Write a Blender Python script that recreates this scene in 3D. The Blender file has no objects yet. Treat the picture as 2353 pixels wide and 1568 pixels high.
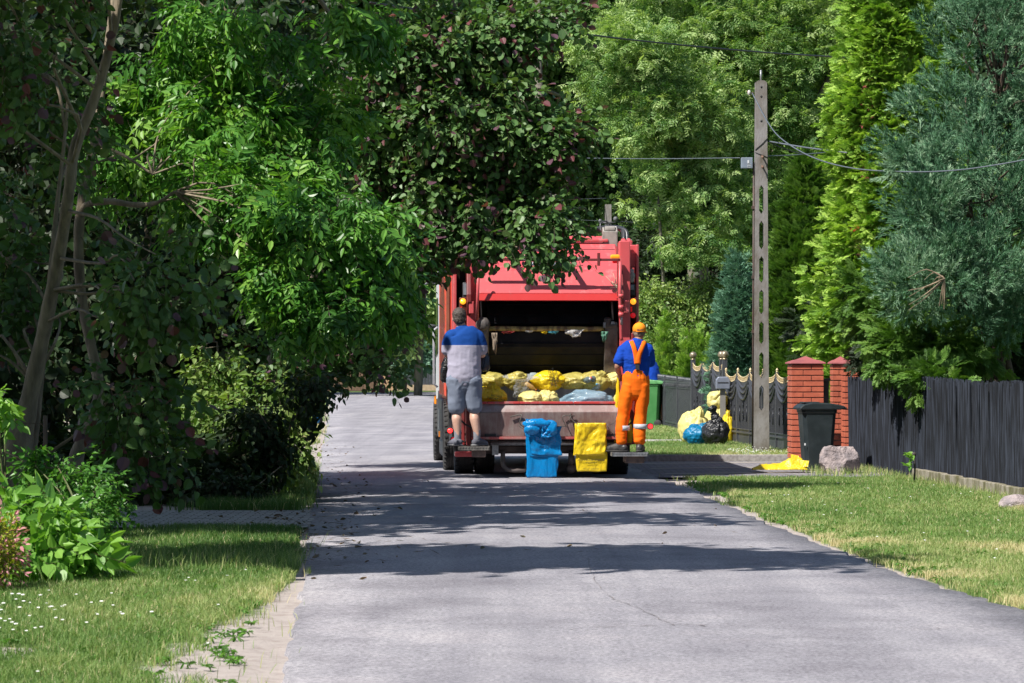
import bpy, math, random
import numpy as np
from mathutils import Vector, Matrix

# ------------------------------------------------------------------ camera
SC = bpy.context.scene
F = 7400.0            # focal length in pixels of a 2352 px wide picture
HOR = 835.0           # horizon row
CAMH = 1.5
cam_d = bpy.data.cameras.new("Camera")
cam = bpy.data.objects.new("Camera", cam_d)
SC.collection.objects.link(cam)
cam_d.sensor_width = 36.0
cam_d.lens = 36.0 * F / 2352.0
cam_d.clip_start = 0.5
cam_d.clip_end = 3000
cam.location = (0, 0, CAMH)
cam.rotation_euler = (math.radians(90) + math.atan((HOR - 784) / F), 0, 0)
cam_d.dof.use_dof = True
cam_d.dof.focus_distance = 42.0
cam_d.dof.aperture_fstop = 13.0
SC.camera = cam

# ------------------------------------------------------------------ light
SUN = Vector((-0.60, -0.55, 1.0)).normalized()
elev = math.asin(SUN.z)
w = bpy.data.worlds.new("World")
SC.world = w
w.use_nodes = True
wn = w.node_tree.nodes
sky = wn.new("ShaderNodeTexSky")
sky.sky_type = 'NISHITA'
sky.sun_disc = False
sky.sun_elevation = elev
sky.sun_rotation = math.atan2(SUN.x, SUN.y)
w.node_tree.links.new(sky.outputs[0], wn["Background"].inputs[0])
wn["Background"].inputs[1].default_value = 0.085
sd = bpy.data.lights.new("Sun", 'SUN')
sd.energy = 5.0
sd.angle = math.radians(0.5)
sd.color = (1.0, 0.955, 0.88)
so = bpy.data.objects.new("Sun", sd)
SC.collection.objects.link(so)
so.rotation_euler = (-SUN).to_track_quat('-Z', 'Y').to_euler()
SC.view_settings.view_transform = 'Standard'
SC.view_settings.look = 'None'
SC.view_settings.exposure = 0.58
SC.view_settings.gamma = 1.0
SC.render.engine = 'CYCLES'
SC.cycles.max_bounces = 6
SC.cycles.transparent_max_bounces = 8

# ------------------------------------------------------------------ helpers
rng = np.random.default_rng(7)
random.seed(7)
COL = SC.collection
A = np.array

def pt(dx, dy, Y):
    return A([(dx - 1176) / F * Y, Y, CAMH - (dy - HOR) / F * Y])

def gy(dy):
    return CAMH * F / (dy - HOR)

def tag(o, label=None, cat=None, group=None, kind=None):
    if label: o['label'] = label
    if cat: o['category'] = cat
    if group: o['group'] = group
    if kind: o['kind'] = kind
    return o

def empty(name, loc, label, cat, group=None, rz=0):
    o = bpy.data.objects.new(name, None)
    o.empty_display_size = 0.2
    COL.objects.link(o)
    o.location = loc
    o.rotation_euler = (0, 0, rz)
    return tag(o, label, cat, group)

def link(name, me, mat, parent=None, local=True):
    o = bpy.data.objects.new(name, me)
    COL.objects.link(o)
    if mat is not None and len(me.materials) == 0:
        me.materials.append(mat)
    if parent is not None:
        o.parent = parent
    return o

def hash3(ix, iy, iz, seed=0):
    n = (ix * 374761393 + iy * 668265263 + iz * 2147483647 + seed * 974634777) & 0xffffffff
    n = ((n ^ (n >> 13)) * 1274126177) & 0xffffffff
    return ((n ^ (n >> 16)) & 0xffff) / 65535.0

def noise3(p, seed=0):
    p = np.asarray(p, dtype=float)
    i = np.floor(p).astype(np.int64)
    f = p - i
    f = f * f * (3 - 2 * f)
    r = 0
    for dx in (0, 1):
        for dy in (0, 1):
            for dz in (0, 1):
                wgt = (f[..., 0] if dx else 1 - f[..., 0]) * (f[..., 1] if dy else 1 - f[..., 1]) * (f[..., 2] if dz else 1 - f[..., 2])
                r = r + wgt * hash3(i[..., 0] + dx, i[..., 1] + dy, i[..., 2] + dz, seed)
    return r

def fbm(p, seed=0, o=3):
    p = np.asarray(p, dtype=float)
    r, a, t = 0, 1.0, 0
    for k in range(o):
        r = r + a * noise3(p * (2 ** k), seed + k)
        t += a
        a *= 0.5
    return r / t

def norm(v):
    v = np.asarray(v, dtype=float)
    return v / np.maximum(np.linalg.norm(v, axis=-1, keepdims=True), 1e-9)

# ---- mesh accumulator
class MB:
    def __init__(s):
        s.v = []; s.f = []; s.sm = []
    def add(s, vs, fs, smooth=False):
        b = len(s.v)
        s.v += [tuple(map(float, q)) for q in vs]
        s.f += [tuple(b + i for i in f) for f in fs]
        s.sm += [smooth] * len(fs)
        return s
    def box(s, c, d, rz=0, rx=0, ry=0, taper=1.0):
        cx, cy, cz = c; hx, hy, hz = d[0] / 2, d[1] / 2, d[2] / 2
        vs = []
        M = Matrix.Rotation(rz, 3, 'Z') @ Matrix.Rotation(ry, 3, 'Y') @ Matrix.Rotation(rx, 3, 'X')
        for z in (-1, 1):
            t = taper if z < 0 else 1
            for x, y in ((-1, -1), (1, -1), (1, 1), (-1, 1)):
                q = M @ Vector((x * hx * t, y * hy * t, z * hz))
                vs.append((cx + q.x, cy + q.y, cz + q.z))
        s.add(vs, [(3, 2, 1, 0), (4, 5, 6, 7), (0, 1, 5, 4), (1, 2, 6, 5), (2, 3, 7, 6), (3, 0, 4, 7)])
        return s
    def bb(s, x0, x1, y0, y1, z0, z1):
        return s.box(((x0 + x1) / 2, (y0 + y1) / 2, (z0 + z1) / 2), (abs(x1 - x0), abs(y1 - y0), abs(z1 - z0)))
    def prism(s, prof, a0, a1, axis='x', smooth=False):
        """prof: list of 2D points; axis x: prof=(y,z); y: prof=(x,z); z: prof=(x,y)"""
        n = len(prof)
        def m(p, a):
            if axis == 'x': return (a, p[0], p[1])
            if axis == 'y': return (p[0], a, p[1])
            return (p[0], p[1], a)
        vs = [m(p, a0) for p in prof] + [m(p, a1) for p in prof]
        fs = [tuple(range(n))[::-1], tuple(range(n, 2 * n))]
        fs += [(i, (i + 1) % n, n + (i + 1) % n, n + i) for i in range(n)]
        s.add(vs, fs, smooth)
        return s
    def tube(s, pts, rad, n=8, cap=True, up=(0.13, 0.2, 1), smooth=True):
        P = A(pts, dtype=float)
        k = len(P)
        if np.isscalar(rad): rad = [rad] * k
        T = norm(np.gradient(P, axis=0)) if k > 2 else np.repeat(norm(P[1:] - P[:1]), 2, axis=0)
        vs = []
        ref = norm(A(up, dtype=float))
        if abs(np.dot(ref, T[0])) > 0.95: ref = A([1.0, 0, 0])
        for i in range(k):
            a = ref - np.dot(ref, T[i]) * T[i]
            a = norm(a); ref = a
            b = np.cross(T[i], a)
            r = rad[i]
            ra, rb = (r if not np.isscalar(r) else (r, r))
            for j in range(n):
                t = 2 * math.pi * j / n
                vs.append(P[i] + a * ra * math.cos(t) + b * rb * math.sin(t))
        fs = []
        for i in range(k - 1):
            for j in range(n):
                j2 = (j + 1) % n
                fs.append((i * n + j, i * n + j2, (i + 1) * n + j2, (i + 1) * n + j))
        if cap:
            fs.append(tuple(range(n))[::-1])
            fs.append(tuple((k - 1) * n + j for j in range(n)))
        s.add(vs, fs, smooth)
        return s
    def lathe(s, prof, c=(0, 0, 0), n=20, axis='z', smooth=True):
        vs = []
        for (r, h) in prof:
            for j in range(n):
                t = 2 * math.pi * j / n
                x, y = r * math.cos(t), r * math.sin(t)
                if axis == 'z': q = (c[0] + x, c[1] + y, c[2] + h)
                elif axis == 'x': q = (c[0] + h, c[1] + x, c[2] + y)
                else: q = (c[0] + x, c[1] + h, c[2] + y)
                vs.append(q)
        fs = []
        k = len(prof)
        for i in range(k - 1):
            for j in range(n):
                j2 = (j + 1) % n
                fs.append((i * n + j, i * n + j2, (i + 1) * n + j2, (i + 1) * n + j))
        fs.append(tuple(range(n))[::-1])
        fs.append(tuple((k - 1) * n + j for j in range(n)))
        s.add(vs, fs, smooth)
        return s
    def ball(s, c, r, n=10, m=6):
        rx, ry, rz = (r, r, r) if np.isscalar(r) else r
        vs = [(c[0], c[1], c[2] - rz)]
        for i in range(1, m):
            a = -math.pi / 2 + math.pi * i / m
            for j in range(n):
                t = 2 * math.pi * j / n
                vs.append((c[0] + rx * math.cos(a) * math.cos(t), c[1] + ry * math.cos(a) * math.sin(t), c[2] + rz * math.sin(a)))
        vs.append((c[0], c[1], c[2] + rz))
        fs = []
        for j in range(n):
            j2 = (j + 1) % n
            fs.append((0, 1 + j2, 1 + j))
            for i in range(m - 2):
                fs.append((1 + i * n + j, 1 + i * n + j2, 1 + (i + 1) * n + j2, 1 + (i + 1) * n + j))
            fs.append((1 + (m - 2) * n + j, 1 + (m - 2) * n + j2, len(vs) - 1))
        s.add(vs, fs, True)
        return s
    def grid(s, G, smooth=True, closed_u=False):
        """G: array (a,b,3)"""
        a, b = G.shape[:2]
        fs = []
        for i in range(a - 1):
            for j in range(b - 1):
                fs.append((i * b + j, i * b + j + 1, (i + 1) * b + j + 1, (i + 1) * b + j))
            if closed_u:
                fs.append((i * b + b - 1, i * b, (i + 1) * b, (i + 1) * b + b - 1))
        s.add(G.reshape(-1, 3), fs, smooth)
        return s
    def mesh(s, name):
        me = bpy.data.meshes.new(name)
        me.from_pydata(s.v, [], s.f)
        me.polygons.foreach_set('use_smooth', s.sm)
        me.update()
        return me
    def build(s, name, mat, parent=None, bevel=0, solid=0, split=None):
        if split:
            n = len(s.v); par = list(range(n))
            def fd(a):
                while par[a] != a: par[a] = par[par[a]]; a = par[a]
                return a
            for f in s.f:
                r = fd(f[0])
                for q in f[1:]: par[fd(q)] = r
            key = {}
            for i in range(n):
                r = fd(i); key.setdefault(r, []).append(i)
            if split == 'lr':
                gid = {r: (sum(s.v[i][0] for i in ix) > 0) for r, ix in key.items()}
            else: gid = {r: k for k, r in enumerate(key)}
            gr = {}
            for f, m_ in zip(s.f, s.sm): gr.setdefault(gid[fd(f[0])], []).append((f, m_))
            o = None
            for g in gr.values():
                used = sorted({i for f, _ in g for i in f}); mp = {a: b for b, a in enumerate(used)}
                q = MB(); q.v = [s.v[i] for i in used]; q.f = [tuple(mp[i] for i in f) for f, _ in g]; q.sm = [m_ for _, m_ in g]
                o = q.build(name, mat, parent, bevel, solid)
            return o
        o = link(name, s.mesh(name), mat, parent)
        if solid:
            m = o.modifiers.new('s', 'SOLIDIFY'); m.thickness = solid; m.offset = 0
        if bevel:
            m = o.modifiers.new('b', 'BEVEL'); m.width = bevel; m.segments = 2; m.limit_method = 'ANGLE'; m.angle_limit = 0.6
        return o

def fast_mesh(name, V, loops, starts, tint=None, smooth=False):
    me = bpy.data.meshes.new(name)
    me.vertices.add(len(V)); me.vertices.foreach_set('co', np.ascontiguousarray(V, dtype=np.float32).ravel())
    me.loops.add(len(loops)); me.loops.foreach_set('vertex_index', np.ascontiguousarray(loops, dtype=np.int32))
    me.polygons.add(len(starts)); me.polygons.foreach_set('loop_start', np.ascontiguousarray(starts, dtype=np.int32))
    if tint is not None:
        at = me.attributes.new('tint', 'FLOAT', 'POINT')
        at.data.foreach_set('value', np.ascontiguousarray(tint, dtype=np.float32))
    me.update(calc_edges=True)
    if not smooth:
        me.polygons.foreach_set('use_smooth', np.zeros(len(starts), dtype=bool))
    return me

# ------------------------------------------------------------------ materials
def newmat(name):
    m = bpy.data.materials.new(name)
    m.use_nodes = True
    nt = m.node_tree
    b = nt.nodes['Principled BSDF']
    return m, nt, b

def ramp(nt, stops, fac):
    r = nt.nodes.new('ShaderNodeValToRGB')
    e = r.color_ramp.elements
    while len(e) > 1: e.remove(e[-1])
    e[0].position = stops[0][0]; e[0].color = (*stops[0][1], 1)
    for p, c in stops[1:]:
        x = e.new(p); x.color = (*c, 1)
    nt.links.new(fac, r.inputs[0])
    return r.outputs[0]

def noise_node(nt, scale=5, detail=4, vec=None, rough=0.55, mapping=None):
    n = nt.nodes.new('ShaderNodeTexNoise')
    n.inputs['Scale'].default_value = scale
    n.inputs['Detail'].default_value = detail
    n.inputs['Roughness'].default_value = rough
    tc = nt.nodes.new('ShaderNodeTexCoord')
    out = tc.outputs['Object']
    if mapping:
        mp = nt.nodes.new('ShaderNodeMapping')
        mp.inputs['Scale'].default_value = mapping
        nt.links.new(out, mp.inputs[0]); out = mp.outputs[0]
    nt.links.new(out, n.inputs['Vector'])
    return n.outputs['Fac']

def bump(nt, b, h, strength=0.3, dist=0.02):
    n = nt.nodes.new('ShaderNodeBump')
    n.inputs['Strength'].default_value = strength
    n.inputs['Distance'].default_value = dist
    nt.links.new(h, n.inputs['Height'])
    nt.links.new(n.outputs[0], b.inputs['Normal'])

def plain(name, c, c2=None, rough=0.5, metal=0, scale=6, mapping=None, bmp=0.0, bscale=40, lo=0.35, hi=0.65, spec=0.5, bdist=0.01):
    m, nt, b = newmat(name)
    b.inputs['Roughness'].default_value = rough
    b.inputs['Metallic'].default_value = metal
    b.inputs['Specular IOR Level'].default_value = spec
    if c2 is None: c2 = tuple(x * 0.75 for x in c)
    f = noise_node(nt, scale, 5, mapping=mapping)
    nt.links.new(ramp(nt, [(lo, c), (hi, c2)], f), b.inputs['Base Color'])
    if bmp:
        bump(nt, b, noise_node(nt, bscale, 4, mapping=mapping), bmp, bdist)
    return m

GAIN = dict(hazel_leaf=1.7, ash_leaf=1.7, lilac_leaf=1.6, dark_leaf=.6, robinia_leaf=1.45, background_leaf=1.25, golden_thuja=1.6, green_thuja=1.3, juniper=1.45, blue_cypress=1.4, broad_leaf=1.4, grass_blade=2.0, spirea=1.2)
def leafmat(name, stops, rough=0.42, trans=0.35, spec=0.4, tcol=(1.25, 1.35, 0.5)):
    g_ = GAIN.get(name, 1)
    stops = [(p, c if p <= .06 and c is BR else tuple(min(.7, x * g_) for x in c)) for p, c in stops]
    m, nt, b = newmat(name)
    at = nt.nodes.new('ShaderNodeAttribute'); at.attribute_name = 'tint'
    col = ramp(nt, stops, at.outputs['Fac'])
    nt.links.new(col, b.inputs['Base Color'])
    b.inputs['Roughness'].default_value = rough
    b.inputs['Specular IOR Level'].default_value = spec
    tr = nt.nodes.new('ShaderNodeBsdfTranslucent')
    mul = nt.nodes.new('ShaderNodeMixRGB'); mul.blend_type = 'MULTIPLY'; mul.inputs[0].default_value = 1
    mul.inputs[2].default_value = (*tcol, 1)
    nt.links.new(col, mul.inputs[1]); nt.links.new(mul.outputs[0], tr.inputs[0])
    mx = nt.nodes.new('ShaderNodeMixShader'); mx.inputs[0].default_value = trans
    nt.links.new(b.outputs[0], mx.inputs[1]); nt.links.new(tr.outputs[0], mx.inputs[2])
    nt.links.new(mx.outputs[0], nt.nodes['Material Output'].inputs[0])
    return m

BR = (0.09, 0.065, 0.045)
M = {}
def S(*cols):
    """tint 0..0.06 twig, then green variations"""
    st = [(0.0, BR), (0.06, BR), (0.08, cols[0])]
    n = len(cols)
    for i, c in enumerate(cols):
        st.append((0.1 + 0.75 * i / max(1, n - 1), c))
    return st
M['hazel'] = leafmat('hazel_leaf', S((0.035, 0.075, 0.022), (0.06, 0.12, 0.035), (0.10, 0.15, 0.05)) + [(0.88, (0.085, 0.035, 0.05)), (0.94, (0.075, 0.04, 0.06)), (1.0, (0.11, 0.03, 0.03))], rough=0.45, trans=0.28)
M['ash'] = leafmat('ash_leaf', S((0.03, 0.09, 0.015), (0.045, 0.13, 0.02), (0.08, 0.19, 0.03), (0.13, 0.24, 0.04)), rough=0.36, trans=0.36)
M['lilac'] = leafmat('lilac_leaf', S((0.05, 0.10, 0.02), (0.10, 0.17, 0.04), (0.2, 0.26, 0.08)), rough=0.4, trans=0.35)
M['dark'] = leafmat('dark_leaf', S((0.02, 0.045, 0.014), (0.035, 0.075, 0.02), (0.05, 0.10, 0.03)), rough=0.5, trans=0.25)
M['robinia'] = leafmat('robinia_leaf', S((0.045, 0.11, 0.025), (0.09, 0.17, 0.045), (0.17, 0.26, 0.08), (0.28, 0.36, 0.15)), rough=0.5, trans=0.38)
M['maple'] = leafmat('background_leaf', S((0.035, 0.085, 0.02), (0.07, 0.14, 0.035), (0.13, 0.21, 0.06)), rough=0.5, trans=0.35)
M['thuja_gold'] = leafmat('golden_thuja', S((0.07, 0.15, 0.02), (0.16, 0.27, 0.04), (0.30, 0.40, 0.09)), rough=0.5, trans=0.25)
M['thuja'] = leafmat('green_thuja', S((0.04, 0.10, 0.015), (0.08, 0.17, 0.025), (0.15, 0.25, 0.05)), rough=0.5, trans=0.25)
M['juniper'] = leafmat('juniper', S((0.03, 0.085, 0.04), (0.075, 0.165, 0.085), (0.19, 0.29, 0.18)) + [(1.0, (0.16, 0.10, 0.05))], rough=0.55, trans=0.15, tcol=(1, 1.1, 0.8))
M['spruce'] = leafmat('blue_cypress', S((0.05, 0.12, 0.075), (0.09, 0.19, 0.12), (0.15, 0.27, 0.18)), rough=0.55, trans=0.15, tcol=(1, 1.1, 0.8))
M['spirea'] = leafmat('spirea', S((0.12, 0.2, 0.02), (0.3, 0.35, 0.03), (0.42, 0.42, 0.05)) + [(0.88, (0.5, 0.18, 0.22)), (1.0, (0.55, 0.3, 0.32))], rough=0.5, trans=0.3)
M['hosta'] = leafmat('broad_leaf', S((0.06, 0.15, 0.025), (0.11, 0.24, 0.04), (0.18, 0.33, 0.06)), rough=0.38, trans=0.38)
M['grass'] = leafmat('grass_blade', [(0, (0.04, 0.085, 0.018)), (0.35, (0.085, 0.145, 0.038)), (0.65, (0.16, 0.20, 0.07)), (0.85, (0.25, 0.255, 0.12)), (1.0, (0.36, 0.29, 0.18))], rough=0.5, trans=0.3, tcol=(1.1, 1.2, 0.5))
M['bark'] = plain('bark', (0.30, 0.245, 0.17), (0.15, 0.12, 0.085), 0.85, scale=14, mapping=(1, 1, 0.25), bmp=0.8, bscale=22, bdist=0.02)
M['bark_grey'] = plain('bark_grey', (0.20, 0.18, 0.14), (0.09, 0.08, 0.065), 0.85, scale=9, mapping=(1, 1, 0.3), bmp=0.7, bscale=18, bdist=0.03)

# ------------------------------------------------------------------ foliage templates
class Tpl:
    """leaf sprays: x axis = along, y = across, z = normal"""
    def __init__(s):
        s.V = []; s.F = []; s.off = []; s.ab = []
    def poly(s, V, Fs, off=0.0, ab=-1.0):
        b = len(s.V)
        s.V += [tuple(v) for v in V]; s.F += [tuple(b + i for i in f) for f in Fs]
        s.off += [off] * len(V); s.ab += [ab] * len(V)
    def fin(s):
        s.V = A(s.V, dtype=np.float32); s.off = A(s.off); s.ab = A(s.ab)
        s.loops = A([i for f in s.F for i in f]); ln = A([len(f) for f in s.F])
        s.starts = np.concatenate([[0], np.cumsum(ln)[:-1]])
        return s

def leaf_shape(kind, L, W, fold=0.25, curl=0.12):
    if kind == 'round':
        o = [(0, 0), (0.1, 0.3), (0.36, 0.5), (0.66, 0.46), (0.88, 0.24), (1, 0)]
    elif kind == 'heart':
        o = [(0, 0), (-0.06, 0.25), (0.12, 0.48), (0.42, 0.46), (0.75, 0.2), (1, 0)]
    elif kind == 'lance':
        o = [(0, 0), (0.4, 0.5), (1, 0)]
    elif kind == 'lance6':
        o = [(0, 0), (0.22, 0.38), (0.55, 0.45), (1, 0)]
    else:
        o = [(0, 0), (0.5, 0.5), (1, 0)]
    V = []; n = len(o)
    z = lambda s_, t: abs(t) * W * fold - curl * L * s_ * s_
    for (a, t) in o: V.append((a * L, t * W, z(a, t)))
    for (a, t) in o[1:-1]: V.append((a * L, -t * W, z(a, t)))
    f1 = tuple(range(n)); f2 = (0,) + (n - 1,) + tuple(range(2 * n - 3, n - 1, -1))
    return A(V), [f1, f2]

def put(tp, kind, L, W, base, axis, nrm, off=0, ab=-1, fold=0.25, curl=0.12):
    V, Fs = leaf_shape(kind, L, W, fold, curl)
    ax = norm(A(axis)); nr = A(nrm, dtype=float); nr = norm(nr - np.dot(nr, ax) * ax); sd_ = np.cross(nr, ax)
    tp.poly(A(base) + V[:, :1] * ax + V[:, 1:2] * sd_ + V[:, 2:3] * nr, Fs, off, ab)

def twig(tp, pts, r):
    pts = A(pts)
    for i in range(len(pts) - 1):
        a, b = pts[i], pts[i + 1]
        tp.poly([a + (0, r, 0), a - (0, r, 0), b - (0, r * .7, 0), b + (0, r * .7, 0)], [(0, 1, 2, 3)], ab=0.03)
        tp.poly([a + (0, 0, r), a - (0, 0, r), b - (0, 0, r * .7), b + (0, 0, r * .7)], [(0, 1, 2, 3)], ab=0.03)

def rn(s=1.0): return random.gauss(0, s)

def t_round_spray(kind='round', n=6, L=0.095, W=0.085, twl=0.34, purple=0.12, sag=0.35, force=0):
    t = Tpl()
    P = [(twl * i / 3, rn(.008), -sag * twl * (i / 3) ** 2 * 0.6) for i in range(4)]
    twig(t, P, 0.0022)
    for i in range(n):
        s_ = 0.15 + 0.85 * i / (n - 1)
        bx = twl * s_; bz = -sag * twl * s_ * s_ * 0.6
        side = 1 if i % 2 else -1
        if i == n - 1: side = 0
        ax = (0.55 + 0.3 * abs(rn(.5)), side * (0.8 + rn(.2)), -0.25 + rn(0.3))
        sc = random.uniform(0.65, 1.15)
        isP = (force and i >= n - force) or (i >= n - 2 and random.random() < purple * 2.2) or random.random() < purple * 0.2
        put(t, kind, L * sc, W * sc, (bx, side * 0.02, bz), ax, (rn(.35), rn(.35), 1), off=rn(0.12),
            ab=random.uniform(0.87, 1.0) if isP else -1, fold=random.uniform(-.1, .65), curl=random.uniform(-.1, .55))
    return t.fin()

def t_ash(n=4, L=0.26, lf=0.085, w=0.03, pairs=5, droop=0.5):
    """shoot tip with a few pinnate leaves"""
    t = Tpl()
    for k in range(n):
        az = (k / n) * 2 * math.pi + rn(.3) if n > 1 else rn(.2)
        d = norm(A([0.9 + rn(.2), math.sin(az) * 0.9, math.cos(az) * 0.45 - droop * .3]))
        P = []
        for i in range(4):
            s_ = i / 3
            P.append(d * L * s_ + A([0, 0, -droop * L * s_ * s_ * .55]))
        twig(t, P, 0.0016)
        up = norm(A([0, rn(.3), 1.0 + rn(.1)]))
        for i in range(pairs + 1):
            s_ = 0.25 + 0.75 * i / pairs
            base = d * L * s_ + A([0, 0, -droop * L * s_ * s_ * .55])
            tg = norm(d + A([0, 0, -droop * 1.1 * s_]))
            sdv = norm(np.cross(up, tg))
            sz = lf * random.uniform(.8, 1.1) * (1 - 0.25 * abs(s_ - .6))
            if i == pairs:
                put(t, 'lance6', sz, w, base, tg, up, off=rn(.06))
            else:
                for sg in (1, -1):
                    put(t, 'lance6', sz, w, base, tg * .75 + sdv * sg * .9 + A([0, 0, -.25 + rn(.12)]), up + sdv * sg * rn(.2), off=rn(.07), fold=random.uniform(.1, .5))
    return t.fin()

def t_feather(L=0.22, lf=0.05, w=0.02, pairs=6, n=3):
    t = Tpl()
    for k in range(n):
        d = norm(A([1 + rn(.2), rn(.6), rn(.35)]))
        up = norm(A([rn(.3), rn(.3), 1]))
        sdv = norm(np.cross(up, d))
        for i in range(pairs):
            s_ = 0.2 + 0.8 * i / pairs
            for sg in (1, -1):
                put(t, 'lance', lf * random.uniform(.8, 1.2), w, d * L * s_ - A([0, 0, .3 * L * s_ * s_]), d * .5 + sdv * sg + A([0, 0, -.3]), up, off=rn(.08))
    return t.fin()

def t_frond(L=0.20, w=0.014, n=6, flat=0.12, br=0.45, sub=True):
    """flat conifer spray: axis with side branchlets on both sides, each with small ones"""
    t = Tpl()
    put(t, 'lance', L, w * 1.1, (0, 0, 0), (1, 0, 0), (0, 0, 1), fold=.1, curl=.1)
    for i in range(n):
        s_ = 0.1 + 0.8 * i / n
        l = L * br * (1 - 0.6 * s_) + 0.015
        for sg in (1, -1):
            ax = norm(A([1.0, sg * (0.95 + rn(.1)), rn(flat)]))
            b = A([L * s_, 0, -.1 * L * s_ * s_])
            o_ = rn(.08)
            put(t, 'lance', l, w, b, ax, (0, 0, 1), off=o_, fold=.15)
            if sub and l > 0.05:
                for q in (0.35, 0.6):
                    for s2 in (1, -1):
                        a2 = norm(ax + np.cross((0, 0, 1), ax) * s2 * .8)
                        put(t, 'lance', l * .42, w * .9, b + ax * l * q, a2, (0, rn(.2), 1), off=o_ + .05, fold=.1)
    return t.fin()

def t_plume(L=0.14, w=0.010, n=14):
    """juniper: brushy upright shoot"""
    t = Tpl()
    put(t, 'lance', L, w, (0, 0, 0), (1, 0, 0), (0, 0, 1))
    for i in range(n):
        s_ = random.uniform(0, .75)
        az = random.uniform(0, 6.28)
        ax = norm(A([1.0, math.cos(az) * .75, math.sin(az) * .75]))
        put(t, 'lance', L * random.uniform(.3, .5), w * .9, (L * s_, 0, 0), ax, (rn(1), rn(1), rn(1)), off=rn(.1))
    return t.fin()

class Fol:
    def __init__(s):
        s.V = []; s.L = []; s.S = []; s.T = []; s.nv = 0; s.nl = 0
    def inst(s, tpls, pos, axis, nrm, scale, tint):
        pos = np.asarray(pos, dtype=np.float32); N = len(pos)
        if N == 0: return
        axis = norm(axis); nrm = np.asarray(nrm, dtype=float)
        nrm = norm(nrm - (nrm * axis).sum(1, keepdims=True) * axis)
        side = np.cross(nrm, axis)
        which = rng.integers(0, len(tpls), N)
        for k, t in enumerate(tpls):
            m = which == k
            n = int(m.sum())
            if not n: continue
            V = t.V
            sc = np.asarray(scale)[m][:, None, None] if not np.isscalar(scale) else scale
            W = (pos[m][:, None, :] + sc * (V[None, :, :1] * axis[m][:, None, :] + V[None, :, 1:2] * side[m][:, None, :] + V[None, :, 2:3] * nrm[m][:, None, :]))
            kv = len(V)
            T = np.clip(np.asarray(tint)[m][:, None] + t.off[None], 0.09, 0.85)
            T = np.where(t.ab[None] >= 0, t.ab[None], T)
            s.V.append(W.reshape(-1, 3).astype(np.float32)); s.T.append(T.ravel().astype(np.float32))
            s.L.append((t.loops[None] + (np.arange(n) * kv)[:, None] + s.nv).ravel())
            s.S.append((t.starts[None] + (np.arange(n) * len(t.loops))[:, None] + s.nl).ravel())
            s.nv += kv * n; s.nl += len(t.loops) * n
    def build(s, name, mat, parent=None, loc=(0, 0, 0)):
        V = np.concatenate(s.V) - A(loc, dtype=np.float32)
        me = fast_mesh(name, V, np.concatenate(s.L), np.concatenate(s.S), np.concatenate(s.T))
        return link(name, me, mat, parent)

def rdir(n):
    return norm(rng.normal(size=(n, 3)))

def clump_px(dx, dy, Y, rxp, ryp, rd, dens=1.0):
    """ellipsoid from picture position"""
    p = pt(dx, dy, Y); k = Y / F
    return (p[0], p[1], p[2], rxp * k, rd, ryp * k, dens)

def fill(fol, tpls, clumps, nsub, subr, per, scale=1.0, inset=0.0, droop=0.3, up=0.8, shell=0.45, tint=0.45, tvar=0.16, flat=0.65, minz=0.15, gapseed=3, gap=0.0, outw=0.5, keep=None, patch=0.0):
    """clumps of leaf sprays; nsub = sub clumps per unit (scaled by density*area)"""
    subs = []
    for (cx, cy, cz, rx, ry, rz, dn) in clumps:
        area = (rx * ry + ry * rz + rx * rz)
        rx, ry, rz = max(rx - inset, .35 * rx), max(ry - inset, .35 * ry), max(rz - inset * .8, .35 * rz)
        n = max(3, int(nsub * dn * area))
        d = rdir(n)
        r = rng.random(n) ** shell
        c = A([cx, cy, cz]) + d * A([rx, ry, rz]) * r[:, None]
        ks = c[:, 2] > minz
        if gap > 0:
            ks &= noise3(c * 1.7, gapseed) > gap
        c = c[ks]; d = d[ks]
        if keep is not None and len(c):
            kk = keep(c); c = c[kk]; d = d[kk]
        subs.append(c)
        m = len(c)
        if not m: continue
        P = np.repeat(c, per, axis=0); D = np.repeat(d, per, axis=0)
        o = rdir(m * per)
        P = P + o * A([1, 1, flat]) * subr * (rng.random(m * per) ** 0.5)[:, None]
        ax = D * outw + o * 0.7 + A([0, 0, -droop]) + rng.normal(size=P.shape) * 0.25
        nr = A([0, 0, up]) + o * 0.5 + rng.normal(size=P.shape) * 0.35
        tn = tint + rng.normal(size=len(P)) * tvar * .6 + np.repeat(rng.normal(size=m), per) * tvar * .7
        k2 = P[:, 2] > minz * .7
        if keep is not None: k2 &= keep(P)
        fol.inst(tpls, P[k2], ax[k2], nr[k2], rng.uniform(.6, 1.3, len(P))[k2] * scale, tn[k2])
    return np.concatenate(subs) if subs else np.zeros((0, 3))

def curve(pts, n=12):
    """Catmull-Rom through points, returns n*(k-1)+1 points"""
    P = A(pts, dtype=float)
    P = np.vstack([2 * P[0] - P[1], P, 2 * P[-1] - P[-2]])
    out = []
    for i in range(1, len(P) - 2):
        for j in range(n):
            t = j / n
            a, b, c, d = P[i - 1], P[i], P[i + 1], P[i + 2]
            out.append(0.5 * (2 * b + (c - a) * t + (2 * a - 5 * b + 4 * c - d) * t * t + (3 * b - a - 3 * c + d) * t ** 3))
    out.append(P[-2])
    return A(out)

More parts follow.
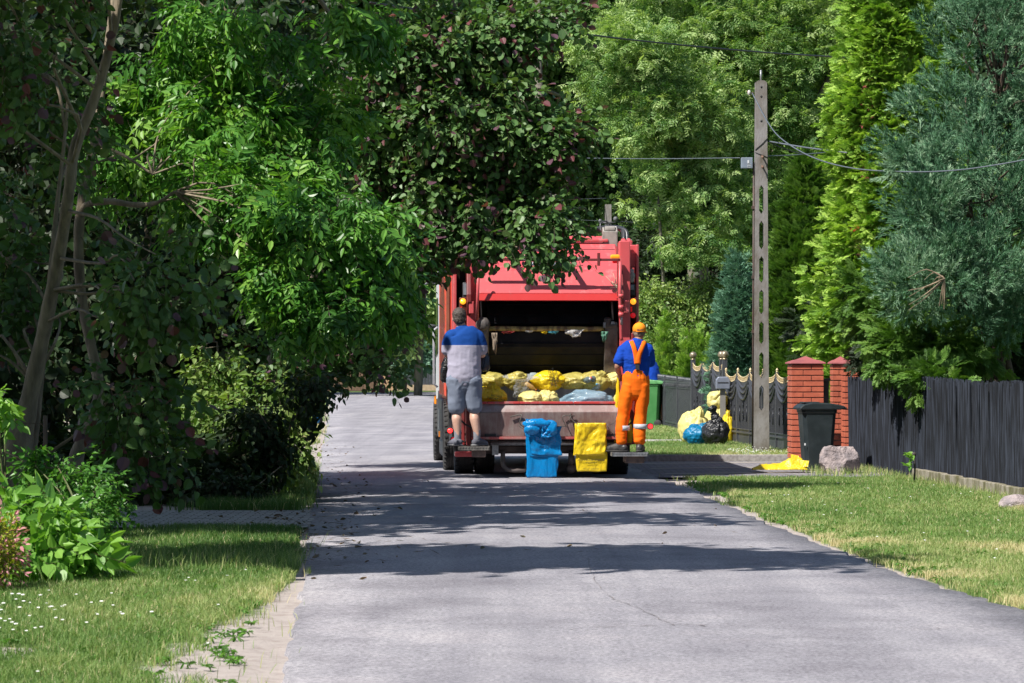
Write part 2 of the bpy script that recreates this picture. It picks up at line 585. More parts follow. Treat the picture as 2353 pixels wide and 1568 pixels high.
def limbs(mb, trunkpts, targets, r0=0.03, r1=0.006, n=5, jit=0.15, minfrac=0.2):
    T = A(trunkpts)
    lo = int(len(T) * minfrac)
    for tg in targets:
        cand = T[lo:]
        # start below the target
        dd = np.linalg.norm(cand - (tg - A([0, 0, 0.6])), axis=1)
        s_ = cand[int(np.argmin(dd))]
        m1 = s_ * .6 + tg * .4 + A([rn(jit), rn(jit), 0.1 + rn(jit) * .5]); m2 = s_ * .25 + tg * .75 + A([rn(jit), rn(jit), rn(jit) * .5])
        P = curve([s_, m1, m2, tg], 3)
        mb.tube(P, list(np.linspace(r0, r1, len(P))), n, cap=False)

def trunk_px(pts, Yf=None):
    """pts: (dx,dy,Y,radius_m)"""
    P = [pt(a, b, c) for a, b, c, r in pts]
    C = curve(P, 5)
    R = np.interp(np.arange(len(C)), np.arange(len(pts)) * 5, [p[3] for p in pts])
    R = R * (1 + 0.06 * np.sin(np.arange(len(C)) * 1.7))
    return C, list(R)

# ------------------------------------------------------------------ ground and road
YL = [-40, 15, 150]
def roadL(Y): return np.interp(Y, [-40, 15, 74, 150, 175], [1.9, -1.05, -4.27, -8.4, -9.6])
def roadR(Y): return np.interp(Y, [-40, 5, 19.3, 23.9, 30.8, 41.9, 74, 150], [5.6, 3.9, 3.07, 2.66, 2.35, 1.95, 0.3, -3.6])
def fenceX(Y): return 4.97 + (47 - Y) * 0.0525

def dirtmask(X, Y, fine=True):
    """0 grass .. 1 bare sandy soil"""
    n = fbm(np.stack([X * 1.3, Y * .7, 0 * X], -1), 11, 4)
    n2 = fbm(np.stack([X * 9, Y * 6, 0 * X + 3], -1), 21, 3) if fine else n * 0 + .5
    dl = roadL(Y) - X          # >0 left of the road
    dr = X - roadR(Y)
    wl = np.interp(Y, [5, 16, 19, 21.5, 24, 40, 160], [1.3, 0.85, 0.40, 0.14, 0.06, 0.22, 0.3])
    wr = np.interp(Y, [5, 20, 24, 30, 40, 160], [0.2, .12, 0.16, 0.16, 0.5, 0.3])
    m = np.where(dl > -.25, np.clip(1.25 - dl / wl, 0, 1), 0) + np.where(dr > -.25, np.clip(1.25 - dr / wr, 0, 1), 0)
    m = np.clip(m + (n - .5) * 1.3 * (m > 0) + (n2 - .5) * 1.6 * (m > 0), 0, 1)
    # bare patch in the lawn
    q = ((X + 2.7) / .32) ** 2 + ((Y - 16.9) / .35) ** 2
    m = np.maximum(m, np.clip(1.4 - q, 0, 1) * (n2 > .38))
    q2 = ((X - 4.0) / .25) ** 2 + ((Y - 27.5) / .5) ** 2
    m = np.maximum(m, np.clip(1.2 - q2, 0, 1) * (n2 > .5) * .8)
    # soil under the trees left
    m = np.maximum(m, np.clip((-(X) - 3.1 + (n - .5) * 2) / .5, 0, 1) * np.clip((Y - 27.5) / 1.5, 0, 1) * (Y < 60) * .8)
    return m

def ground():
    xs = np.concatenate([[-600, -200, -80, -40, -20, -12], np.arange(-9, 8.01, 0.07), [12, 20, 40, 80, 200, 600]])
    ys = np.concatenate([[-300, -60, 0, 8], np.arange(12, 34, 0.10), np.arange(34, 60, .25), np.arange(60, 90, .8), np.arange(90, 200, 4), [250, 400, 900, 2500]])
    X, Y = np.meshgrid(xs, ys)
    Z = (fbm(np.stack([X * .8, Y * .8, 0 * X], -1), 5, 3) - .5) * 0.03 - 0.016
    on = (X > roadL(Y) - .15) & (X < roadR(Y) + .15)
    Z = np.where(on | (np.abs(X) > 9) | (Y > 90), -0.02, Z)
    D = dirtmask(X, Y, False)
    Z = np.minimum(Z, -0.006)
    # gentle rise of the right verge to the fence
    b, a = X.shape
    V = np.stack([X, Y, Z], -1).reshape(-1, 3)
    i, j = np.meshgrid(np.arange(b - 1), np.arange(a - 1), indexing='ij')
    q = np.stack([i * a + j, i * a + j + 1, (i + 1) * a + j + 1, (i + 1) * a + j], -1).reshape(-1)
    me = fast_mesh('ground', V, q, np.arange(0, len(q), 4), D.ravel(), smooth=True)
    m, nt, bs = newmat('ground')
    at = nt.nodes.new('ShaderNodeAttribute'); at.attribute_name = 'tint'
    g = ramp(nt, [(0.3, (0.055, 0.10, 0.02)), (0.55, (0.09, 0.14, 0.035)), (0.75, (0.16, 0.17, 0.07))], noise_node(nt, 2.5, 6))
    s_ = ramp(nt, [(0.3, (0.25, 0.205, 0.18)), (0.5, (0.38, 0.33, 0.305)), (0.62, (0.42, 0.37, 0.34)), (0.75, (0.22, 0.18, 0.15))], noise_node(nt, 7, 9, rough=.75))
    mx = nt.nodes.new('ShaderNodeMixRGB'); nt.links.new(g, mx.inputs[1]); nt.links.new(s_, mx.inputs[2])
    cr = nt.nodes.new('ShaderNodeMapRange'); cr.inputs[1].default_value = .3; cr.inputs[2].default_value = .6
    ns = noise_node(nt, 9, 8, rough=.75); sb = nt.nodes.new('ShaderNodeMath'); sb.operation = 'MULTIPLY_ADD'; sb.inputs[1].default_value = 1.1; sb.inputs[2].default_value = -.55; nt.links.new(ns, sb.inputs[0])
    ad = nt.nodes.new('ShaderNodeMath'); ad.operation = 'ADD'; nt.links.new(at.outputs['Fac'], ad.inputs[0]); nt.links.new(sb.outputs[0], ad.inputs[1])
    nt.links.new(ad.outputs[0], cr.inputs[0]); nt.links.new(cr.outputs[0], mx.inputs[0])
    nt.links.new(mx.outputs[0], bs.inputs['Base Color']); bs.inputs['Roughness'].default_value = .95
    bump(nt, bs, noise_node(nt, 60, 5), .6, .02)
    o = link('ground', me, m)
    tag(o, kind='structure', label='grassy ground with bare sandy patches along the road')

def road():
    m, nt, b = newmat('asphalt')
    base = ramp(nt, [(0.28, (0.232, 0.224, 0.252)), (0.5, (0.292, 0.284, 0.313)), (0.72, (0.355, 0.343, 0.37))], noise_node(nt, 1.1, 6, mapping=(1, .35, 1)))
    grit = ramp(nt, [(0.34, (0.3, 0.3, 0.3)), (0.47, (0.9, 0.9, 0.9)), (0.62, (1.6, 1.58, 1.55))], noise_node(nt, 38, 4, rough=.85))
    mu = nt.nodes.new('ShaderNodeMixRGB'); mu.blend_type = 'MULTIPLY'; mu.inputs[0].default_value = .75
    nt.links.new(base, mu.inputs[1]); nt.links.new(grit, mu.inputs[2])
    # pebbles
    vo = nt.nodes.new('ShaderNodeTexVoronoi'); vo.inputs['Scale'].default_value = 45
    tc = nt.nodes.new('ShaderNodeTexCoord'); nt.links.new(tc.outputs['Object'], vo.inputs['Vector'])
    pb = ramp(nt, [(0.0, (1.25, 1.25, 1.25)), (0.18, (1.02, 1.02, 1.02)), (.5, (.92, .92, .92))], vo.outputs['Distance'])
    m2 = nt.nodes.new('ShaderNodeMixRGB'); m2.blend_type = 'MULTIPLY'; m2.inputs[0].default_value = .9
    nt.links.new(mu.outputs[0], m2.inputs[1]); nt.links.new(pb, m2.inputs[2])
    st = ramp(nt, [(.36, (.80, .79, .80)), (.5, (1, 1, 1)), (.66, (1.12, 1.10, 1.08))], noise_node(nt, .9, 7, rough=.7))
    m4 = nt.nodes.new('ShaderNodeMixRGB'); m4.blend_type = 'MULTIPLY'; m4.inputs[0].default_value = 1; nt.links.new(m2.outputs[0], m4.inputs[1]); nt.links.new(st, m4.inputs[2])
    tw = ramp(nt, [(.42, (1, 1, 1)), (.5, (.90, .90, .91)), (.58, (1, 1, 1))], noise_node(nt, 1.6, 2, mapping=(1, .02, 1)))
    m5 = nt.nodes.new('ShaderNodeMixRGB'); m5.blend_type = 'MULTIPLY'; m5.inputs[0].default_value = 1; nt.links.new(m4.outputs[0], m5.inputs[1]); nt.links.new(tw, m5.inputs[2])
    nt.links.new(m5.outputs[0], b.inputs['Base Color'])
    b.inputs['Roughness'].default_value = .85
    b.inputs['Specular IOR Level'].default_value = .3
    bump(nt, b, noise_node(nt, 90, 3, rough=.8), .5, .012)
    ys = np.concatenate([[-40, -10, 5], np.arange(12, 60, .12), np.arange(60, 150.1, 1.5)])
    nl = (fbm(np.stack([ys * 2.2, ys * 0, ys * 0], -1), 31, 4) - .5) * .11
    nr = (fbm(np.stack([ys * 2.2, ys * 0 + 9, ys * 0], -1), 32, 4) - .5) * .22
    xl = roadL(ys) + nl; xr = roadR(ys) + nr
    cols = np.linspace(0, 1, 9)
    G = np.zeros((len(ys), 9 + 2, 3))
    for i, c in enumerate(cols):
        x = xl * (1 - c) + xr * c
        G[:, i + 1] = np.stack([x, ys, ys * 0 + 0.012 + 0.02 * np.sin(c * math.pi)], -1)
    G[:, 0] = np.stack([xl - .02, ys, ys * 0 - .05], -1); G[:, -1] = np.stack([xr + .02, ys, ys * 0 - .05], -1)
    mb = MB().grid(G)
    # far bend to the right
    mb.add([(-9.2, 150, .012), (60, 150, .012), (60, 168, .012), (-12, 168, .012)], [(0, 1, 2, 3)])
    o = mb.build('road', m); tag(o, kind='structure', label='pale grey asphalt lane')
    # cracks: thin dark sealed cracks on the surface
    cm = plain('crack', (0.15, 0.13, 0.13), (0.25, 0.23, 0.24), .9, scale=18)
    mb = MB()
    def crack(pxs, wd):
        P = [A([(x - 1176) / F * gy(y), gy(y), 0.0]) for x, y in pxs]
        C = curve(P, 8)
        C = C + np.stack([rng.normal(size=len(C)) * .008, rng.normal(size=len(C)) * .02, 0 * C[:, 0]], -1)
        c = (C[:, 0] - roadL(C[:, 1])) / (roadR(C[:, 1]) - roadL(C[:, 1]))
        C[:, 2] = .0165 + .02 * np.sin(np.clip(c, 0, 1) * math.pi)
        T = norm(np.gradient(C, axis=0)); Sd = np.stack([T[:, 1], -T[:, 0], 0 * T[:, 0]], -1)
        ww = (wd * (0.1 + 1.3 * rng.random(len(C)) ** 2))[:, None]
        G = np.stack([C - Sd * ww, C + Sd * ww], 1)
        mb.grid(G)
    crack([(1350, 1290), (1365, 1340), (1400, 1380), (1470, 1410), (1530, 1440), (1550, 1450)], .004)
    crack([(1300, 1458), (1400, 1452), (1500, 1450), (1600, 1448), (1620, 1452)], .009)
    crack([(2060, 1452), (2120, 1454), (2180, 1452)], .009)
    o = mb.build('road_crack', cm); tag(o, kind='structure', label='dark cracks in the asphalt')

def pavers(name, label, x0f, x1f, y0, y1, z, c1, c2, c3, bw=.2, bh=.1):
    m, nt, b = newmat(name)
    br = nt.nodes.new('ShaderNodeTexBrick')
    br.inputs['Color1'].default_value = (*c1, 1); br.inputs['Color2'].default_value = (*c2, 1); br.inputs['Mortar'].default_value = (*c3, 1)
    br.inputs['Scale'].default_value = 1; br.inputs['Brick Width'].default_value = bw; br.inputs['Row Height'].default_value = bh; br.inputs['Mortar Size'].default_value = .008
    tc = nt.nodes.new('ShaderNodeTexCoord'); nt.links.new(tc.outputs['Object'], br.inputs['Vector'])
    mu = nt.nodes.new('ShaderNodeMixRGB'); mu.blend_type = 'MULTIPLY'; mu.inputs[0].default_value = .7
    nt.links.new(br.outputs['Color'], mu.inputs[1])
    nt.links.new(ramp(nt, [(.3, (.6, .6, .6)), (.6, (1.1, 1.1, 1.1))], noise_node(nt, 4, 6)), mu.inputs[2])
    nt.links.new(mu.outputs[0], b.inputs['Base Color']); b.inputs['Roughness'].default_value = .9
    bump(nt, b, br.outputs['Fac'], -.5, .01)
    ys = np.linspace(y0, y1, 12)
    G = np.stack([np.stack([x0f(ys), ys, ys * 0 + z], -1), np.stack([x1f(ys), ys, ys * 0 + z], -1)], 1)
    o = MB().grid(G).build(name, m)
    tag(o, kind='structure', label=label)

ground(); road()
pavers('driveway', 'grey block paved driveway beside the garbage truck', lambda y: roadR(y) - .12, lambda y: y * 0 + 9, 42.3, 49.2, .008, (.20, .19, .22), (.27, .25, .27), (.08, .08, .07))
o = MB()
for k in range(3):
    y = 43.4 + k * 2.2
    o.add([(roadR(y) + .2, y, .0125), (5.2, y + 1.2, .0125), (5.2, y + 1.5, .0125), (roadR(y) + .2, y + .35, .0125)], [(0, 1, 2, 3)])
tag(o.build('paver_stripe', plain('pale_paver', (.42, .38, .34), (.32, .29, .27), .9, scale=12)), kind='structure', label='pale stripes of pavers in the driveway')
pavers('side_driveway', 'cobbled driveway entrance under the left trees', lambda y: y * 0 - 9, lambda y: roadL(y) + .1, 29.4, 32.8, .008, (.30, .28, .27), (.42, .39, .36), (.08, .07, .055), .17, .15)
km = plain('kerb_concrete', (.36, .34, .32), (.22, .20, .19), .9, scale=20, bmp=.3)
o = MB(); o.prism([(roadR(48.8) + .3, 49.2), (4.45, 49.25), (4.45, 49.37), (roadR(48.8) + .3, 49.32)], -.05, .11, 'z'); o.bb(4.37, 4.45, 47.9, 49.2, -.05, .09)
tag(o.build('kerb', km, bevel=.01), kind='structure', label='concrete kerb between driveway and lawn')
o = MB(); o.prism([(roadR(60) + .1, 59.8), (4.3, 60.5), (4.3, 62.2), (roadR(61) + .1, 61.6)], -.02, .045, 'z')
tag(o.build('path', plain('path_concrete', (.44, .42, .40), (.34, .32, .30), .9, scale=8)), kind='structure', label='pale concrete path to the ornate gate')
o = MB(); o.prism([(-16, 80), (float(roadL(80)) - .1, 80.3), (float(roadL(82.4)) - .1, 82.4), (-16, 82)], -.02, .03, 'z')
o.prism([(-16, 71), (float(roadL(71)) - .05, 71.3), (float(roadL(73.4)) - .05, 73.8), (-16, 73.5)], -.02, .03, 'z')
tag(o.build('sand_path', plain('sand', (.42, .37, .31), (.34, .3, .25), .95, scale=8)), kind='structure', label='sandy tracks crossing the left verge')

# ------------------------------------------------------------------ grass
def blades(X, Y, H, W, tint, lean=.35, seed_head=False):
    n = len(X)
    az = rng.uniform(0, 2 * math.pi, n)
    la = rng.uniform(0, 2 * math.pi, n)
    ln = np.abs(rng.normal(size=n)) * lean * H
    Z = np.zeros(n) - .012
    sx, sy = np.cos(az) * W / 2, np.sin(az) * W / 2
    lx, ly = np.cos(la) * ln, np.sin(la) * ln
    V = np.zeros((n, 5, 3), dtype=np.float32)
    V[:, 0] = np.stack([X - sx, Y - sy, Z], -1); V[:, 1] = np.stack([X + sx, Y + sy, Z], -1)
    V[:, 2] = np.stack([X + sx * .8 + lx * .35, Y + sy * .8 + ly * .35, Z + H * .6], -1); V[:, 3] = np.stack([X - sx * .8 + lx * .35, Y - sy * .8 + ly * .35, Z + H * .6], -1)
    V[:, 4] = np.stack([X + lx, Y + ly, Z + H * (1 - .2 * ln / np.maximum(H, 1e-3))], -1)
    L = (A([0, 1, 2, 3, 3, 2, 4])[None] + (np.arange(n) * 5)[:, None])
    Sx = (A([0, 4])[None] + (np.arange(n) * 7)[:, None])
    return V.reshape(-1, 3), L.ravel(), Sx.ravel(), np.repeat(tint, 5)

def sample(x0f, x1f, y0, y1, dens_ref, yref=18, power=1.5):
    """density falls with distance"""
    out = []
    ys = np.arange(y0, y1, .5)
    for y in ys:
        d = dens_ref * (yref / max(y, yref * .7)) ** power
        a, b = x0f(y), x1f(y)
        if b <= a: continue
        n = int(d * (b - a) * .5)
        out.append(np.stack([rng.uniform(a, b, n), rng.uniform(y, y + .5, n)], -1))
    return np.concatenate(out)

def grass():
    Vs, Ls, Ss, Ts = [], [], [], []; nv = nl = 0
    P1 = sample(lambda y: -.159 * y - 1.2, lambda y: float(roadL(y)) + .03, 13, 29.2, 4600, 17, 1.2)
    P2 = sample(lambda y: -.159 * y * .75 - .5, lambda y: float(roadL(y)) + .03, 33, 80, 1500, 35, 1.3)
    P3 = sample(lambda y: float(roadR(y)) - .03, lambda y: float(fenceX(y)), 14, 42.3, 4000, 19, 1.25)
    P4 = sample(lambda y: float(roadR(y)) - .03, lambda y: 4.6, 49.5, 76, 1300, 45, 1.3)
    P5 = sample(lambda y: float(roadL(y)) - 2.5, lambda y: float(roadL(y)) + .03, 80, 150, 260, 80, 1.2)
    P = np.concatenate([P1, P2, P3, P4, P5])
    X, Y = P[:, 0], P[:, 1]
    D = dirtmask(X, Y)
    keep = rng.random(len(P)) > np.clip((D - .15) * 2.2, 0, .996)
    # driveways and path
    keep &= ~((Y > 42.2) & (Y < 49.4) & (X > 2)); keep &= ~((Y > 29.3) & (Y < 32.9) & (X < 0)); keep &= ~((Y > 59.9) & (Y < 61.9) & (X > 1))
    keep &= ~((Y > 71) & (Y < 73.5) & (X < 0)) ; keep &= ~((Y > 80) & (Y < 82.3) & (X < 0))
    n1 = fbm(np.stack([X * 1.1, Y * .8, X * 0], -1), 51, 3)
    keep &= rng.random(len(P)) < .55 + n1
    X, Y, n1 = X[keep], Y[keep], n1[keep]
    n2 = fbm(np.stack([X * 4, Y * 3, X * 0], -1), 61, 3)
    n3 = fbm(np.stack([X * .5, Y * .35, X * 0 + 7], -1), 71, 2)
    far = np.clip(Y / 16, 1, 5)
    H = (.026 + .05 * n2 + .02 * rng.random(len(X))) * np.where(X < 0, np.where((Y > 33) & (Y < 50), 2.0, 1.25), 1.05)
    H *= np.where((Y > 49), 1.6, 1)
    W = .0042 * far ** .75
    T = np.clip(.42 + (n3 - .5) * .9 + (n2 - .5) * .4 + rng.normal(size=len(X)) * .13, 0, .93)
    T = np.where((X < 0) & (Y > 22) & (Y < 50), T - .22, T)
    T = np.where(X > 0, T + .02, T)
    ed = np.minimum(np.abs(X - roadL(Y)), np.abs(X - roadR(Y)))
    T = T + .3 * np.clip(1 - ed / .6, 0, 1) * (n2 > .46) * ((Y < 23) | (X > 0)) + .25 * np.clip((n3 - .62) * 6, 0, 1) * (n2 > .5)
    T = np.where(rng.random(len(X)) < .05, .97, np.clip(T, 0, .95))
    def push(q):
        nonlocal nv, nl
        V, L, Sx, T_ = q
        Vs.append(V); Ls.append(L + nv); Ss.append(Sx + nl); Ts.append(T_)
        nv += len(V); nl += len(L)
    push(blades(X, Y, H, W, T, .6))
    # tufts of taller grass along edges
    def tall(n, xf, yf, h, wd=.005, t=.45):
        y = yf(n); x = xf(y, n)
        push(blades(x, y, h * rng.uniform(.5, 1.2, n), np.full(n, wd), np.clip(t + rng.normal(size=n) * .2, 0, 1), .45))
    U = rng.uniform
    tall(2600, lambda y, n: U(-4.6, -1.55, n), lambda n: 22.9 + np.abs(rng.normal(size=n)) * 1.2, .17, .005, .5)
    tall(900, lambda y, n: U(-4.6, -3.0, n), lambda n: U(21, 24, n), .2, .006, .4)
    tall(3500, lambda y, n: roadL(y) - np.abs(rng.normal(size=n)) * .5, lambda n: U(33.2, 46, n), .15, .007, .35)
    tall(1200, lambda y, n: U(2.2, 4.3, n), lambda n: U(49.6, 56, n), .13, .009, .6)
    tall(500, lambda y, n: U(4.0, 4.9, n), lambda n: U(42.5, 45, n), .14, .008, .6)
    tall(2200, lambda y, n: fenceX(y) - .08 - np.abs(rng.normal(size=n)) * .12, lambda n: U(30, 46, n), .12, .006, .6)
    me = fast_mesh('grass', np.concatenate(Vs), np.concatenate(Ls), np.concatenate(Ss), np.concatenate(Ts))
    o = link('grass', me, M['grass']); tag(o, 'short mown green grass on the verges', 'grass', kind='stuff')
    # daisies and clover
    mb = MB(); mc = MB()
    def fl(x, y, r, z):
        mb.add([(x + r * math.cos(a), y + r * math.sin(a) * 1.0, z + .25 * r * math.sin(a)) for a in np.linspace(0, 2 * math.pi, 8)[:-1]] , [(0, 1, 2, 3, 4, 5, 6)])
    for i in range(55):
        y = random.uniform(17.4, 20.6); x = -.159 * y + abs(rn(.38)) - .15
        fl(x, y, random.uniform(.009, .014), .06)
    for i in range(170):
        y = random.uniform(50.2, 53.2); x = 3.55 + abs(rn(.55)); fl(x, y, random.uniform(.007, .012), .05 + .09 * random.random())
    for i in range(60):
        y = random.uniform(15, 40); x = random.uniform(roadR(y) + .4, fenceX(y) - .3); fl(x, y, .01, .05)
    for i in range(25):
        y = random.uniform(15, 24); x = random.uniform(-3.5, roadL(y) - .4); fl(x, y, .009, .05)
    o = mb.build('daisy_patch', plain('petal_white', (.75, .75, .72), (.65, .65, .6), .6)); tag(o, 'tiny white daisies dotted through the lawns', 'daisies', kind='stuff')
    # litter: dry leaves and twigs along the road edge
    t = Tpl(); put(t, 'round', .06, .04, (0, 0, 0), (1, 0, 0), (0, 0, 1), fold=.5, curl=.4); t.fin()
    t2 = Tpl(); put(t2, 'lance', .12, .006, (0, 0, 0), (1, 0, 0), (0, 0, 1)); t2.fin()
    fo = Fol(); n = 460
    y = np.concatenate([U(24, 33, n // 2), U(22, 60, n // 2)]); x = roadL(y) + rng.normal(size=n) * np.where(y < 33, .45, .25) + .05
    y2 = U(24, 42, 50); x2 = U(roadL(y2), roadR(y2)); x = np.concatenate([x, x2]); y = np.concatenate([y, y2]); n = len(x)
    ax = np.stack([rng.normal(size=n), rng.normal(size=n), rng.normal(size=n) * .1], -1)
    c = np.clip((x - roadL(y)) / (roadR(y) - roadL(y)), 0, 1)
    fo.inst([t, t2, t2], np.stack([x, y, .022 + .02 * np.sin(c * math.pi)], -1), ax, np.tile(A([0, 0, 1.]), (n, 1)) + rng.normal(size=(n, 3)) * .3, rng.uniform(.4, 1.1, n), rng.random(n))
    o = fo.build('leaf_litter', leafmat('litter', [(0, (.10, .06, .035)), (.5, (.2, .13, .07)), (1, (.06, .07, .03))], trans=.1)); tag(o, 'dry leaves and twigs along the left edge of the lane', 'leaf litter', kind='stuff')

grass()

def weeds():
    tp = [t_round_spray('heart', 6, .05, .03, .05, 0, .1) for _ in range(4)] + [t_round_spray('lance6', 6, .09, .022, .03, 0, .1) for _ in range(3)]
    n = 620; y = np.concatenate([rng.uniform(15, 27, 260), rng.uniform(17, 40, 360)])
    x = np.concatenate([roadL(y[:260]) - np.abs(rng.normal(size=260)) * 1.2 - .25, roadR(y[260:]) + .12 + np.abs(rng.normal(size=360)) * .5])
    ks = x < fenceX(y) - .2; x, y = x[ks], y[ks]; n = len(x)
    f = Fol()
    for k in range(4):
        a = rng.uniform(0, 6.28, n); ax = np.stack([np.cos(a), np.sin(a), np.full(n, .35)], -1)
        f.inst(tp, np.stack([x, y, np.full(n, .015)], -1), ax, np.tile(A([0, 0, 1.]), (n, 1)) + rng.normal(size=(n, 3)) * .3, rng.uniform(.3, .8, n), rng.uniform(.1, .4, n))
    o = f.build('weeds', M['hosta']); tag(o, 'small broad-leaved weeds growing in the lawns', 'weeds', kind='stuff')
weeds()

# ------------------------------------------------------------------ garbage truck
def paint(name, c, dirt, dirt_amt=.5, rough=.38, low=None, scale=3):
    """weathered paint; low=(z0,z1) more dirt below"""
    m, nt, b = newmat(name)
    f = noise_node(nt, scale, 8, rough=.7)
    f2 = noise_node(nt, 2.2, 6, mapping=(5, 5, .6), rough=.7)
    ad = nt.nodes.new('ShaderNodeMath'); ad.operation = 'ADD'; nt.links.new(f, ad.inputs[0]); nt.links.new(f2, ad.inputs[1])
    t = 1.28 - dirt_amt * .5
    mask = ramp(nt, [(0, (0, 0, 0)), (min(.98, t / 2 ), (0.0, 0, 0)), (min(1, t / 2 + .16), (1, 1, 1))], ad.outputs[0])
    dv = nt.nodes.new('ShaderNodeMath'); dv.operation = 'MULTIPLY'; dv.inputs[1].default_value = .5
    nt.links.new(ad.outputs[0], dv.inputs[0]); mask.node.inputs[0].links[0] if mask.node.inputs[0].links else None
    nt.links.new(dv.outputs[0], mask.node.inputs[0])
    mx = nt.nodes.new('ShaderNodeMixRGB'); mx.inputs[1].default_value = (*c, 1); mx.inputs[2].default_value = (*dirt, 1)
    nt.links.new(mask, mx.inputs[0])
    out = mx.outputs[0]
    # fine scratches
    sc_ = ramp(nt, [(0, (1, 1, 1)), (.66, (1, 1, 1)), (.72, (.55, .5, .48))], noise_node(nt, 14, 8, rough=.85))
    mu = nt.nodes.new('ShaderNodeMixRGB'); mu.blend_type = 'MULTIPLY'; mu.inputs[0].default_value = .6
    nt.links.new(out, mu.inputs[1]); nt.links.new(sc_, mu.inputs[2])
    nt.links.new(mu.outputs[0], b.inputs['Base Color'])
    b.inputs['Roughness'].default_value = rough
    b.inputs['Coat Weight'].default_value = .15
    bump(nt, b, noise_node(nt, 2.5, 3), .25, .02)
    return m

RED = paint('red_paint', (.56, .085, .095), (.50, .22, .22), .46, rough=.42)
REDV = paint('red_paint_bright', (.50, .022, .02), (.30, .06, .05), .35)
BODY = paint('body_red', (.66, .055, .025), (.40, .10, .06), .15, rough=.4)
DUST = paint('dusty_steel', (.17, .095, .09), (.27, .225, .21), .78, rough=.65, scale=2.4)
DUSTL = paint('dusty_steel_light', (.26, .18, .17), (.36, .31, .30), .7, rough=.6, scale=5)
DKRED = paint('dark_red', (.20, .02, .02), (.06, .03, .03), .6, rough=.55)
BLK = plain('black_grime', (.014, .014, .017), (.03, .03, .035), .55, scale=7, bmp=.4, bscale=12)
NAVY = plain('worn_black_steel', (.008, .009, .014), (.026, .024, .028), .55, scale=3.5, bmp=.5, bscale=7, bdist=.03, lo=.4, hi=.75, spec=.15)
RUB = plain('rubber', (.02, .02, .021), (.045, .043, .042), .85, scale=9)
GREYP = plain('grey_plastic', (.13, .135, .15), (.09, .09, .10), .5, scale=6)
LGREY = plain('light_metal', (.42, .43, .46), (.30, .31, .34), .4, metal=.3, scale=8)
GALV = plain('galvanised', (.38, .39, .41), (.20, .20, .21), .45, metal=.6, scale=18)
WHITEP = plain('white_paint', (.68, .69, .72), (.55, .56, .6), .3, scale=2)
WOODG = plain('weathered_wood', (.30, .28, .26), (.16, .15, .14), .8, scale=12, mapping=(.3, 6, 6), bmp=.6)
RUST = plain('yellow_rust', (.48, .38, .14), (.16, .10, .05), .6, scale=5, mapping=(3, 1, 1), lo=.42, hi=.6)
CHAR = plain('charcoal_metal', (.045, .05, .058), (.085, .09, .10), .42, metal=.2, scale=8, bmp=.15)
def lampmat(name, c, e):
    m, nt, b = newmat(name); b.inputs['Base Color'].default_value = (*c, 1); b.inputs['Roughness'].default_value = .15
    b.inputs['Emission Color'].default_value = (*c, 1); b.inputs['Emission Strength'].default_value = e
    return m
AMB = lampmat('amber_lens', (.95, .30, .02), .35); REDL = lampmat('red_lens', (.75, .01, .015), .25); REDON = lampmat('red_lamp_lit', (1, .03, .03), 2.0)

VT = 41.6; UX = 0.449; TANH = math.tan(math.radians(2.6))
def U(dx, v=0.0): return (dx - 1176) / F * (VT + v) - UX + TANH * v
def Zt(dy, v=0.0): return CAMH - (dy - HOR) / F * (VT + v)
def T3(dx, dy, v=0.0): return (U(dx, v), v, Zt(dy, v))

truck = empty('garbage_truck', (UX, VT, 0), 'red rear loading garbage truck with open hopper driving away along the lane', 'garbage truck', rz=math.radians(2.6))
TR = truck
# --- compactor body
b = MB()
b.bb(-1.20, 1.20, 1.6, 6.3, .95, 3.12)
for k in range(22):     # corrugated side ribs
    y = 1.75 + k * .21
    for sx in (-1, 1):
        b.prism([(y, 1.05), (y + .11, 1.05), (y + .11, 3.02), (y, 3.02)], sx * 1.20, sx * 1.245, 'x')
body = b.build('body', BODY, TR, bevel=.012)
b = MB(); b.bb(-1.215, -1.255, 1.62, 1.72, .95, 3.1); b.build('corner_strip', plain('rusty_strip', (.22, .09, .05), (.12, .05, .03), .7), TR)
b = MB(); b.prism([(1.6, 3.12), (6.3, 3.12), (6.1, 3.22), (1.8, 3.22)], -1.05, 1.05, 'x'); b.build('roof', RED, TR, bevel=.03)
# --- chassis
b = MB(); b.bb(-.45, -.36, .4, 8.6, .55, .82); b.bb(.36, .45, .4, 8.6, .55, .82)
for y in (.6, 2.4, 4, 5.6, 7.5): b.bb(-.36, .36, y, y + .1, .58, .78)
b.tube([(-1.0, 1.75, .5), (1.0, 1.75, .5)], .09, 10); b.ball((0, 1.75, .5), .2)
b.build('chassis', BLK, TR, bevel=.01)
b = MB(); b.bb(-1.0, 1.0, .32, 1.2, .33, .56); b.bb(-.62, .62, .2, .32, .36, .44)
b.build('rear_beam', plain('dark_underbody', (.045, .03, .03), (.10, .07, .06), .7, scale=5), TR, bevel=.02)
b = MB(); b.tube([(-.72, .12, .475), (.95, .12, .475)], .035, 10); b.bb(-.70, -.62, .1, .22, .32, .5); b.build('underride_bar', GALV, TR)
b = MB(); b.tube(curve([(-.56, .15, .36), (-.56, .13, .2), (-.5, .12, .13), (-.38, .12, .12), (-.26, .14, .14), (-.24, .15, .28)], 4), .03, 8)
b.tube([(.33, .2, .36), (.33, .2, .2)], .04, 8); b.ball((.33, .2, .14), .065)
b.build('tow_hook', plain('oily_steel', (.07, .06, .06), (.16, .13, .12), .5), TR, split='i')
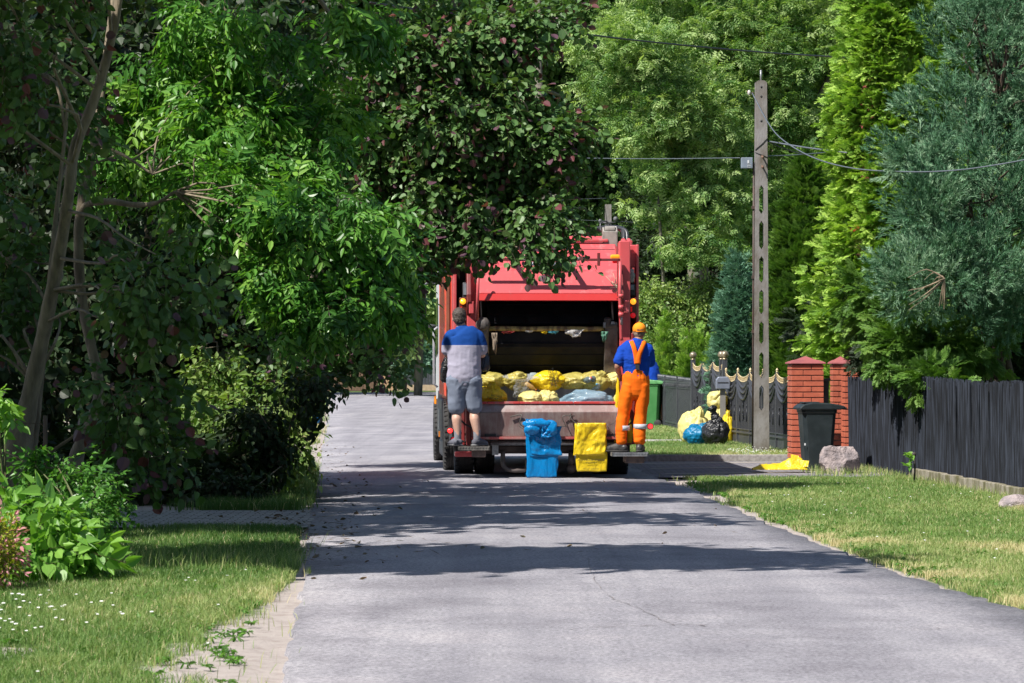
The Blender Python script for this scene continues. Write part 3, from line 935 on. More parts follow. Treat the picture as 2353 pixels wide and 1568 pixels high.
# --- wheels
def wheel(name, u, v, r, wd, steer=0):
    rim_r = r * .56
    b = MB()
    prof = [(rim_r, -wd / 2), (r * .90, -wd / 2), (r * .985, -wd * .42), (r, -wd * .3)]
    for k in range(4):       # tread grooves
        x = -wd * .3 + (k + .5) * wd * .6 / 4.0
        prof += [(r, x - wd * .03), (r - .014, x - wd * .025), (r - .014, x + wd * .025), (r, x + wd * .03)]
    prof += [(r, wd * .3), (r * .985, wd * .42), (r * .90, wd / 2), (rim_r, wd / 2)]
    b.lathe(prof, (u, v, r), 40, 'x', smooth=False)
    for k in range(40):
        a = 2 * math.pi * k / 40
        for s_ in (-1, 1):
            b.box((u + s_ * wd * .40, v + r * .985 * math.cos(a), r + r * .985 * math.sin(a)), (wd * .16, .028, .025), rx=a + math.pi / 2)
    w_ = b.build(name, RUB, TR)
    b = MB(); sg = 1 if u > 0 else -1
    b.lathe([(rim_r, -wd / 2), (rim_r, wd / 2), (rim_r * .8, wd * .46), (rim_r * .6, wd * .2), (.12, wd * .2), (.10, wd * .5), (.02, wd * .52)][::1 if sg > 0 else 1], (u, v, r), 20, 'x')
    for k in range(8):
        a = 2 * math.pi * k / 8; b.ball((u + sg * wd * .32, v + .17 * math.cos(a), r + .17 * math.sin(a)), .022, 6, 4)
    b.build('rim', GALV, w_)
for u in (-1.02, -.745, .745 + .09, 1.02 + .03):
    wheel('wheel', u, 1.75, .50, .25)
for u in (-1.13, 1.12): wheel('wheel', u, 3.15, .50, .26)
for u in (-1.16, 1.16): wheel('wheel', u, 7.6, .48, .28)
b = MB()
for sx in (-1, 1):
    P = [(1.75 + .62 * math.cos(a), .5 + .60 * math.sin(a)) for a in np.linspace(-.1, math.pi - .2, 12)]
    Q = [(1.75 + .64 * math.cos(a), .5 + .63 * math.sin(a)) for a in np.linspace(-.1, math.pi - .2, 12)][::-1]
    b.prism(P + Q, sx * .66, sx * 1.20, 'x')
b.build('mudguard', GREYP, TR, split='lr')
b = MB()
for sx in (-1, 1):
    b.bb(sx * .66, sx * 1.17, 1.13, 1.15, .30, .62)
    b.bb(sx * .64, sx * 1.19, 1.10, 1.16, .54, .60)
b.build('mud_flap', RUB, TR, split='lr')
# side equipment in grey
b = MB()
for sx in (-1, 1):
    b.bb(sx * 1.17, sx * 1.27, 3.9, 6.6, .42, 1.0)
    b.bb(sx * 1.15, sx * 1.24, 3.95, 6.5, .16, .40)
b.build('side_skirt', GREYP, TR, split='lr', bevel=.03)
b = MB(); b.bb(-1.285, -1.27, 4.6, 5.2, .55, .85); b.build('tool_door', LGREY, TR, bevel=.01)
# cab
cab = MB()
cab.prism([(6.45, .55), (8.75, .55), (8.85, 1.5), (8.62, 2.75), (8.3, 2.95), (6.55, 2.95), (6.45, 2.8)], -1.24, 1.24, 'x')
cab = cab.build('cab', WHITEP, TR, bevel=.06)
b = MB(); b.prism([(7.2, 1.65), (8.5, 1.6), (8.35, 2.5), (7.2, 2.5)], -1.25, -1.246, 'x'); b.prism([(7.2, 1.65), (8.5, 1.6), (8.35, 2.5), (7.2, 2.5)], 1.246, 1.25, 'x')
b.build('side_window', plain('dark_glass', (.02, .025, .03), None, .08), cab, split='lr')
b = MB(); b.tube([(-1.26, 6.62, 1.15), (-1.32, 6.62, 1.2), (-1.32, 6.62, 2.0), (-1.26, 6.62, 2.05)], .018, 8); b.build('grab_handle', LGREY, cab)
b = MB(); b.bb(-1.26, -1.20, 6.4, 6.46, .62, 1.1); b.build('cab_panel', GREYP, cab)
b = MB(); b.box((-1.30, 6.5, .96), (.03, .02, .12)); b.box((-1.29, 4.3, .5), (.02, .03, .08)); b.build('side_marker', AMB, TR, split='i')
# mirror with arms
vm = 8.3
def mbox(mb, x0, x1, y0, y1, v, d):
    a = T3(x0, y0, v); c = T3(x1, y1, v)
    mb.box(((a[0] + c[0]) / 2, v, (a[2] + c[2]) / 2), (abs(c[0] - a[0]), d, abs(a[2] - c[2])))
b = MB(); mbox(b, 962, 979, 655, 728, vm, .12); mir = b.build('mirror', BLK, TR, bevel=.03)
b = MB(); mbox(b, 964, 977, 657, 722, vm - .063, .004); b.build('mirror_glass', (lambda: (lambda m: (m[2].inputs['Metallic'].__setattr__('default_value', 1), m[2].inputs['Roughness'].__setattr__('default_value', .03), m[2].inputs['Base Color'].__setattr__('default_value', (.8, .85, .9, 1)), m[0])[-1])(newmat('mirror_glass')))(), mir)
b = MB(); b.tube([T3(971, 726, vm), T3(974, 740, vm), T3(985, 748, vm), T3(1000, 750, vm)], .03, 8)
b.tube([T3(971, 656, vm), T3(985, 648, vm), T3(1000, 650, vm)], .018, 8); b.build('mirror_arm', GREYP, TR, split='i')

# --- tailgate
b = MB()
side = [(-.02, .56), (-.02, 1.0), (.30, 1.06), (.62, 1.5), (.62, 1.98), (.26, 2.30), (.26, 2.40), (.42, 2.70), (.95, 3.05), (1.6, 3.10), (1.6, .60), (.9, .50)]
for sx in (-1, 1):
    b.prism(side, sx * .965, sx * 1.02, 'x')
b.build('tailgate_side', DKRED, TR, split='lr', bevel=.01)
# outer panels (pink plates above, frames below)
def platepx(x0, x1, y0, y1, v, d, mb):
    mbox(mb, x0, x1, y0, y1, v, d)
b = MB()
platepx(1422, 1447, 553, 905, .55, .20, b)     # right column
platepx(1446, 1467, 562, 614, .75, .10, b)
b.bb(1.205, 1.245, .60, 1.6, .62, Zt(562, .8))     # right outer skin
platepx(1053, 1073, 556, 614, .75, .10, b)
platepx(1072, 1093, 556, 905, .55, .20, b)
b.bb(-1.19, -1.145, .65, 1.6, .62, Zt(556, .8))
b.build('tailgate_frame', RED, TR, split='lr', bevel=.012)
b = MB()
for s0, s1 in ((1447, 1463), (1054, 1072)):
    platepx(s0, s1, 614, 684, 1.2, .05, b)
b.bb(-1.15, 1.15, 1.5, 1.62, .7, 3.0)
b.build('recess', BLK, TR)
# upper cover
b = MB()
xl, xr = U(1094, .4), U(1423, .4)
prof = [(.26, Zt(674, .26)), (.44, Zt(623, .44)), (.98, Zt(568, .98)), (1.04, Zt(556, 1.04)), (1.6, Zt(554, 1.6)), (1.6, 2.9), (1.05, 2.90), (.50, 2.60), (.34, Zt(676, .3))]
b.prism(prof, xl, xr, 'x')
cover = b.build('hopper_cover', RED, TR, bevel=.014)
b = MB(); b.prism([(.235, Zt(674.5, .26)), (.34, Zt(674.5, .26)), (.34, Zt(690.5, .22)), (.20, Zt(690.5, .22)), (.20, Zt(689, .22))], xl, xr, 'x')
b.build('cover_lip', REDV, TR, bevel=.006)
b = MB(); b.bb(xl + .02, xr - .02, .93, 1.0, Zt(575, 1) , Zt(572, 1)); b.build('cover_seam', BLK, TR)
b = MB()
b.bb(xl, xr, 1.2, 1.32, 3.06, 3.14); b.bb(xl + .1, xr - .1, 1.0, 1.04, Zt(555, 1), Zt(548, 1)); b.build('top_beam', RED, TR, bevel=.01)
# top bracket and hydraulics
b = MB(); x0, x1 = U(1383, 1.2), U(1417, 1.2)
b.prism([(1.02, 3.02), (1.02, Zt(530, 1)), (1.12, Zt(520, 1)), (1.25, Zt(520, 1)), (1.25, 3.02)], x0, x0 + .025, 'x')
b.prism([(1.02, 3.02), (1.02, Zt(530, 1)), (1.12, Zt(520, 1)), (1.25, Zt(520, 1)), (1.25, 3.02)], x1 - .025, x1, 'x')
b.bb(x0, x1, 1.02, 1.05, 3.02, Zt(530, 1)); b.tube([(x0 + .03, 1.1, Zt(526, 1)), (x1 - .03, 1.1, Zt(526, 1))], .05, 10)
b.build('top_bracket', plain('putty_grey', (.33, .31, .28), (.22, .2, .18), .7, scale=10), TR, bevel=.01)
b = MB()
b.tube(curve([T3(1335, 536, 1.3), T3(1365, 527, 1.3), T3(1400, 522, 1.35), T3(1425, 524, 1.3), T3(1433, 532, 1.2), T3(1434, 551, 1.1)], 5), .035, 8)
b.tube(curve([T3(1195, 546, 1.3), T3(1230, 544, 1.2), T3(1260, 541, 1.3), T3(1300, 548, 1.3)], 5), .02, 8)
b.tube(curve([T3(1418, 522, 1.3), T3(1436, 528, 1.2), T3(1441, 538, 1.15), T3(1441, 556, 1.1)], 5), .026, 8)
b.tube(curve([T3(1380, 531, 1.1), T3(1380, 512, 1.15), T3(1393, 508, 1.2), T3(1402, 516, 1.2)], 5), .01, 6)
b.tube(curve([T3(1215, 530, 1.2), T3(1222, 526, 1.2), T3(1232, 540, 1.2)], 5), .03, 6)
b.build('hydraulic_hose', plain('hose', (.03, .03, .035), (.06, .06, .065), .35), TR)
b = MB(); platepx(1436, 1452, 552, 562, .95, .1, b); b.tube([T3(1432, 551, .95), T3(1437, 566, .85)], .035, 8); b.tube([T3(1444, 550, .95), T3(1449, 566, .85)], .03, 8)
b.build('top_cylinder', RED, TR)
# round wooden pole and red square bar across the cover
b = MB(); P = curve([T3(1172, 594.5, .12), T3(1255, 594, .12), T3(1345, 594, .12)], 5); b.tube(P, [.034, .032, .03, .034, .032, .03, .033, .032, .03, .026, .014], 9)
b.build('wooden_pole', WOODG, TR)
b = MB(); mbox(b, 1100, 1176, 592, 599, .2, .03); mbox(b, 1342, 1424, 593, 599, .12, .045); mbox(b, 1372, 1379, 580, 610, .1, .03)
for x in (1176, 1300): mbox(b, x, x + 8, 590, 602, .35, .5)
mbox(b, 1418, 1425, 594, 680, .12, .045)
b.build('cross_bar', DKRED, TR, split='i', bevel=.004)
# plates
lp = plain('plate_white', (.72, .73, .75), (.66, .67, .7), .35)
b = MB(); mbox(b, 1211, 1299, 601, 610, .40, .012); pl = b.build('sign_strip', lp, TR)
b = MB(); mbox(b, 1211, 1217, 601, 604.5, .392, .006); b.build('blue_field', plain('eu_blue', (.02, .08, .5), None, .4), pl)
b = MB(); mbox(b, 1200, 1300, 586, 592, .52, .012); pl2 = b.build('licence_plate', lp, TR)
b = MB()
for x in (1222, 1229, 1236, 1246, 1254, 1262, 1270, 1279, 1287): mbox(b, x, x + 3.6, 587, 591.6, .512, .006)
b.build('plate_character', plain('ink', (.015, .015, .015), None, .6), pl2)
def text_mesh(name, s_, size, mat, parent, loc, rot, extrude=0.001):
    cu = bpy.data.curves.new(name, 'FONT'); cu.body = s_; cu.size = size; cu.extrude = extrude; cu.align_x = 'CENTER'; cu.align_y = 'CENTER'; cu.resolution_u = 2
    tmp = bpy.data.objects.new(name, cu); COL.objects.link(tmp)
    bpy.context.view_layer.update()
    me = bpy.data.meshes.new_from_object(tmp.evaluated_get(bpy.context.evaluated_depsgraph_get()))
    bpy.data.objects.remove(tmp); me.materials.clear()
    o = link(name, me, mat, parent); o.location = loc; o.rotation_euler = rot
    return o
INK = plain('black_ink', (.02, .02, .02), (.03, .03, .03), .6)
b = MB()
for k in range(17):
    x = 1221 + k * 4.5 + (2 if k > 7 else 0)
    mbox(b, x, x + random.uniform(2.2, 3.6), 605.5, 608, .392, .006)
b.build('small_print', plain('blue_grey_ink', (.10, .16, .28), None, .6), pl)
b = MB(); mbox(b, 1244, 1256, 612, 620, .35, .06); b.tube(curve([T3(1220, 613, .40), T3(1245, 614, .39), T3(1300, 613, .40), T3(1340, 609, .42)], 4), .006, 5); b.build('camera_unit', BLK, TR, bevel=.01)
# amber/red upper lamps
b = MB(); mbox(b, 1402, 1424, 584, 594, .34, .1); mbox(b, 1084, 1092, 588, 600, .34, .1); ob = b.build('upper_lamp', AMB, TR, split='lr', bevel=.02)
b = MB(); mbox(b, 1407, 1424, 598, 604, .36, .06); b.build('stop_lamp', REDL, TR, bevel=.01)
# work lights in recesses with rag
for k, (x0_, x1_, y0_, y1_) in enumerate(((1447.5, 1458, 653, 668), (1063, 1073, 650, 680))):
    b = MB(); mbox(b, x0_ - 1, x1_ + 1, y0_ - 2, y1_ + 12, .62, .12); wl = b.build('work_light', BLK, TR, bevel=.02)
    b = MB(); mbox(b, x0_ + 1, x1_ - 1, y0_ + 1, y1_ - 3, .555, .01); b.build('lens', plain('lens_grey', (.22, .26, .30), None, .12), wl)
b = MB(); b.tube(curve([T3(1452, 618, .6), T3(1451, 632, .58), T3(1450, 648, .6)], 4), [(.03, .02)] * 3 + [(.045, .02)] * 3 + [(.04, .025)] * 3, 8); b.build('rag', plain('rag', (.42, .40, .38), (.2, .18, .17), .9, scale=20, bmp=.8), TR)
b = MB(); mbox(b, 1117 - 13, 1117 + 2, 0 + 667, 678, .5, .08); b.build('junction_box', plain('brown_box', (.14, .08, .06), None, .5), TR)
# tail lamp clusters
for (x0_, x1_) in ((1447.5, 1462.5), (1054.5, 1072)):
    b = MB(); mbox(b, x0_, x1_, 683, 730, .55, .1); tl = b.build('tail_light', plain('smoked_red', (.12, .03, .02), None, .3), TR, bevel=.015)
    xc = (x0_ + x1_) / 2
    b = MB(); q = T3(xc, 692, .49); b.lathe([(.04, 0), (.038, -.01), (.0, -.012)], q, 16, 'y'); b.build('indicator', lampmat('amber_on', (1, .35, .02), .9), tl)
    b = MB()
    for yy in (704, 708, 712): mbox(b, xc - 6, xc - 2.5, yy, yy + 3, .49, .01)
    q = T3(xc - .5, 724, .49); b.lathe([(.036, 0), (.034, -.01), (.0, -.012)], q, 14, 'y'); b.build('brake_lamp', REDL, tl)
# right hand pipe / lock linkage
b = MB(); b.tube([T3(1425, 600, .1), T3(1424, 680, .1), T3(1426, 720, .12), T3(1427, 775, .2), T3(1429, 782, .2)], .022, 8)
for yy in (679, 705, 722): b.tube([T3(1421, yy, .1), T3(1432, yy, .1)], .03, 8)
b.tube([T3(1099, 612, .1), T3(1097, 680, .1), T3(1096, 735, .2)], .02, 8)
b.build('lock_rod', RED, TR, split='lr')
b = MB(); b.tube([T3(1427, 722, .12), T3(1428, 745, .14)], .018, 8); b.tube([T3(1406, 692, .5), T3(1408, 735, .5)], .014, 8); b.tube([T3(1104.5, 692, .5), T3(1105.5, 735, .5)], .010, 8); b.build('piston_rod', LGREY, TR, split='i')
b = MB(); platepx(1433, 1446, 690, 718, .3, .05, b); platepx(1077, 1088, 692, 720, .3, .05, b); b.tube([T3(1430, 700, .3), T3(1440, 690, .3)], .02, 6)
b.build('lock_bracket', RED, TR, split='lr', bevel=.008)
b = MB()
for k in range(14):
    a = T3(1416 + rn(2), 655 + rn(3), .15); b.tube([a, (a[0] + rn(.05), a[1] + rn(.02), a[2] + rn(.05)), (a[0] + rn(.07), a[1], a[2] + rn(.08))], .004, 4)
b.build('dry_twigs', plain('dry_twig', (.45, .38, .28), (.25, .2, .15), .9), TR)
# --- mouth: packer plates
b = MB()
b.bb(-.965, .965, 1.10, 1.5, 1.2, 2.95)
b.build('mouth_back', BLK, TR)
b = MB()
xl2, xr2 = U(1118, .6), U(1400, .6)
b.prism([(.80, 2.50), (.70, 2.24), (.62, 2.02), (.66, 1.98), (.9, 2.0), (1.0, 2.5)], xl2, xr2, 'x')
for zz in (2.28, 2.14, 2.03): b.bb(xl2 + .03, xr2 - .03, .60 + (zz - 2.02) * .35, .66 + (zz - 2.02) * .35, zz - .008, zz + .008)
for k in range(4): b.bb(xl2 + .1 + k * .42, xl2 + .14 + k * .42, .60, .7, 2.05, 2.12)
b.build('carrier_plate', NAVY, TR, bevel=.01)
b = MB(); b.prism([(.52, 1.92), (.60, 1.93), (.80, 1.66), (.86, 1.40), (.80, 1.38), (.72, 1.46), (.56, 1.72)], xl2 - .02, xr2 + .02, 'x')
for zz, yy in ((1.76, .545), (1.62, .625), (1.47, .705)): b.bb(xl2, xr2, yy - .01, yy + .02, zz - .006, zz + .006)
packer = b.build('packer_blade', NAVY, TR, bevel=.01)
b = MB()
xs = np.linspace(U(1120, .5), U(1389, .5), 14)
b.tube([(x, .50, Zt(754.6, .5) + .004 * math.sin(i)) for i, x in enumerate(xs)], [.032] * 13 + [.028], 10); b.build('blade_pipe', RUST, TR)
b = MB()
b.tube([T3(1111, 748, .45), T3(1111, 815, .6)], .07, 10); b.ball(T3(1109, 745, .45), .10)
b.tube([T3(1396, 730, .42), T3(1396, 745, .45)], .05, 10); b.tube([T3(1385, 746, .45), T3(1418, 746, .45)], .045, 10)
b.prism([(.42, Zt(750, .45)), (.55, Zt(750, .45)), (.9, 1.38), (.65, 1.38)], U(1389, .5), U(1420, .5), 'x')
b.prism([(.42, Zt(750, .45)), (.55, Zt(750, .45)), (.9, 1.38), (.65, 1.38)], U(1094, .5), U(1112, .5), 'x')
b.build('packer_arm', plain('greasy_steel', (.05, .045, .045), (.16, .14, .13), .5, scale=6, bmp=.4), TR, split='lr', bevel=.012)
b = MB(); mbox(b, 1386, 1391, 740, 752, .41, .03); mbox(b, 1404, 1412, 738, 744, .41, .03); b.build('bolt', GALV, TR)
# hopper trough
b = MB()
tr = [(.02, 1.0), (.06, .98), (.12, .80), (.40, .66), (.75, .70), (1.0, .95), (1.10, 1.35), (1.14, 1.35), (1.06, .93), (.78, .64), (.38, .60), (.04, .74), (-.02, .98)]
b.prism(tr, -.965, .965, 'x'); b.build('hopper_trough', plain('scoured_steel', (.46, .48, .54), (.30, .32, .38), .4, metal=.35, scale=3, mapping=(3, 1, 1), lo=.3, hi=.7), TR)
b = MB(); b.bb(-.96, .96, .98, 1.0, 1.0, 1.36); b.build('hopper_wall', plain('scoured_steel_b', (.50, .52, .58), (.30, .32, .38), .45, metal=.2, scale=3, mapping=(3, 1, 1)), TR)
# rear face
b = MB()
u0, u1 = -.98, .98
b.prism([(-.10, Zt(946, 0)), (-.02, Zt(927.5, 0)), (.03, Zt(927.5, 0)), (.0, Zt(946, 0))], u0, u1, 'x'); b.build('hopper_lip_face', DUSTL, TR, bevel=.006)
b = MB(); b.prism([(-.10, Zt(946.5)), (-.02, Zt(946.5)), (.02, .56), (-.06, .56)], u0, u1, 'x'); face = b.build('hopper_face', DUST, TR, bevel=.006)
b = MB(); b.bb(u0, u1, -.10, .06, .525, .56); b.bb(-.97, -.90, -.085, -.06, .56, .66)
b.build('bottom_flange', paint('flange', (.34, .05, .05), (.30, .22, .20), .7, .6), TR, bevel=.006)
b = MB()
for (a0, a1) in ((1105, 1117.5), (1118.5, 1192), (1193, 1217), (1218, 1316), (1317.5, 1424)): b.bb(U(a0), U(a1), -.045, .04, Zt(927.4), Zt(921.8))
b.build('rim_strip', paint('rim_red', (.50, .05, .05), (.35, .2, .2), .55, .4), TR, bevel=.006)
b = MB()
for (x0_, x1_) in ((1113, 1139), (1394, 1413)):
    mbox(b, x0_, x1_, 996, 1011, -.062, .03)
b.build('slot', BLK, TR, split='lr')
# lower side cheeks behind the steps
b = MB()
for sx in (-1, 1):
    b.prism([(-.06, .45), (-.06, 1.0), (.1, 1.05), (.9, 1.05), (.9, .45)], sx * .985, sx * 1.04, 'x')
    b.bb(sx * 1.06, sx * 1.10, .02, .08, .45, 1.5); b.bb(sx * 1.12, sx * 1.17, .30, .36, .45, 1.9)
b.build('hopper_cheek', paint('cheek', (.24, .025, .025), (.10, .05, .05), .5, .5), TR, split='lr', bevel=.008)
b = MB()
for sx in (-1, 1):
    b.tube([(sx * .93, -.1, .66), (sx * 1.06, -.13, .72), (sx * 1.12, -.06, .78)], .012, 6)
    b.tube([(sx * 1.15, 0, 1.0), (sx * 1.15, -.06, 1.05), (sx * 1.15, -.06, 1.6), (sx * 1.15, 0.1, 1.65)], .014, 8)
b.build('grab_rail', plain('black_tube', (.02, .02, .022), None, .4), TR, split='lr')
# steps (open gratings)
def step(xa, xb, zt, y0, y1, m_):
    b = MB(); ua, ub = U(xa, -.2), U(xb, -.2)
    b.bb(ua, ub, y0, y0 + .025, zt - .05, zt); b.bb(ua, ub, y1 - .025, y1, zt - .05, zt); b.bb(ua, ua + .02, y0, y1, zt - .05, zt); b.bb(ub - .02, ub, y0, y1, zt - .05, zt)
    n = int((ub - ua) / .035)
    for k in range(1, n): x = ua + (ub - ua) * k / n; b.bb(x - .004, x + .004, y0 + .02, y1 - .02, zt - .035, zt - .004)
    for k in range(1, 6):
        y = y0 + (y1 - y0) * k / 6; b.bb(ua + .02, ub - .02, y - .004, y + .004, zt - .03, zt - .006)
    for k in range(n):      # serrated rear edge
        x = ua + (ub - ua) * (k + .5) / n; b.box((x, y0 - .002, zt - .012), (.014, .012, .022))
    s_ = b.build('step', m_, TR)
    b = MB(); b.bb(ua + .18, ub - .05, y0 + .05, y1 + .1, zt - .14, zt - .055); b.build('step_bracket', plain('step_bracket', (.16, .11, .09), (.07, .05, .05), .7, scale=12), s_, bevel=.01)
ZL, ZR = .445, .365
step(1052, 1124, ZL, -.42, -.06, plain('dirty_grating', (.07, .065, .06), (.16, .15, .14), .6, scale=20))
step(1403, 1487, ZR, -.42, -.06, GALV)
b = MB(); b.bb(U(1045), U(1090), -.02, .3, .30, .36); b.build('step_plate', RED, TR, bevel=.006)
# position lamps on stalks
for (x, y, s_) in ((1033.6, 988.5, 1), (1041, 1009, 1), (1494, 979, -1)):
    q = A(T3(x, y, .02)); b = MB(); b.tube([q + A([s_ * .01, 0, 0]), q + A([s_ * .09, 0, -.01]), q + A([s_ * .2, .03, -.05])], .016, 8)
    b.lathe([(.03, .02), (.042, 0), (.042, -.03), (.036, -.035)], q, 14, 'y'); st = b.build('marker_stalk', RUB, TR)
    b = MB(); b.lathe([(.034, -.03), (.03, -.045), (.01, -.052)], q, 14, 'y'); b.build('marker_lens', REDL if y > 1000 else REDON, st)
# wire hooks for the bags
b = MB()
def wire(pts, r=.006): b.tube(curve([T3(x, y, v) for x, y, v in pts], 3), r, 5)
wire([(1172, 957, -.12), (1195, 952, -.12), (1198, 956, -.13), (1194, 972, -.14), (1206, 982, -.15)], .009)
wire([(1206, 982, -.15), (1290, 978, -.15), (1300, 980, -.15), (1292, 956, -.13), (1320, 955, -.12)], .007)
wire([(1310, 948, -.11), (1309, 968, -.13)], .008); wire([(1309, 955, -.12), (1318, 968, -.13), (1327, 974, -.14)], .007)
wire([(1394, 976, -.14), (1412, 970, -.13), (1420, 950, -.12)], .005); wire([(1190, 975, -.13), (1200, 984, -.14), (1215, 986, -.14)], .005)
wire([(1394, 976, -.14), (1402, 990, -.13), (1408, 996, -.12)], .006); wire([(1284, 985, -.13), (1286, 1010, -.1)], .008)
b.build('wire_hook', plain('dark_wire', (.05, .045, .04), (.12, .1, .09), .5), TR, split='i')

# ------------------------------------------------------------------ bags
def plastic(name, c, c2, rough=.28, trans=.25, bmp=.7, scale=9, alpha=None):
    m, nt, b = newmat(name)
    col = ramp(nt, [(.35, c), (.7, c2)], noise_node(nt, 3, 4))
    nt.links.new(col, b.inputs['Base Color']); b.inputs['Roughness'].default_value = rough
    n1 = noise_node(nt, scale, 5, mapping=(1, 1, .45), rough=.6)
    bump(nt, b, n1, bmp, .05)
    tr = nt.nodes.new('ShaderNodeBsdfTranslucent'); nt.links.new(col, tr.inputs[0])
    mx = nt.nodes.new('ShaderNodeMixShader'); mx.inputs[0].default_value = trans
    nt.links.new(b.outputs[0], mx.inputs[1]); nt.links.new(tr.outputs[0], mx.inputs[2])
    out = mx.outputs[0]
    if alpha is not None:
        tp = nt.nodes.new('ShaderNodeBsdfTransparent'); m3 = nt.nodes.new('ShaderNodeMixShader'); m3.inputs[0].default_value = alpha
        nt.links.new(tp.outputs[0], m3.inputs[1]); nt.links.new(out, m3.inputs[2]); out = m3.outputs[0]
    nt.links.new(out, nt.nodes['Material Output'].inputs[0])
    return m
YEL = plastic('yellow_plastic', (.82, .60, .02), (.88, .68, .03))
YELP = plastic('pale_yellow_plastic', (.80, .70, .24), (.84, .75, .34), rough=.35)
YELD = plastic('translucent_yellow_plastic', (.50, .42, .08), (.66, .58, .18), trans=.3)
BLU = plastic('blue_plastic', (.003, .22, .56), (.006, .28, .68), rough=.22)
BLU2 = plastic('teal_blue_plastic', (.004, .17, .36), (.006, .24, .46), rough=.3)
BLACKP = plastic('black_plastic', (.012, .012, .014), (.02, .02, .023), rough=.26, trans=.02, bmp=1.0)
DKP = plastic('dark_blue_plastic', (.012, .02, .035), (.02, .03, .05), rough=.3, trans=.05)
CLR = plastic('clear_blue_plastic', (.30, .48, .62), (.45, .60, .72), rough=.12, trans=.2, alpha=.55)
CLR2 = plastic('clear_plastic', (.55, .58, .62), (.6, .62, .66), rough=.12, trans=.2, alpha=.5)

def bag_geo(r, h, seed, neck=.16, squash=(1, 1), n=44, m=34, tuft=.14, lean=(0, 0), lump=.12):
    """tied sack standing on z=0"""
    rs = np.random.default_rng(seed)
    th = np.linspace(0, 2 * np.pi, n, endpoint=False)
    t = np.linspace(0, 1, m)
    ph = rs.uniform(0, 6.28, 8); fr = rs.integers(5, 17, 8)
    rows = []
    for k, s_ in enumerate(t):
        if s_ < .8:
            q = s_ / .8
            base = (1 - (2 * q - .85) ** 2 * .9) if q > .42 else 1 - .35 * ((.42 - q) / .42) ** 3
            base = max(base, 0.001)
            R = r * base ** .6 if q > .42 else r * base
            R = max(R, neck * r)
            z = h * q
        else:
            q = (s_ - .8) / .2
            R = r * (neck + (tuft / max(r, .01)) * 1.2 * q ** 1.3); z = h * (1 + .26 * q)
        cr = np.zeros(n)
        amp = .010 + .055 * max(0, (s_ - .25)) ** 1.2 if s_ < .8 else .16
        for a, f in zip(ph, fr): cr += np.abs(np.sin(th * f / 2 + a))
        cr = (cr / 8 - .6) * amp * (R if s_ > .8 else r) * 3
        Rr = R + cr
        P = np.stack([Rr * np.cos(th) * squash[0] + lean[0] * s_ ** 2, Rr * np.sin(th) * squash[1] + lean[1] * s_ ** 2, np.full(n, z)], -1)
        rows.append(P)
    G = np.array(rows)
    nz = fbm(G * (1.3 / r) + seed, seed, 3) - .5
    dirn = norm(G - A([0, 0, h * .45]))
    w_ = np.where(t < .8, 1, .3)[:, None, None]
    nz2 = 1 - np.abs(fbm(G * (3.6 / r) + seed * 2, seed + 9, 2) - .5) * 4
    G = G + dirn * (nz[..., None] * r * lump * 4 + nz2[..., None] * r * .035) * w_
    G[..., 2] = np.maximum(G[..., 2], 0.0)
    return G

def bag(name, label, cat, loc, r, h, mat, seed, group=None, rot=(0, 0, 0), text=None, **kw):
    G = bag_geo(r, h, seed, **kw)
    mb = MB().grid(G, closed_u=True)
    n = G.shape[1]; mb.f.append(tuple(range(n))[::-1]); mb.sm.append(True)
    o = mb.build(name, mat)
    tag(o, label, cat, group)
    o.location = loc; o.rotation_euler = rot
    return o

def W3(dx, dy, Y): return tuple(pt(dx, dy, Y))
def project_text(s_, size, obj_parent, loc, rot, mat=INK):
    t = text_mesh('printed_text', s_, size, mat, obj_parent, loc, rot, .0015)
    return t

# bags in the hopper (world positions computed through the truck frame)
RT = Matrix.Rotation(math.radians(2.6), 4, 'Z')
def TW(u, v, z):
    q = RT @ Vector((u, v, 0)); return (UX + q.x, VT + q.y, z)
def TP(dx, dy, v): return TW(*T3(dx, dy, v))
G1 = 'yellow garbage sacks lying in the truck hopper'
def sack(name, label, loc, dims, knot, mat, seed, group=None, pleat=.10, amp=.16, knob=.16, rz=0):
    """crumpled filled sack: ellipsoid with pleats radiating from the knot direction and sharp creases"""
    mb = MB(); mb.ball((0, 0, 0), 1.0, 72, 48)
    V = norm(A(mb.v)); k = norm(A(knot)); a = norm(np.cross(k, (0.3, .2, 1))); b2 = np.cross(k, a)
    c = V @ k; th = np.arctan2(V @ b2, V @ a); rs = np.random.default_rng(seed)
    pl = sum(np.abs(np.sin(th * f / 2 + rs.uniform(0, 6))) for f in (7, 11, 17)) / 3 - .62
    near = np.clip((c + .35) / 1.35, 0, 1) ** 1.4
    R = 1 + pl * pleat * near * 2.2
    R += (fbm(V * 1.5 + seed, seed, 3) - .5) * amp * 3
    R += (1 - np.abs(fbm(V * 2.6 + seed, seed + 4, 2) - .5) * 5) * .055
    R += (1 - np.abs(fbm(V * 6 + seed, seed + 8, 2) - .5) * 5) * .022
    tip = np.clip((c - .93) / .07, 0, 1)
    R += tip * (knob + .5 * pl * knob)
    R -= .12 * np.clip(1 - np.abs(c - .90) / .05, 0, 1)
    V = V * R[:, None] * A(dims)
    mb.v = [tuple(q) for q in V]
    o = mb.build(name, mat); o.location = loc; o.rotation_euler = (0, 0, rz); tag(o, label, 'garbage bag' if 'sack' in label else 'plastic bag', group)
    return o
def hs(x0, x1, y0, y1, v, dep, knot, mat, seed, label, **kw):
    k = (VT + v) / F
    return sack('garbage_bag', label, TP((x0 + x1) / 2, (y0 + y1) / 2, v), ((x1 - x0) / 2 * k, dep, (y1 - y0) / 2 * k), knot, mat, seed, G1, **kw)
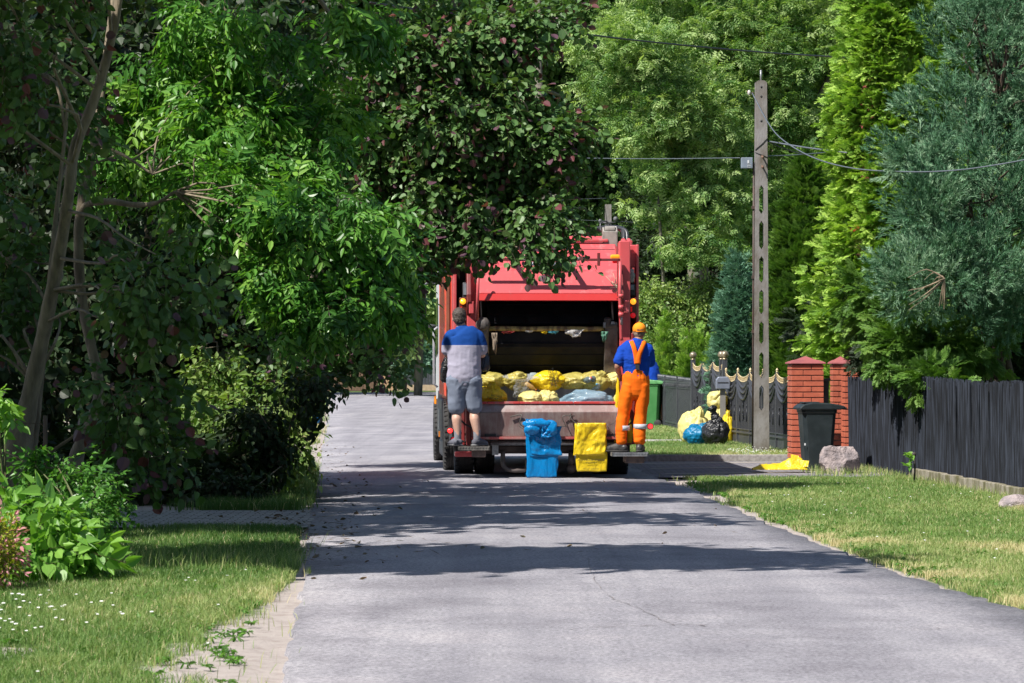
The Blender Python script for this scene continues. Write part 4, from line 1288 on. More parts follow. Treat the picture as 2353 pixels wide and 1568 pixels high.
hs(1098, 1165, 856, 893, .62, .2, (-.8, -.3, .5), YELD, 5, 'dull yellow sack under the packer blade, half hidden by the man in shorts')
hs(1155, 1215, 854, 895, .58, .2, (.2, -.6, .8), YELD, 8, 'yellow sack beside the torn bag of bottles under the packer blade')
o = hs(1222, 1292, 851, 898, .52, .2, (.95, -.2, .1), YEL, 11, 'yellow sack with black print under the middle of the packer blade')
def on_truck_text(s_, size, par, dx, dy, v, tilt=0, roty=0, mat=None):
    p = A(TP(dx, dy, v)) - A(par.location)
    return text_mesh('printed_text', s_, size, mat or INK, par, tuple(p), (math.radians(90) - tilt, roty, 0), .003)
on_truck_text('METALE\nTWORZYWA\nSZTUCZNE', .042, o, 1272, 866, .30, .2, 1.35)
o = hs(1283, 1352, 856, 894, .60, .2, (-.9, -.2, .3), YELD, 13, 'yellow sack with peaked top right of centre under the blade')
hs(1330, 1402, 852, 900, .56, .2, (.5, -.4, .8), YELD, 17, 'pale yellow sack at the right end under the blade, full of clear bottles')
hs(1388, 1432, 855, 892, .66, .2, (.8, -.3, .5), YELP, 19, 'pale yellow sack behind the bottle sack at the right end of the hopper')
o = hs(1100, 1162, 886, 936, .20, .17, (-.05, -.35, .95), YEL, 3, 'tied yellow sack with gathered knot at the left end of the hopper rim', knob=.3, pleat=.16)
on_truck_text('METALE\nTWORZYWA', .040, o, 1140, 913, -.005, .1, .15)
hs(1192, 1252, 898, 940, .30, .18, (.9, 0, .2), YELP, 23, 'flat pale yellow sack just behind the rim in the middle of the hopper', pleat=.05)
hs(1232, 1282, 896, 940, .38, .18, (.7, -.1, .7), YELP, 29, 'second pale yellow sack behind the rim, touching the clear blue bag', pleat=.05)
hs(1408, 1432, 905, 940, .30, .12, (.2, 0, .9), YELP, 31, 'small pale yellow sack at the right end of the hopper rim')
k = (VT + .25) / F
sack('clear_bag', 'crumpled see-through blue plastic bag lying along the hopper rim', TP(1345, 920, .27), (54 * k, .17, 25 * k), (.95, -.1, .1), CLR, 37, None, .08, .2)
# torn bag with bottles
bt = bag('bottle_bag', 'torn clear bag of drink bottles spilling from the hopper between yellow sacks', 'plastic bag', TP(1196, 912, .44), .10, .22, CLR2, 41, None, (.2, 0, 0), squash=(1, .8), neck=.9, tuft=.12, lump=.3)
def bottle(loc, rot, r, l, mat, capc, parent=None, label=None, grp='plastic bottles among the hopper bags'):
    b = MB(); b.lathe([(r * .7, 0), (r, r * .3), (r, l * .62), (r * .85, l * .7), (r * .35, l * .9), (r * .35, l * .96)], n=12)
    o = b.build('plastic_bottle', mat); o.location = loc; o.rotation_euler = rot; tag(o, label, 'bottle', grp)
    b = MB(); b.lathe([(r * .42, l * .95), (r * .42, l * 1.02), (r * .1, l * 1.025)], n=10); b.build('cap', capc, o)
    return o
bm = plastic('bottle_clear', (.45, .55, .6), (.5, .6, .65), .08, .1, 0, alpha=.6); bd = plastic('bottle_dark', (.10, .16, .18), (.2, .25, .27), .1, .1, 0, alpha=.8)
orc = plain('orange_cap', (.85, .2, .02), None, .4); wc = plain('white_label', (.7, .72, .75), None, .4); rc = plain('red_label', (.5, .01, .02), None, .3); bc = plain('blue_cap', (.05, .3, .6), None, .4)
bottle(TP(1206, 880, .40), (0, 2.1, .2), .032, .17, plastic('orange_drink', (.75, .40, .08), (.7, .6, .4), .15, .1, 0), orc, label='bottle with orange cap poking out of the torn bag')
bottle(TP(1217, 862, .5), (0, 1.5, .2), .036, .12, bm, wc, label='clear bottle with white label above the orange-capped bottle')
bottle(TP(1226, 880, .5), (0, .4, .4), .032, .14, bd, bc, label='dark bottle right of the orange-capped bottle')
for k, (x, y, mt, cp, lb) in enumerate(((1345, 868, bd, wc, 'leftmost bottle end showing in the right hand yellow sack'), (1360, 884, bm, wc, 'white capped bottle low in the right hand yellow sack'), (1369, 866, bd, rc, 'dark bottle with red cap in the right hand yellow sack'), (1382, 880, bm, bc, 'small clear bottle at the edge of the right hand yellow sack'))):
    bottle(TP(x, y + 6, .44), (1.4, 0, rn(.5)), .042 if k != 3 else .028, .14, mt, cp, label=lb)
# scraps on the packer lip
def scrap(dx, dy, v, wpx, hpx, mat, label, seed, drop=.3):
    w_, h_ = wpx / 178, hpx / 178
    uu, vv = np.meshgrid(np.linspace(-.5, .5, 12), np.linspace(0, 1, 10))
    nz = fbm(np.stack([uu * 4 + seed, vv * 3, uu * 0], -1), seed, 3) - .5
    nz3 = fbm(np.stack([uu * 2.5, vv * 2.5 + seed, uu * 0], -1), seed + 3, 2) - .5
    G = np.stack([uu * w_ * (1 - .6 * vv * vv * (1 + nz3 * 2)) + nz3 * w_ * .3, nz * .08 - .02, -vv * h_ * (1 + nz * 1.6)], -1)
    o = MB().grid(G).build('plastic_scrap', mat, solid=.002); o.location = TP(dx, dy, v); tag(o, label, 'plastic scrap', 'scraps caught on the packer blade')
SCW = plastic('scrap_white', (.55, .54, .53), (.62, .6, .6), .4); SCG = plastic('scrap_green', (.10, .28, .18), (.14, .33, .24), .4); SCB = plain('scrap_brown', (.28, .22, .17), (.18, .14, .1), .7, bmp=.8)
scrap(1318, 757, .43, 42, 15, SCW, 'crumpled white plastic scrap hanging at the middle of the blade', 1)
scrap(1388, 761, .43, 17, 20, SCG, 'green plastic scrap at the right end of the blade', 2)
scrap(1136, 764, .43, 15, 38, SCB, 'long brown rag hanging at the left end of the blade', 3)
scrap(1168, 760, .43, 30, 5, plain('scrap_red', (.45, .05, .05), None, .5), 'flat red scrap on the blade edge', 4)
scrap(1270, 760, .43, 24, 6, plain('scrap_teal', (.05, .3, .4), None, .5), 'thin blue green scrap on the blade edge', 5)
scrap(1250, 761, .43, 16, 5, YEL, 'small yellow scrap on the blade edge', 6)
scrap(1215, 759, .43, 20, 4, SCW, 'thin white sliver on the blade edge near the red scrap', 7)

# hanging bundles of folded bags
def sheet(name, x0, x1, y0, y1, v, mat, parent, seed, skew=0, amp=.02, thick=.006, hang=True, nx=26, ny=30):
    uu, vv = np.meshgrid(np.linspace(0, 1, nx), np.linspace(0, 1, ny))
    X = U(x0, v) + (U(x1, v) - U(x0, v)) * uu; Z = Zt(y0, v) + (Zt(y1, v) - Zt(y0, v)) * vv
    nz = fbm(np.stack([uu * 3.2 + seed, vv * 2.6, uu * 0], -1), seed, 4) - .5
    rd = 1 - np.abs(fbm(np.stack([uu * 5 + seed, vv * 4 + 5, uu * 0], -1), seed + 2, 2) - .5) * 4
    edge = np.clip(np.minimum(uu, 1 - uu) * 8, 0, 1)
    Yv = v + nz * amp * 2.2 - rd * amp * .35 + (1 - edge) * amp * .3
    wob = (noise3(np.stack([vv * 4, uu * 0 + seed, vv * 0], -1), seed) - .5) * .03
    X = X + skew * vv + wob * (1 + (uu > .5)) * .6
    Z = Z + (noise3(np.stack([uu * 3, uu * 0, vv * 0 + seed], -1), seed) - .5) * .02
    G = np.stack([X, Yv, Z], -1)
    G = np.array([[TW(*q) for q in row] for row in G])
    mb = MB().grid(G)
    if parent is not None:
        mb.v = [tuple(A(q) - A(parent.location)) for q in mb.v]
    o = mb.build(name, mat, parent, solid=thick)
    return o
yb = empty('yellow_bag_bundle', TP(1356, 1082, -.2), 'stack of folded yellow bags hung over a wire on the rear of the truck', 'bag bundle')
sheet('back_layer', 1324, 1390, 972, 1078, -.115, YEL, yb, 5, amp=.008)
sheet('middle_layer', 1325, 1392, 975, 1082, -.125, YEL, yb, 6, amp=.008, skew=.006)
sheet('under_layer', 1321, 1393, 972, 1046, -.14, YEL, yb, 7, amp=.016, skew=-.02)
sheet('front_layer', 1326, 1394, 971, 1043, -.155, YEL, yb, 9, amp=.03, skew=-.025)
def wtext(s_, size, parent, dx, dy, v, roty=0, flip=0, mat=INK, thick=.001):
    p = A(TP(dx, dy, v)) - A(parent.location)
    return text_mesh('printed_text', s_, size, mat, parent, tuple(p), (math.radians(90), roty + (math.pi if flip else 0), math.radians(2.6)), thick)
wtext('WOREK BEZPŁATNY', .038, yb, 1358, 1056, -.145, flip=1)
wtext('NIE WYRZUCAĆ', .02, yb, 1358, 1062, -.145, flip=1)
wtext('METALE TWORZYWA', .02, yb, 1358, 1077, -.145)
wtext('METALE', .03, yb, 1362, 1010, -.20, flip=1, mat=plain('faint_ink', (.45, .33, .03), None, .5))
bbd = empty('blue_bag_bundle', TP(1245, 1095, -.2), 'stack of folded blue bags knotted over a wire on the rear of the truck', 'bag bundle')
sheet('back_layer', 1209, 1280, 985, 1093, -.115, BLU, bbd, 15, amp=.01)
sheet('middle_layer', 1212, 1281, 985, 1096, -.128, BLU, bbd, 16, amp=.01, skew=-.01)
sheet('under_layer', 1216, 1288, 978, 1047, -.14, BLU, bbd, 17, amp=.014)
sheet('front_layer', 1218, 1287, 979, 1044, -.155, BLU, bbd, 18, amp=.026, skew=.01)
# crumpled knot on top
def lump(name, cx, cy, rx, ry, v, depth, mat, parent, seed, amp=.35):
    mb = MB(); mb.ball((0, 0, 0), 1.0, 40, 26)
    V = A(mb.v); nz = 1 - np.abs(fbm(V * 1.6 + seed, seed, 3) - .5) * 4
    n2 = fbm(V * 1.2 + seed * 3, seed + 5, 2) - .5
    V = V * (1 + nz[:, None] * amp * .35 + n2[:, None] * amp * 1.6) * A([rx / 178, depth, ry / 178])
    c = A(TP(cx, cy, v)) - A(parent.location if parent else (0, 0, 0))
    mb.v = [tuple(q + c) for q in V]
    return mb.build(name, mat, parent)
lump('knot', 1232, 973, 30, 12, -.19, .06, BLU, bbd, 3)
lump('knot', 1222, 984, 18, 13, -.20, .045, BLU, bbd, 4)
lump('knot', 1264, 984, 16, 16, -.19, .045, BLU, bbd, 6)
sheet('loose_flap', 1206, 1216, 962, 1003, -.2, BLU, bbd, 21, amp=.02)
sheet('loose_flap', 1244, 1270, 978, 1004, -.22, BLU, bbd, 22, amp=.03)
wtext('PAPIER', .088, bbd, 1254, 1010, -.205, roty=0.03, mat=plain('navy_ink', (.005, .05, .16), None, .5))

# ------------------------------------------------------------------ people
def remesh(mb, voxel, smooth_it, name):
    me = mb.mesh(name)
    o = bpy.data.objects.new(name, me); COL.objects.link(o)
    m = o.modifiers.new('r', 'REMESH'); m.mode = 'VOXEL'; m.voxel_size = voxel
    if smooth_it:
        s_ = o.modifiers.new('s', 'SMOOTH'); s_.iterations = smooth_it; s_.factor = .5
    bpy.context.view_layer.update()
    out = bpy.data.meshes.new_from_object(o.evaluated_get(bpy.context.evaluated_depsgraph_get()))
    bpy.data.objects.remove(o)
    out.polygons.foreach_set('use_smooth', np.ones(len(out.polygons), dtype=bool))
    out.name = name
    return out

def wrinkle(me, amp, freq, seed, aniso=(1, 1, 1), zones=None):
    n = len(me.vertices)
    co = np.zeros(n * 3, dtype=np.float32); me.vertices.foreach_get('co', co); co = co.reshape(-1, 3)
    no = np.zeros(n * 3, dtype=np.float32); me.vertex_normals.foreach_get('vector', no); no = no.reshape(-1, 3)
    p = co * A(aniso) * freq + seed
    wv = 1 - np.abs(fbm(p, seed, 2) - .5) * 5
    a = amp if zones is None else amp * zones(co)
    a = np.asarray(a)
    if a.ndim: a = a[:, None]
    co = co + no * wv[:, None] * a
    me.vertices.foreach_set('co', co.ravel().astype(np.float32)); me.update()
    return me

def limb(mb, pts, rad, n=14, k=5):
    C = curve(pts, k); R = []
    t = np.arange(len(C)) / k
    ra = A([r if not np.isscalar(r) else (r, r) for r in rad])
    for q in t:
        i = min(int(q), len(ra) - 2); f = q - i
        R.append(tuple(ra[i] * (1 - f) + ra[i + 1] * f))
    # rounded caps
    d0 = norm(C[0] - C[1]); d1 = norm(C[-1] - C[-2])
    C = np.vstack([C[0] + d0 * R[0][0] * .75, C[0] + d0 * R[0][0] * .45, C, C[-1] + d1 * R[-1][0] * .45, C[-1] + d1 * R[-1][0] * .75])
    R = [tuple(A(R[0]) * .35), tuple(A(R[0]) * .8)] + R + [tuple(A(R[-1]) * .8), tuple(A(R[-1]) * .35)]
    mb.tube(C, R, n, up=(1, 0.01, 0.02))

def hand(mb, wrist, d, palm_n, thumb_side, s_=1.0):
    d = norm(A(d)); pn = A(palm_n, dtype=float); pn = norm(pn - np.dot(pn, d) * d); sv = np.cross(d, pn) * thumb_side
    w_ = A(wrist)
    limb(mb, [w_, w_ + d * .045 * s_, w_ + d * .085 * s_], [(.026, .020), (.040, .016), (.040, .014)], 10, 3)
    for k in range(4):
        b0 = w_ + d * .085 * s_ + sv * (.030 - .020 * k) * s_
        L = (.072, .080, .075, .06)[k] * s_
        p1 = b0 + d * L * .45 + pn * L * .12; p2 = p1 + d * L * .15 + pn * L * .38; p3 = p2 - d * L * .12 + pn * L * .26
        limb(mb, [b0, p1, p2, p3], [.0095, .009, .0085, .007], 8, 2)
    b0 = w_ + d * .03 * s_ + sv * .03 * s_; limb(mb, [b0, b0 + d * .03 + sv * .025, b0 + d * .055 + sv * .025 + pn * .02], [.012, .011, .009], 8, 2)

SKIN = plain('skin', (.58, .37, .29), (.50, .29, .22), .5, scale=6, bmp=.1)
SKIN2 = plain('skin_tanned', (.40, .22, .15), (.33, .17, .115), .5, scale=6, bmp=.1)
def cloth(name, c, c2=None, rough=.85, bs=25):
    return plain(name, c, c2 or tuple(x * .8 for x in c), rough, scale=4, bmp=.35, bscale=bs, spec=.2)
HAIR = plain('dark_brown_hair', (.045, .032, .025), (.09, .07, .06), .6, scale=60, bmp=.8, bscale=120)
HAIR2 = plain('short_light_hair', (.16, .11, .08), (.22, .16, .12), .7, scale=80, bmp=.6, bscale=120)

def head_mesh(mb, c, s_=1.0, yaw=0.0):
    """head centred at c, facing +Y (rotated by yaw)"""
    M_ = Matrix.Rotation(yaw, 3, 'Z')
    def q(x, y, z): v = M_ @ Vector((x * s_, y * s_, z * s_)); return (c[0] + v.x, c[1] + v.y, c[2] + v.z)
    def bl(x, y, z, r): 
        mb.ball(q(x, y, z), tuple(k * s_ for k in r), 18, 12)
    bl(0, -.012, .025, (.077, .092, .090))
    bl(0, .012, -.03, (.064, .078, .075))
    bl(0, .045, -.075, (.042, .042, .035))
    bl(0, .098, -.02, (.013, .018, .024)); bl(0, .090, -.063, (.022, .012, .009))
    for sx in (-1, 1):
        bl(sx * .078, -.005, -.015, (.010, .020, .030)); bl(sx * .030, .078, .005, (.018, .014, .010)); bl(sx * .043, .05, -.03, (.026, .03, .03))

# ---- man in shorts, on the left step
def man_shorts():
    x0, y0, z0 = TW(U(1066, -.24), -.24, ZL)
    root = empty('person', (x0, y0, z0), 'man in blue and grey T-shirt and grey shorts standing on the left rear step', 'person', 'crew of the garbage truck', rz=.05)
    L_ = lambda dx: (dx - 1068) / 178.0
    H_ = lambda dy: (1027 - dy) / 178.0
    j = dict(hipL=(L_(1052), 0, .90), hipR=(L_(1085), 0, .90), kneeL=(L_(1052), .03, H_(952)), kneeR=(L_(1091), .03, H_(950)), ankL=(L_(1053), -.02, .10), ankR=(L_(1097), -.02, .10))
    pel = (L_(1068), 0, .93); ch = (L_(1068), .0, 1.28); nk = (L_(1062), .02, 1.50); hd = (L_(1057), .045, 1.645)
    b = MB()
    limb(b, [(pel[0], 0, .86), (pel[0], 0, 1.0), (pel[0], .0, 1.15), (ch[0], .0, 1.32), (ch[0] - .005, .0, 1.43), (nk[0], .01, 1.49)], [(.175, .12), (.185, .135), (.185, .13), (.195, .125), (.19, .10), (.09, .07)], 20)
    limb(b, [(nk[0], 0, 1.44), (nk[0], .02, 1.53), (hd[0], .03, 1.60)], [.068, .060, .058], 14, 3)
    head_mesh(b, hd, 1.02, -.12)
    for s_, k in ((-1, 'L'), (1, 'R')):
        limb(b, [j['hip' + k], ((j['hip' + k][0] + j['knee' + k][0]) / 2, .02, .68), j['knee' + k], (j['knee' + k][0] + s_ * .006, -.015, .34), (j['ank' + k][0], -.02, .18), j['ank' + k]], [(.105, .11), (.092, .095), (.062, .066), (.064, .068), (.045, .05), (.038, .042)], 16)
        sh = (ch[0] + s_ * .185, .01, 1.42); el = (ch[0] + s_ * (.235 if s_ > 0 else .22), .05, 1.17); wr = (ch[0] + s_ * .20, .29, 1.19)
        limb(b, [sh, ((sh[0] + el[0]) / 2, .03, 1.30), el], [.055, .050, .042], 12)
        limb(b, [el, ((el[0] + wr[0]) / 2, .17, 1.175), wr], [.043, .040, .028], 12)
        hand(b, wr, (0, 1, .1), (0, -.2, -1), -s_)
        limb(b, [j['ank' + k], (j['ank' + k][0] + s_ * .01, .06, .05), (j['ank' + k][0] + s_ * .03, .16, .03)], [.036, .036, .03], 10)
    me = remesh(b, .008, 3, 'body')
    link('body', me, SKIN, root)
    # hair
    b = MB(); c = hd
    b.ball((c[0], c[1] - .018, c[2] + .035), (.086, .098, .096), 24, 16)
    b.ball((c[0], c[1] - .045, c[2] - .02), (.074, .068, .07), 20, 12)
    me = remesh(b, .008, 3, 'hair'); wrinkle(me, .005, 45, 3)
    wrinkle(me, .004, 90, 8)
    link('hair', me, HAIR, root)
    # shirt
    b = MB()
    limb(b, [(pel[0] + .0, 0, .88), (pel[0] + .0, 0, .98), (pel[0], .0, 1.12), (ch[0], .0, 1.30), (ch[0] - .004, .0, 1.42), (nk[0], .01, 1.475)], [(.218, .160), (.215, .165), (.212, .158), (.222, .150), (.212, .122), (.105, .085)], 24)
    for s_ in (-1, 1):
        sh = (ch[0] + s_ * .175, .01, 1.405); el = (ch[0] + s_ * (.232 if s_ > 0 else .220), .045, 1.20)
        limb(b, [(ch[0] + s_ * .10, 0, 1.43), sh, ((sh[0] + el[0]) / 2 + s_ * .01, .03, 1.30), (el[0], el[1], el[2] + .02)], [.072, .080, .080, .074], 16)
    me = remesh(b, .010, 4, 'shirt')
    wrinkle(me, .005, 5.5, 12, (1, 1, 2.2), lambda c: np.interp(c[:, 2], [.85, 1.05, 1.4], [1.8, .8, .3]))
    wrinkle(me, .003, 7, 22, (1.8, 1, 1.0))
    m, nt, bs = newmat('two_tone_cotton')
    tc = nt.nodes.new('ShaderNodeTexCoord'); sp = nt.nodes.new('ShaderNodeSeparateXYZ'); nt.links.new(tc.outputs['Object'], sp.inputs[0])
    gt = nt.nodes.new('ShaderNodeMath'); gt.operation = 'GREATER_THAN'; gt.inputs[1].default_value = H_(797); nt.links.new(sp.outputs[2], gt.inputs[0])
    mx = nt.nodes.new('ShaderNodeMixRGB'); mx.inputs[1].default_value = (.37, .355, .455, 1); mx.inputs[2].default_value = (.008, .055, .25, 1)
    nt.links.new(gt.outputs[0], mx.inputs[0]); nt.links.new(mx.outputs[0], bs.inputs['Base Color']); bs.inputs['Roughness'].default_value = .85; bs.inputs['Specular IOR Level'].default_value = .15
    bump(nt, bs, noise_node(nt, 7, 3, mapping=(1, 1, 1.6)), .3, .02)
    link('t_shirt', me, m, root)
    b = MB()
    limb(b, [(pel[0], 0, .82), (pel[0], 0, .92), (pel[0], 0, .985)], [(.20, .145), (.205, .155), (.20, .15)], 22)
    for s_, k in ((-1, 'L'), (1, 'R')):
        h, kn = j['hip' + k], j['knee' + k]
        limb(b, [(h[0] + s_ * .01, -.01, .86), (h[0] + s_ * .01, 0, .70), (kn[0] + s_ * .004, .02, kn[2] + .06)], [(.125, .14), (.120, .125), (.108, .11)], 18)
    me = remesh(b, .010, 4, 'shorts')
    wrinkle(me, .008, 7, 33, (1, 1, .8)); wrinkle(me, .005, 14, 35, (1, 1, 1.6), lambda c: np.clip((c[:, 2] - .6) * 3, 0, 1))
    link('shorts', me, cloth('grey_jersey', (.21, .24, .32), (.17, .20, .27)), root)
    for s_, k in ((-1, 'L'), (1, 'R')):
        a = j['ank' + k]
        b = MB(); limb(b, [(a[0], -.02, .20), (a[0], -.02, .12), (a[0], -.005, .06)], [.050, .045, .045], 12, 3)
        link('sock', remesh(b, .008, 2, 'sock'), cloth('grey_sock', (.26, .27, .31)), root)
        b = MB(); yw = .75 if s_ > 0 else .55
        dx, dy = math.sin(yw) * s_, math.cos(yw)
        limb(b, [(a[0] - dx * .05, -.02 - dy * .05, .045), (a[0] + dx * .05, -.02 + dy * .05, .052), (a[0] + dx * .17, -.02 + dy * .17, .035)], [(.042, .048), (.045, .055), (.042, .032)], 14, 4)
        me = remesh(b, .008, 2, 'shoe'); co = np.zeros(len(me.vertices) * 3); me.vertices.foreach_get('co', co); co[2::3] = np.maximum(co[2::3], 0.002); me.vertices.foreach_set('co', co)
        sh = link('shoe', me, cloth('grey_canvas', (.15, .155, .19), (.09, .09, .11)), root)
        b = MB(); b.tube([(a[0] - dx * .08, -.02 - dy * .08, .012), (a[0] + dx * .05, -.02 + dy * .05, .012), (a[0] + dx * .20, -.02 + dy * .20, .012)], [(.040, .012), (.048, .012), (.035, .012)], 12, up=(dy, -dx, 0)); b.build('sole', cloth('pale_sole', (.24, .24, .25)), sh)
    return root
P1 = man_shorts()

def man_orange():
    x0, y0, z0 = TW(U(1460, -.24), -.24, ZR)
    root = empty('person', (x0, y0, z0), 'man in orange cap and orange bib overalls standing on the right rear step', 'person', 'crew of the garbage truck', rz=.05)
    L_ = lambda dx: (dx - 1462) / 178.0
    H_ = lambda dy: (1034 - dy) / 178.0
    hd = (L_(1471), .04, H_(758)); c0 = L_(1463)
    wz = H_(855)
    j = dict(hipL=(L_(1448), 0, .86), hipR=(L_(1477), 0, .86), kneeL=(L_(1435), .04, .48), kneeR=(L_(1474), .02, .48), ankL=(L_(1430), .0, .12), ankR=(L_(1472), .0, .10))
    b = MB()
    limb(b, [(c0, 0, .84), (c0, 0, .96), (c0, 0, 1.1), (c0, -.01, 1.25), (c0, 0, 1.34), (L_(1468), .01, 1.41)], [(.14, .11), (.14, .11), (.15, .10), (.17, .10), (.16, .09), (.075, .065)], 20)
    limb(b, [(L_(1467), 0, 1.36), (L_(1469), .01, 1.44), (hd[0], .02, 1.50)], [.062, .055, .054], 14, 3)
    head_mesh(b, hd, .98, -.35)
    for s_, k in ((-1, 'L'), (1, 'R')):
        limb(b, [j['hip' + k], ((j['hip' + k][0] + j['knee' + k][0]) / 2, .02, .67), j['knee' + k], (j['ank' + k][0], -.01, .32), j['ank' + k]], [(.095, .10), (.082, .085), (.058, .06), (.058, .062), (.04, .042)], 16)
        limb(b, [j['ank' + k], (j['ank' + k][0], .06, .05), (j['ank' + k][0], .14, .035)], [.036, .036, .03], 10)
    # left arm hangs then bends forward
    sh = (L_(1434), 0, 1.33); el = (L_(1420.5), -.03, H_(838) ); wr = (L_(1428), .14, H_(857))
    limb(b, [sh, (L_(1425), -.02, 1.23), el], [.052, .047, .040], 12); limb(b, [el, (L_(1423), .06, H_(848)), wr], [.041, .038, .027], 12); hand(b, wr, (.1, .8, -.35), (.9, .0, -.2), 1)
    sh2 = (L_(1492), 0, 1.33); el2 = (L_(1497), .12, 1.13); wr2 = (L_(1478), .32, 1.15)
    limb(b, [sh2, (L_(1496), .06, 1.22), el2], [.052, .047, .040], 12); limb(b, [el2, (L_(1490), .22, 1.14), wr2], [.041, .038, .027], 12); hand(b, wr2, (-.3, 1, 0), (0, 0, -1), 1)
    link('body', remesh(b, .008, 3, 'body'), SKIN2, root)
    b = MB(); b.ball((hd[0] + .00, hd[1] - .03, hd[2] - .035), (.071, .065, .055), 20, 12); link('hair', remesh(b, .008, 2, 'hair'), HAIR2, root)
    # cap
    b = MB()
    b.ball((hd[0] + .003, hd[1] - .008, hd[2] + .03), (.088, .103, .086), 28, 18)
    me = remesh(b, .006, 2, 'cap'); n = len(me.vertices); co = np.zeros(n * 3); me.vertices.foreach_get('co', co); co = co.reshape(-1, 3)
    lim = hd[2] - .004 + .10 * (co[:, 1] - hd[1] + .05)
    co[:, 2] = np.maximum(co[:, 2], lim)
    me.vertices.foreach_set('co', co.ravel()); me.update()
    ORC = cloth('orange_cotton', (.95, .30, .02), (.88, .24, .012)); ORO = cloth('orange_workwear', (.95, .18, .008), (.90, .14, .005), bs=14)
    cap = link('cap', me, ORC, root)
    b = MB(); b.box((hd[0] + .002, hd[1] - .104, hd[2] + .012), (.075, .012, .03)); b.build('adjuster_strap', plain('cap_hole', (.05, .03, .02), None, .8), cap, bevel=.006)
    b = MB(); b.tube([(hd[0] - .045, hd[1] - .105, hd[2] + .0), (hd[0] + .05, hd[1] - .105, hd[2] + .0)], .008, 6); b.ball((hd[0], hd[1] - .01, hd[2] + .118), (.012, .012, .006)); b.build('cap_band', ORC, cap)
    G = np.array([[(hd[0] + .02 + (.075) * math.sin(a) * (1 - .1 * r_) + .03 * r_, hd[1] + .07 + .075 * r_ * math.cos(a) ** .6, hd[2] + .02 - .02 * r_ - .015 * math.sin(a) ** 2) for a in np.linspace(-1.5, 1.5, 14)] for r_ in np.linspace(0, 1, 5)])
    MB().grid(G).build('visor', ORC, cap, solid=.004)
    # blue T-shirt
    b = MB()
    limb(b, [(c0, 0, .96), (c0, 0, 1.08), (c0, -.01, 1.23), (c0 + .005, 0, 1.335), (L_(1468), .01, 1.385)], [(.160, .13), (.172, .132), (.192, .130), (.180, .110), (.095, .08)], 24)
    limb(b, [(L_(1445), 0, 1.34), (L_(1436), 0, 1.31), (L_(1427), -.02, 1.20), (L_(1424), -.022, 1.165)], [.070, .074, .072, .07], 16)
    limb(b, [(L_(1481), 0, 1.34), (L_(1490), .01, 1.31), (L_(1496), .06, 1.20), (L_(1497), .10, 1.155)], [.070, .074, .072, .07], 16)
    me = remesh(b, .010, 4, 't_shirt'); wrinkle(me, .009, 6, 44, (1.4, 1, 1.2)); wrinkle(me, .005, 12, 45, (1, 1, 2))
    link('t_shirt', me, cloth('blue_cotton', (.006, .06, .42), (.005, .045, .33)), root)
    # overalls
    b = MB()
    limb(b, [(c0, 0, .80), (c0, 0, .90), (c0, 0, .985), (c0 + .005, -.005, 1.05)], [(.17, .135), (.178, .145), (.165, .14), (.145, .140)], 24)
    for s_, k in ((-1, 'L'), (1, 'R')):
        h, kn, an = j['hip' + k], j['knee' + k], j['ank' + k]
        limb(b, [(h[0], -.005, .86), ((h[0] + kn[0]) / 2 + s_ * .005, 0, .68), (kn[0], .015, .48), (an[0] - .002, 0, .30), (an[0] + .0, .0, .14)], [(.095, .13), (.095, .11), (.080, .088), (.078, .082), (.068, .07)], 20)
    me = remesh(b, .010, 4, 'overalls')
    wrinkle(me, .007, 5, 52, (1, 1, 1.2)); wrinkle(me, .008, 9, 53, (.8, .8, 3.0), lambda c: np.clip((.34 - c[:, 2]) * 4, .1, 1)); wrinkle(me, .006, 22, 54, (2.2, 1, .35), lambda c: np.clip(1 - np.abs(c[:, 2] - .97) * 14, 0, 1))
    ov = link('overalls', me, ORO, root)
    def band(z, cx, cy, rx, ry, hgt, name, mat, par):
        b = MB(); n = 26
        G = np.array([[(cx + rx * math.cos(t), cy + ry * math.sin(t), z + hh) for t in np.linspace(0, 2 * math.pi, n, endpoint=False)] for hh in (-hgt / 2, 0, hgt / 2)])
        b.grid(G, closed_u=True); b.build(name, mat, par, solid=.008)
    RF = plain('reflective', (.52, .54, .58), (.40, .42, .46), .35, scale=30)
    band(H_(979), L_(1433.5), .012, .088, .096, .062, 'reflective_band', RF, ov)
    band(H_(975.5), L_(1473.5), .005, .087, .094, .062, 'reflective_band', RF, ov)
    # straps: X / Y shape on the back following the shirt
    def strap(pts, wd):
        C = curve(pts, 6); b = MB()
        G = []
        for i, q in enumerate(C):
            tdir = norm(C[min(i + 1, len(C) - 1)] - C[max(i - 1, 0)]); sd_ = norm(np.cross(tdir, A([0, -1, 0])))
            wz_ = np.interp(i / (len(C) - 1), np.linspace(0, 1, len(wd)), wd)
            G.append([q - sd_ * wz_ / 2, q, q + sd_ * wz_ / 2])
        b.grid(np.array(G)); b.build('strap', ORO, ov, solid=.007)
    yb_ = -.152
    strap([(L_(1463.5), yb_ - .008, H_(832)), (L_(1461), yb_ - .006, H_(815)), (L_(1456), yb_ + .005, H_(795)), (L_(1452), -.085, H_(782)), (L_(1451), -.01, H_(777.5))], [.075, .065, .055, .055, .055])
    strap([(L_(1464.5), yb_ - .012, H_(832)), (L_(1467), yb_ - .010, H_(815)), (L_(1474), yb_ + .003, H_(797)), (L_(1480), -.085, H_(785)), (L_(1481.5), -.01, H_(780))], [.075, .065, .055, .055, .055])
    b = MB(); b.box((L_(1464), yb_ - .004, H_(839)), (.05, .012, .075)); b.build('elastic', plain('black_elastic', (.03, .03, .035), None, .8), ov)
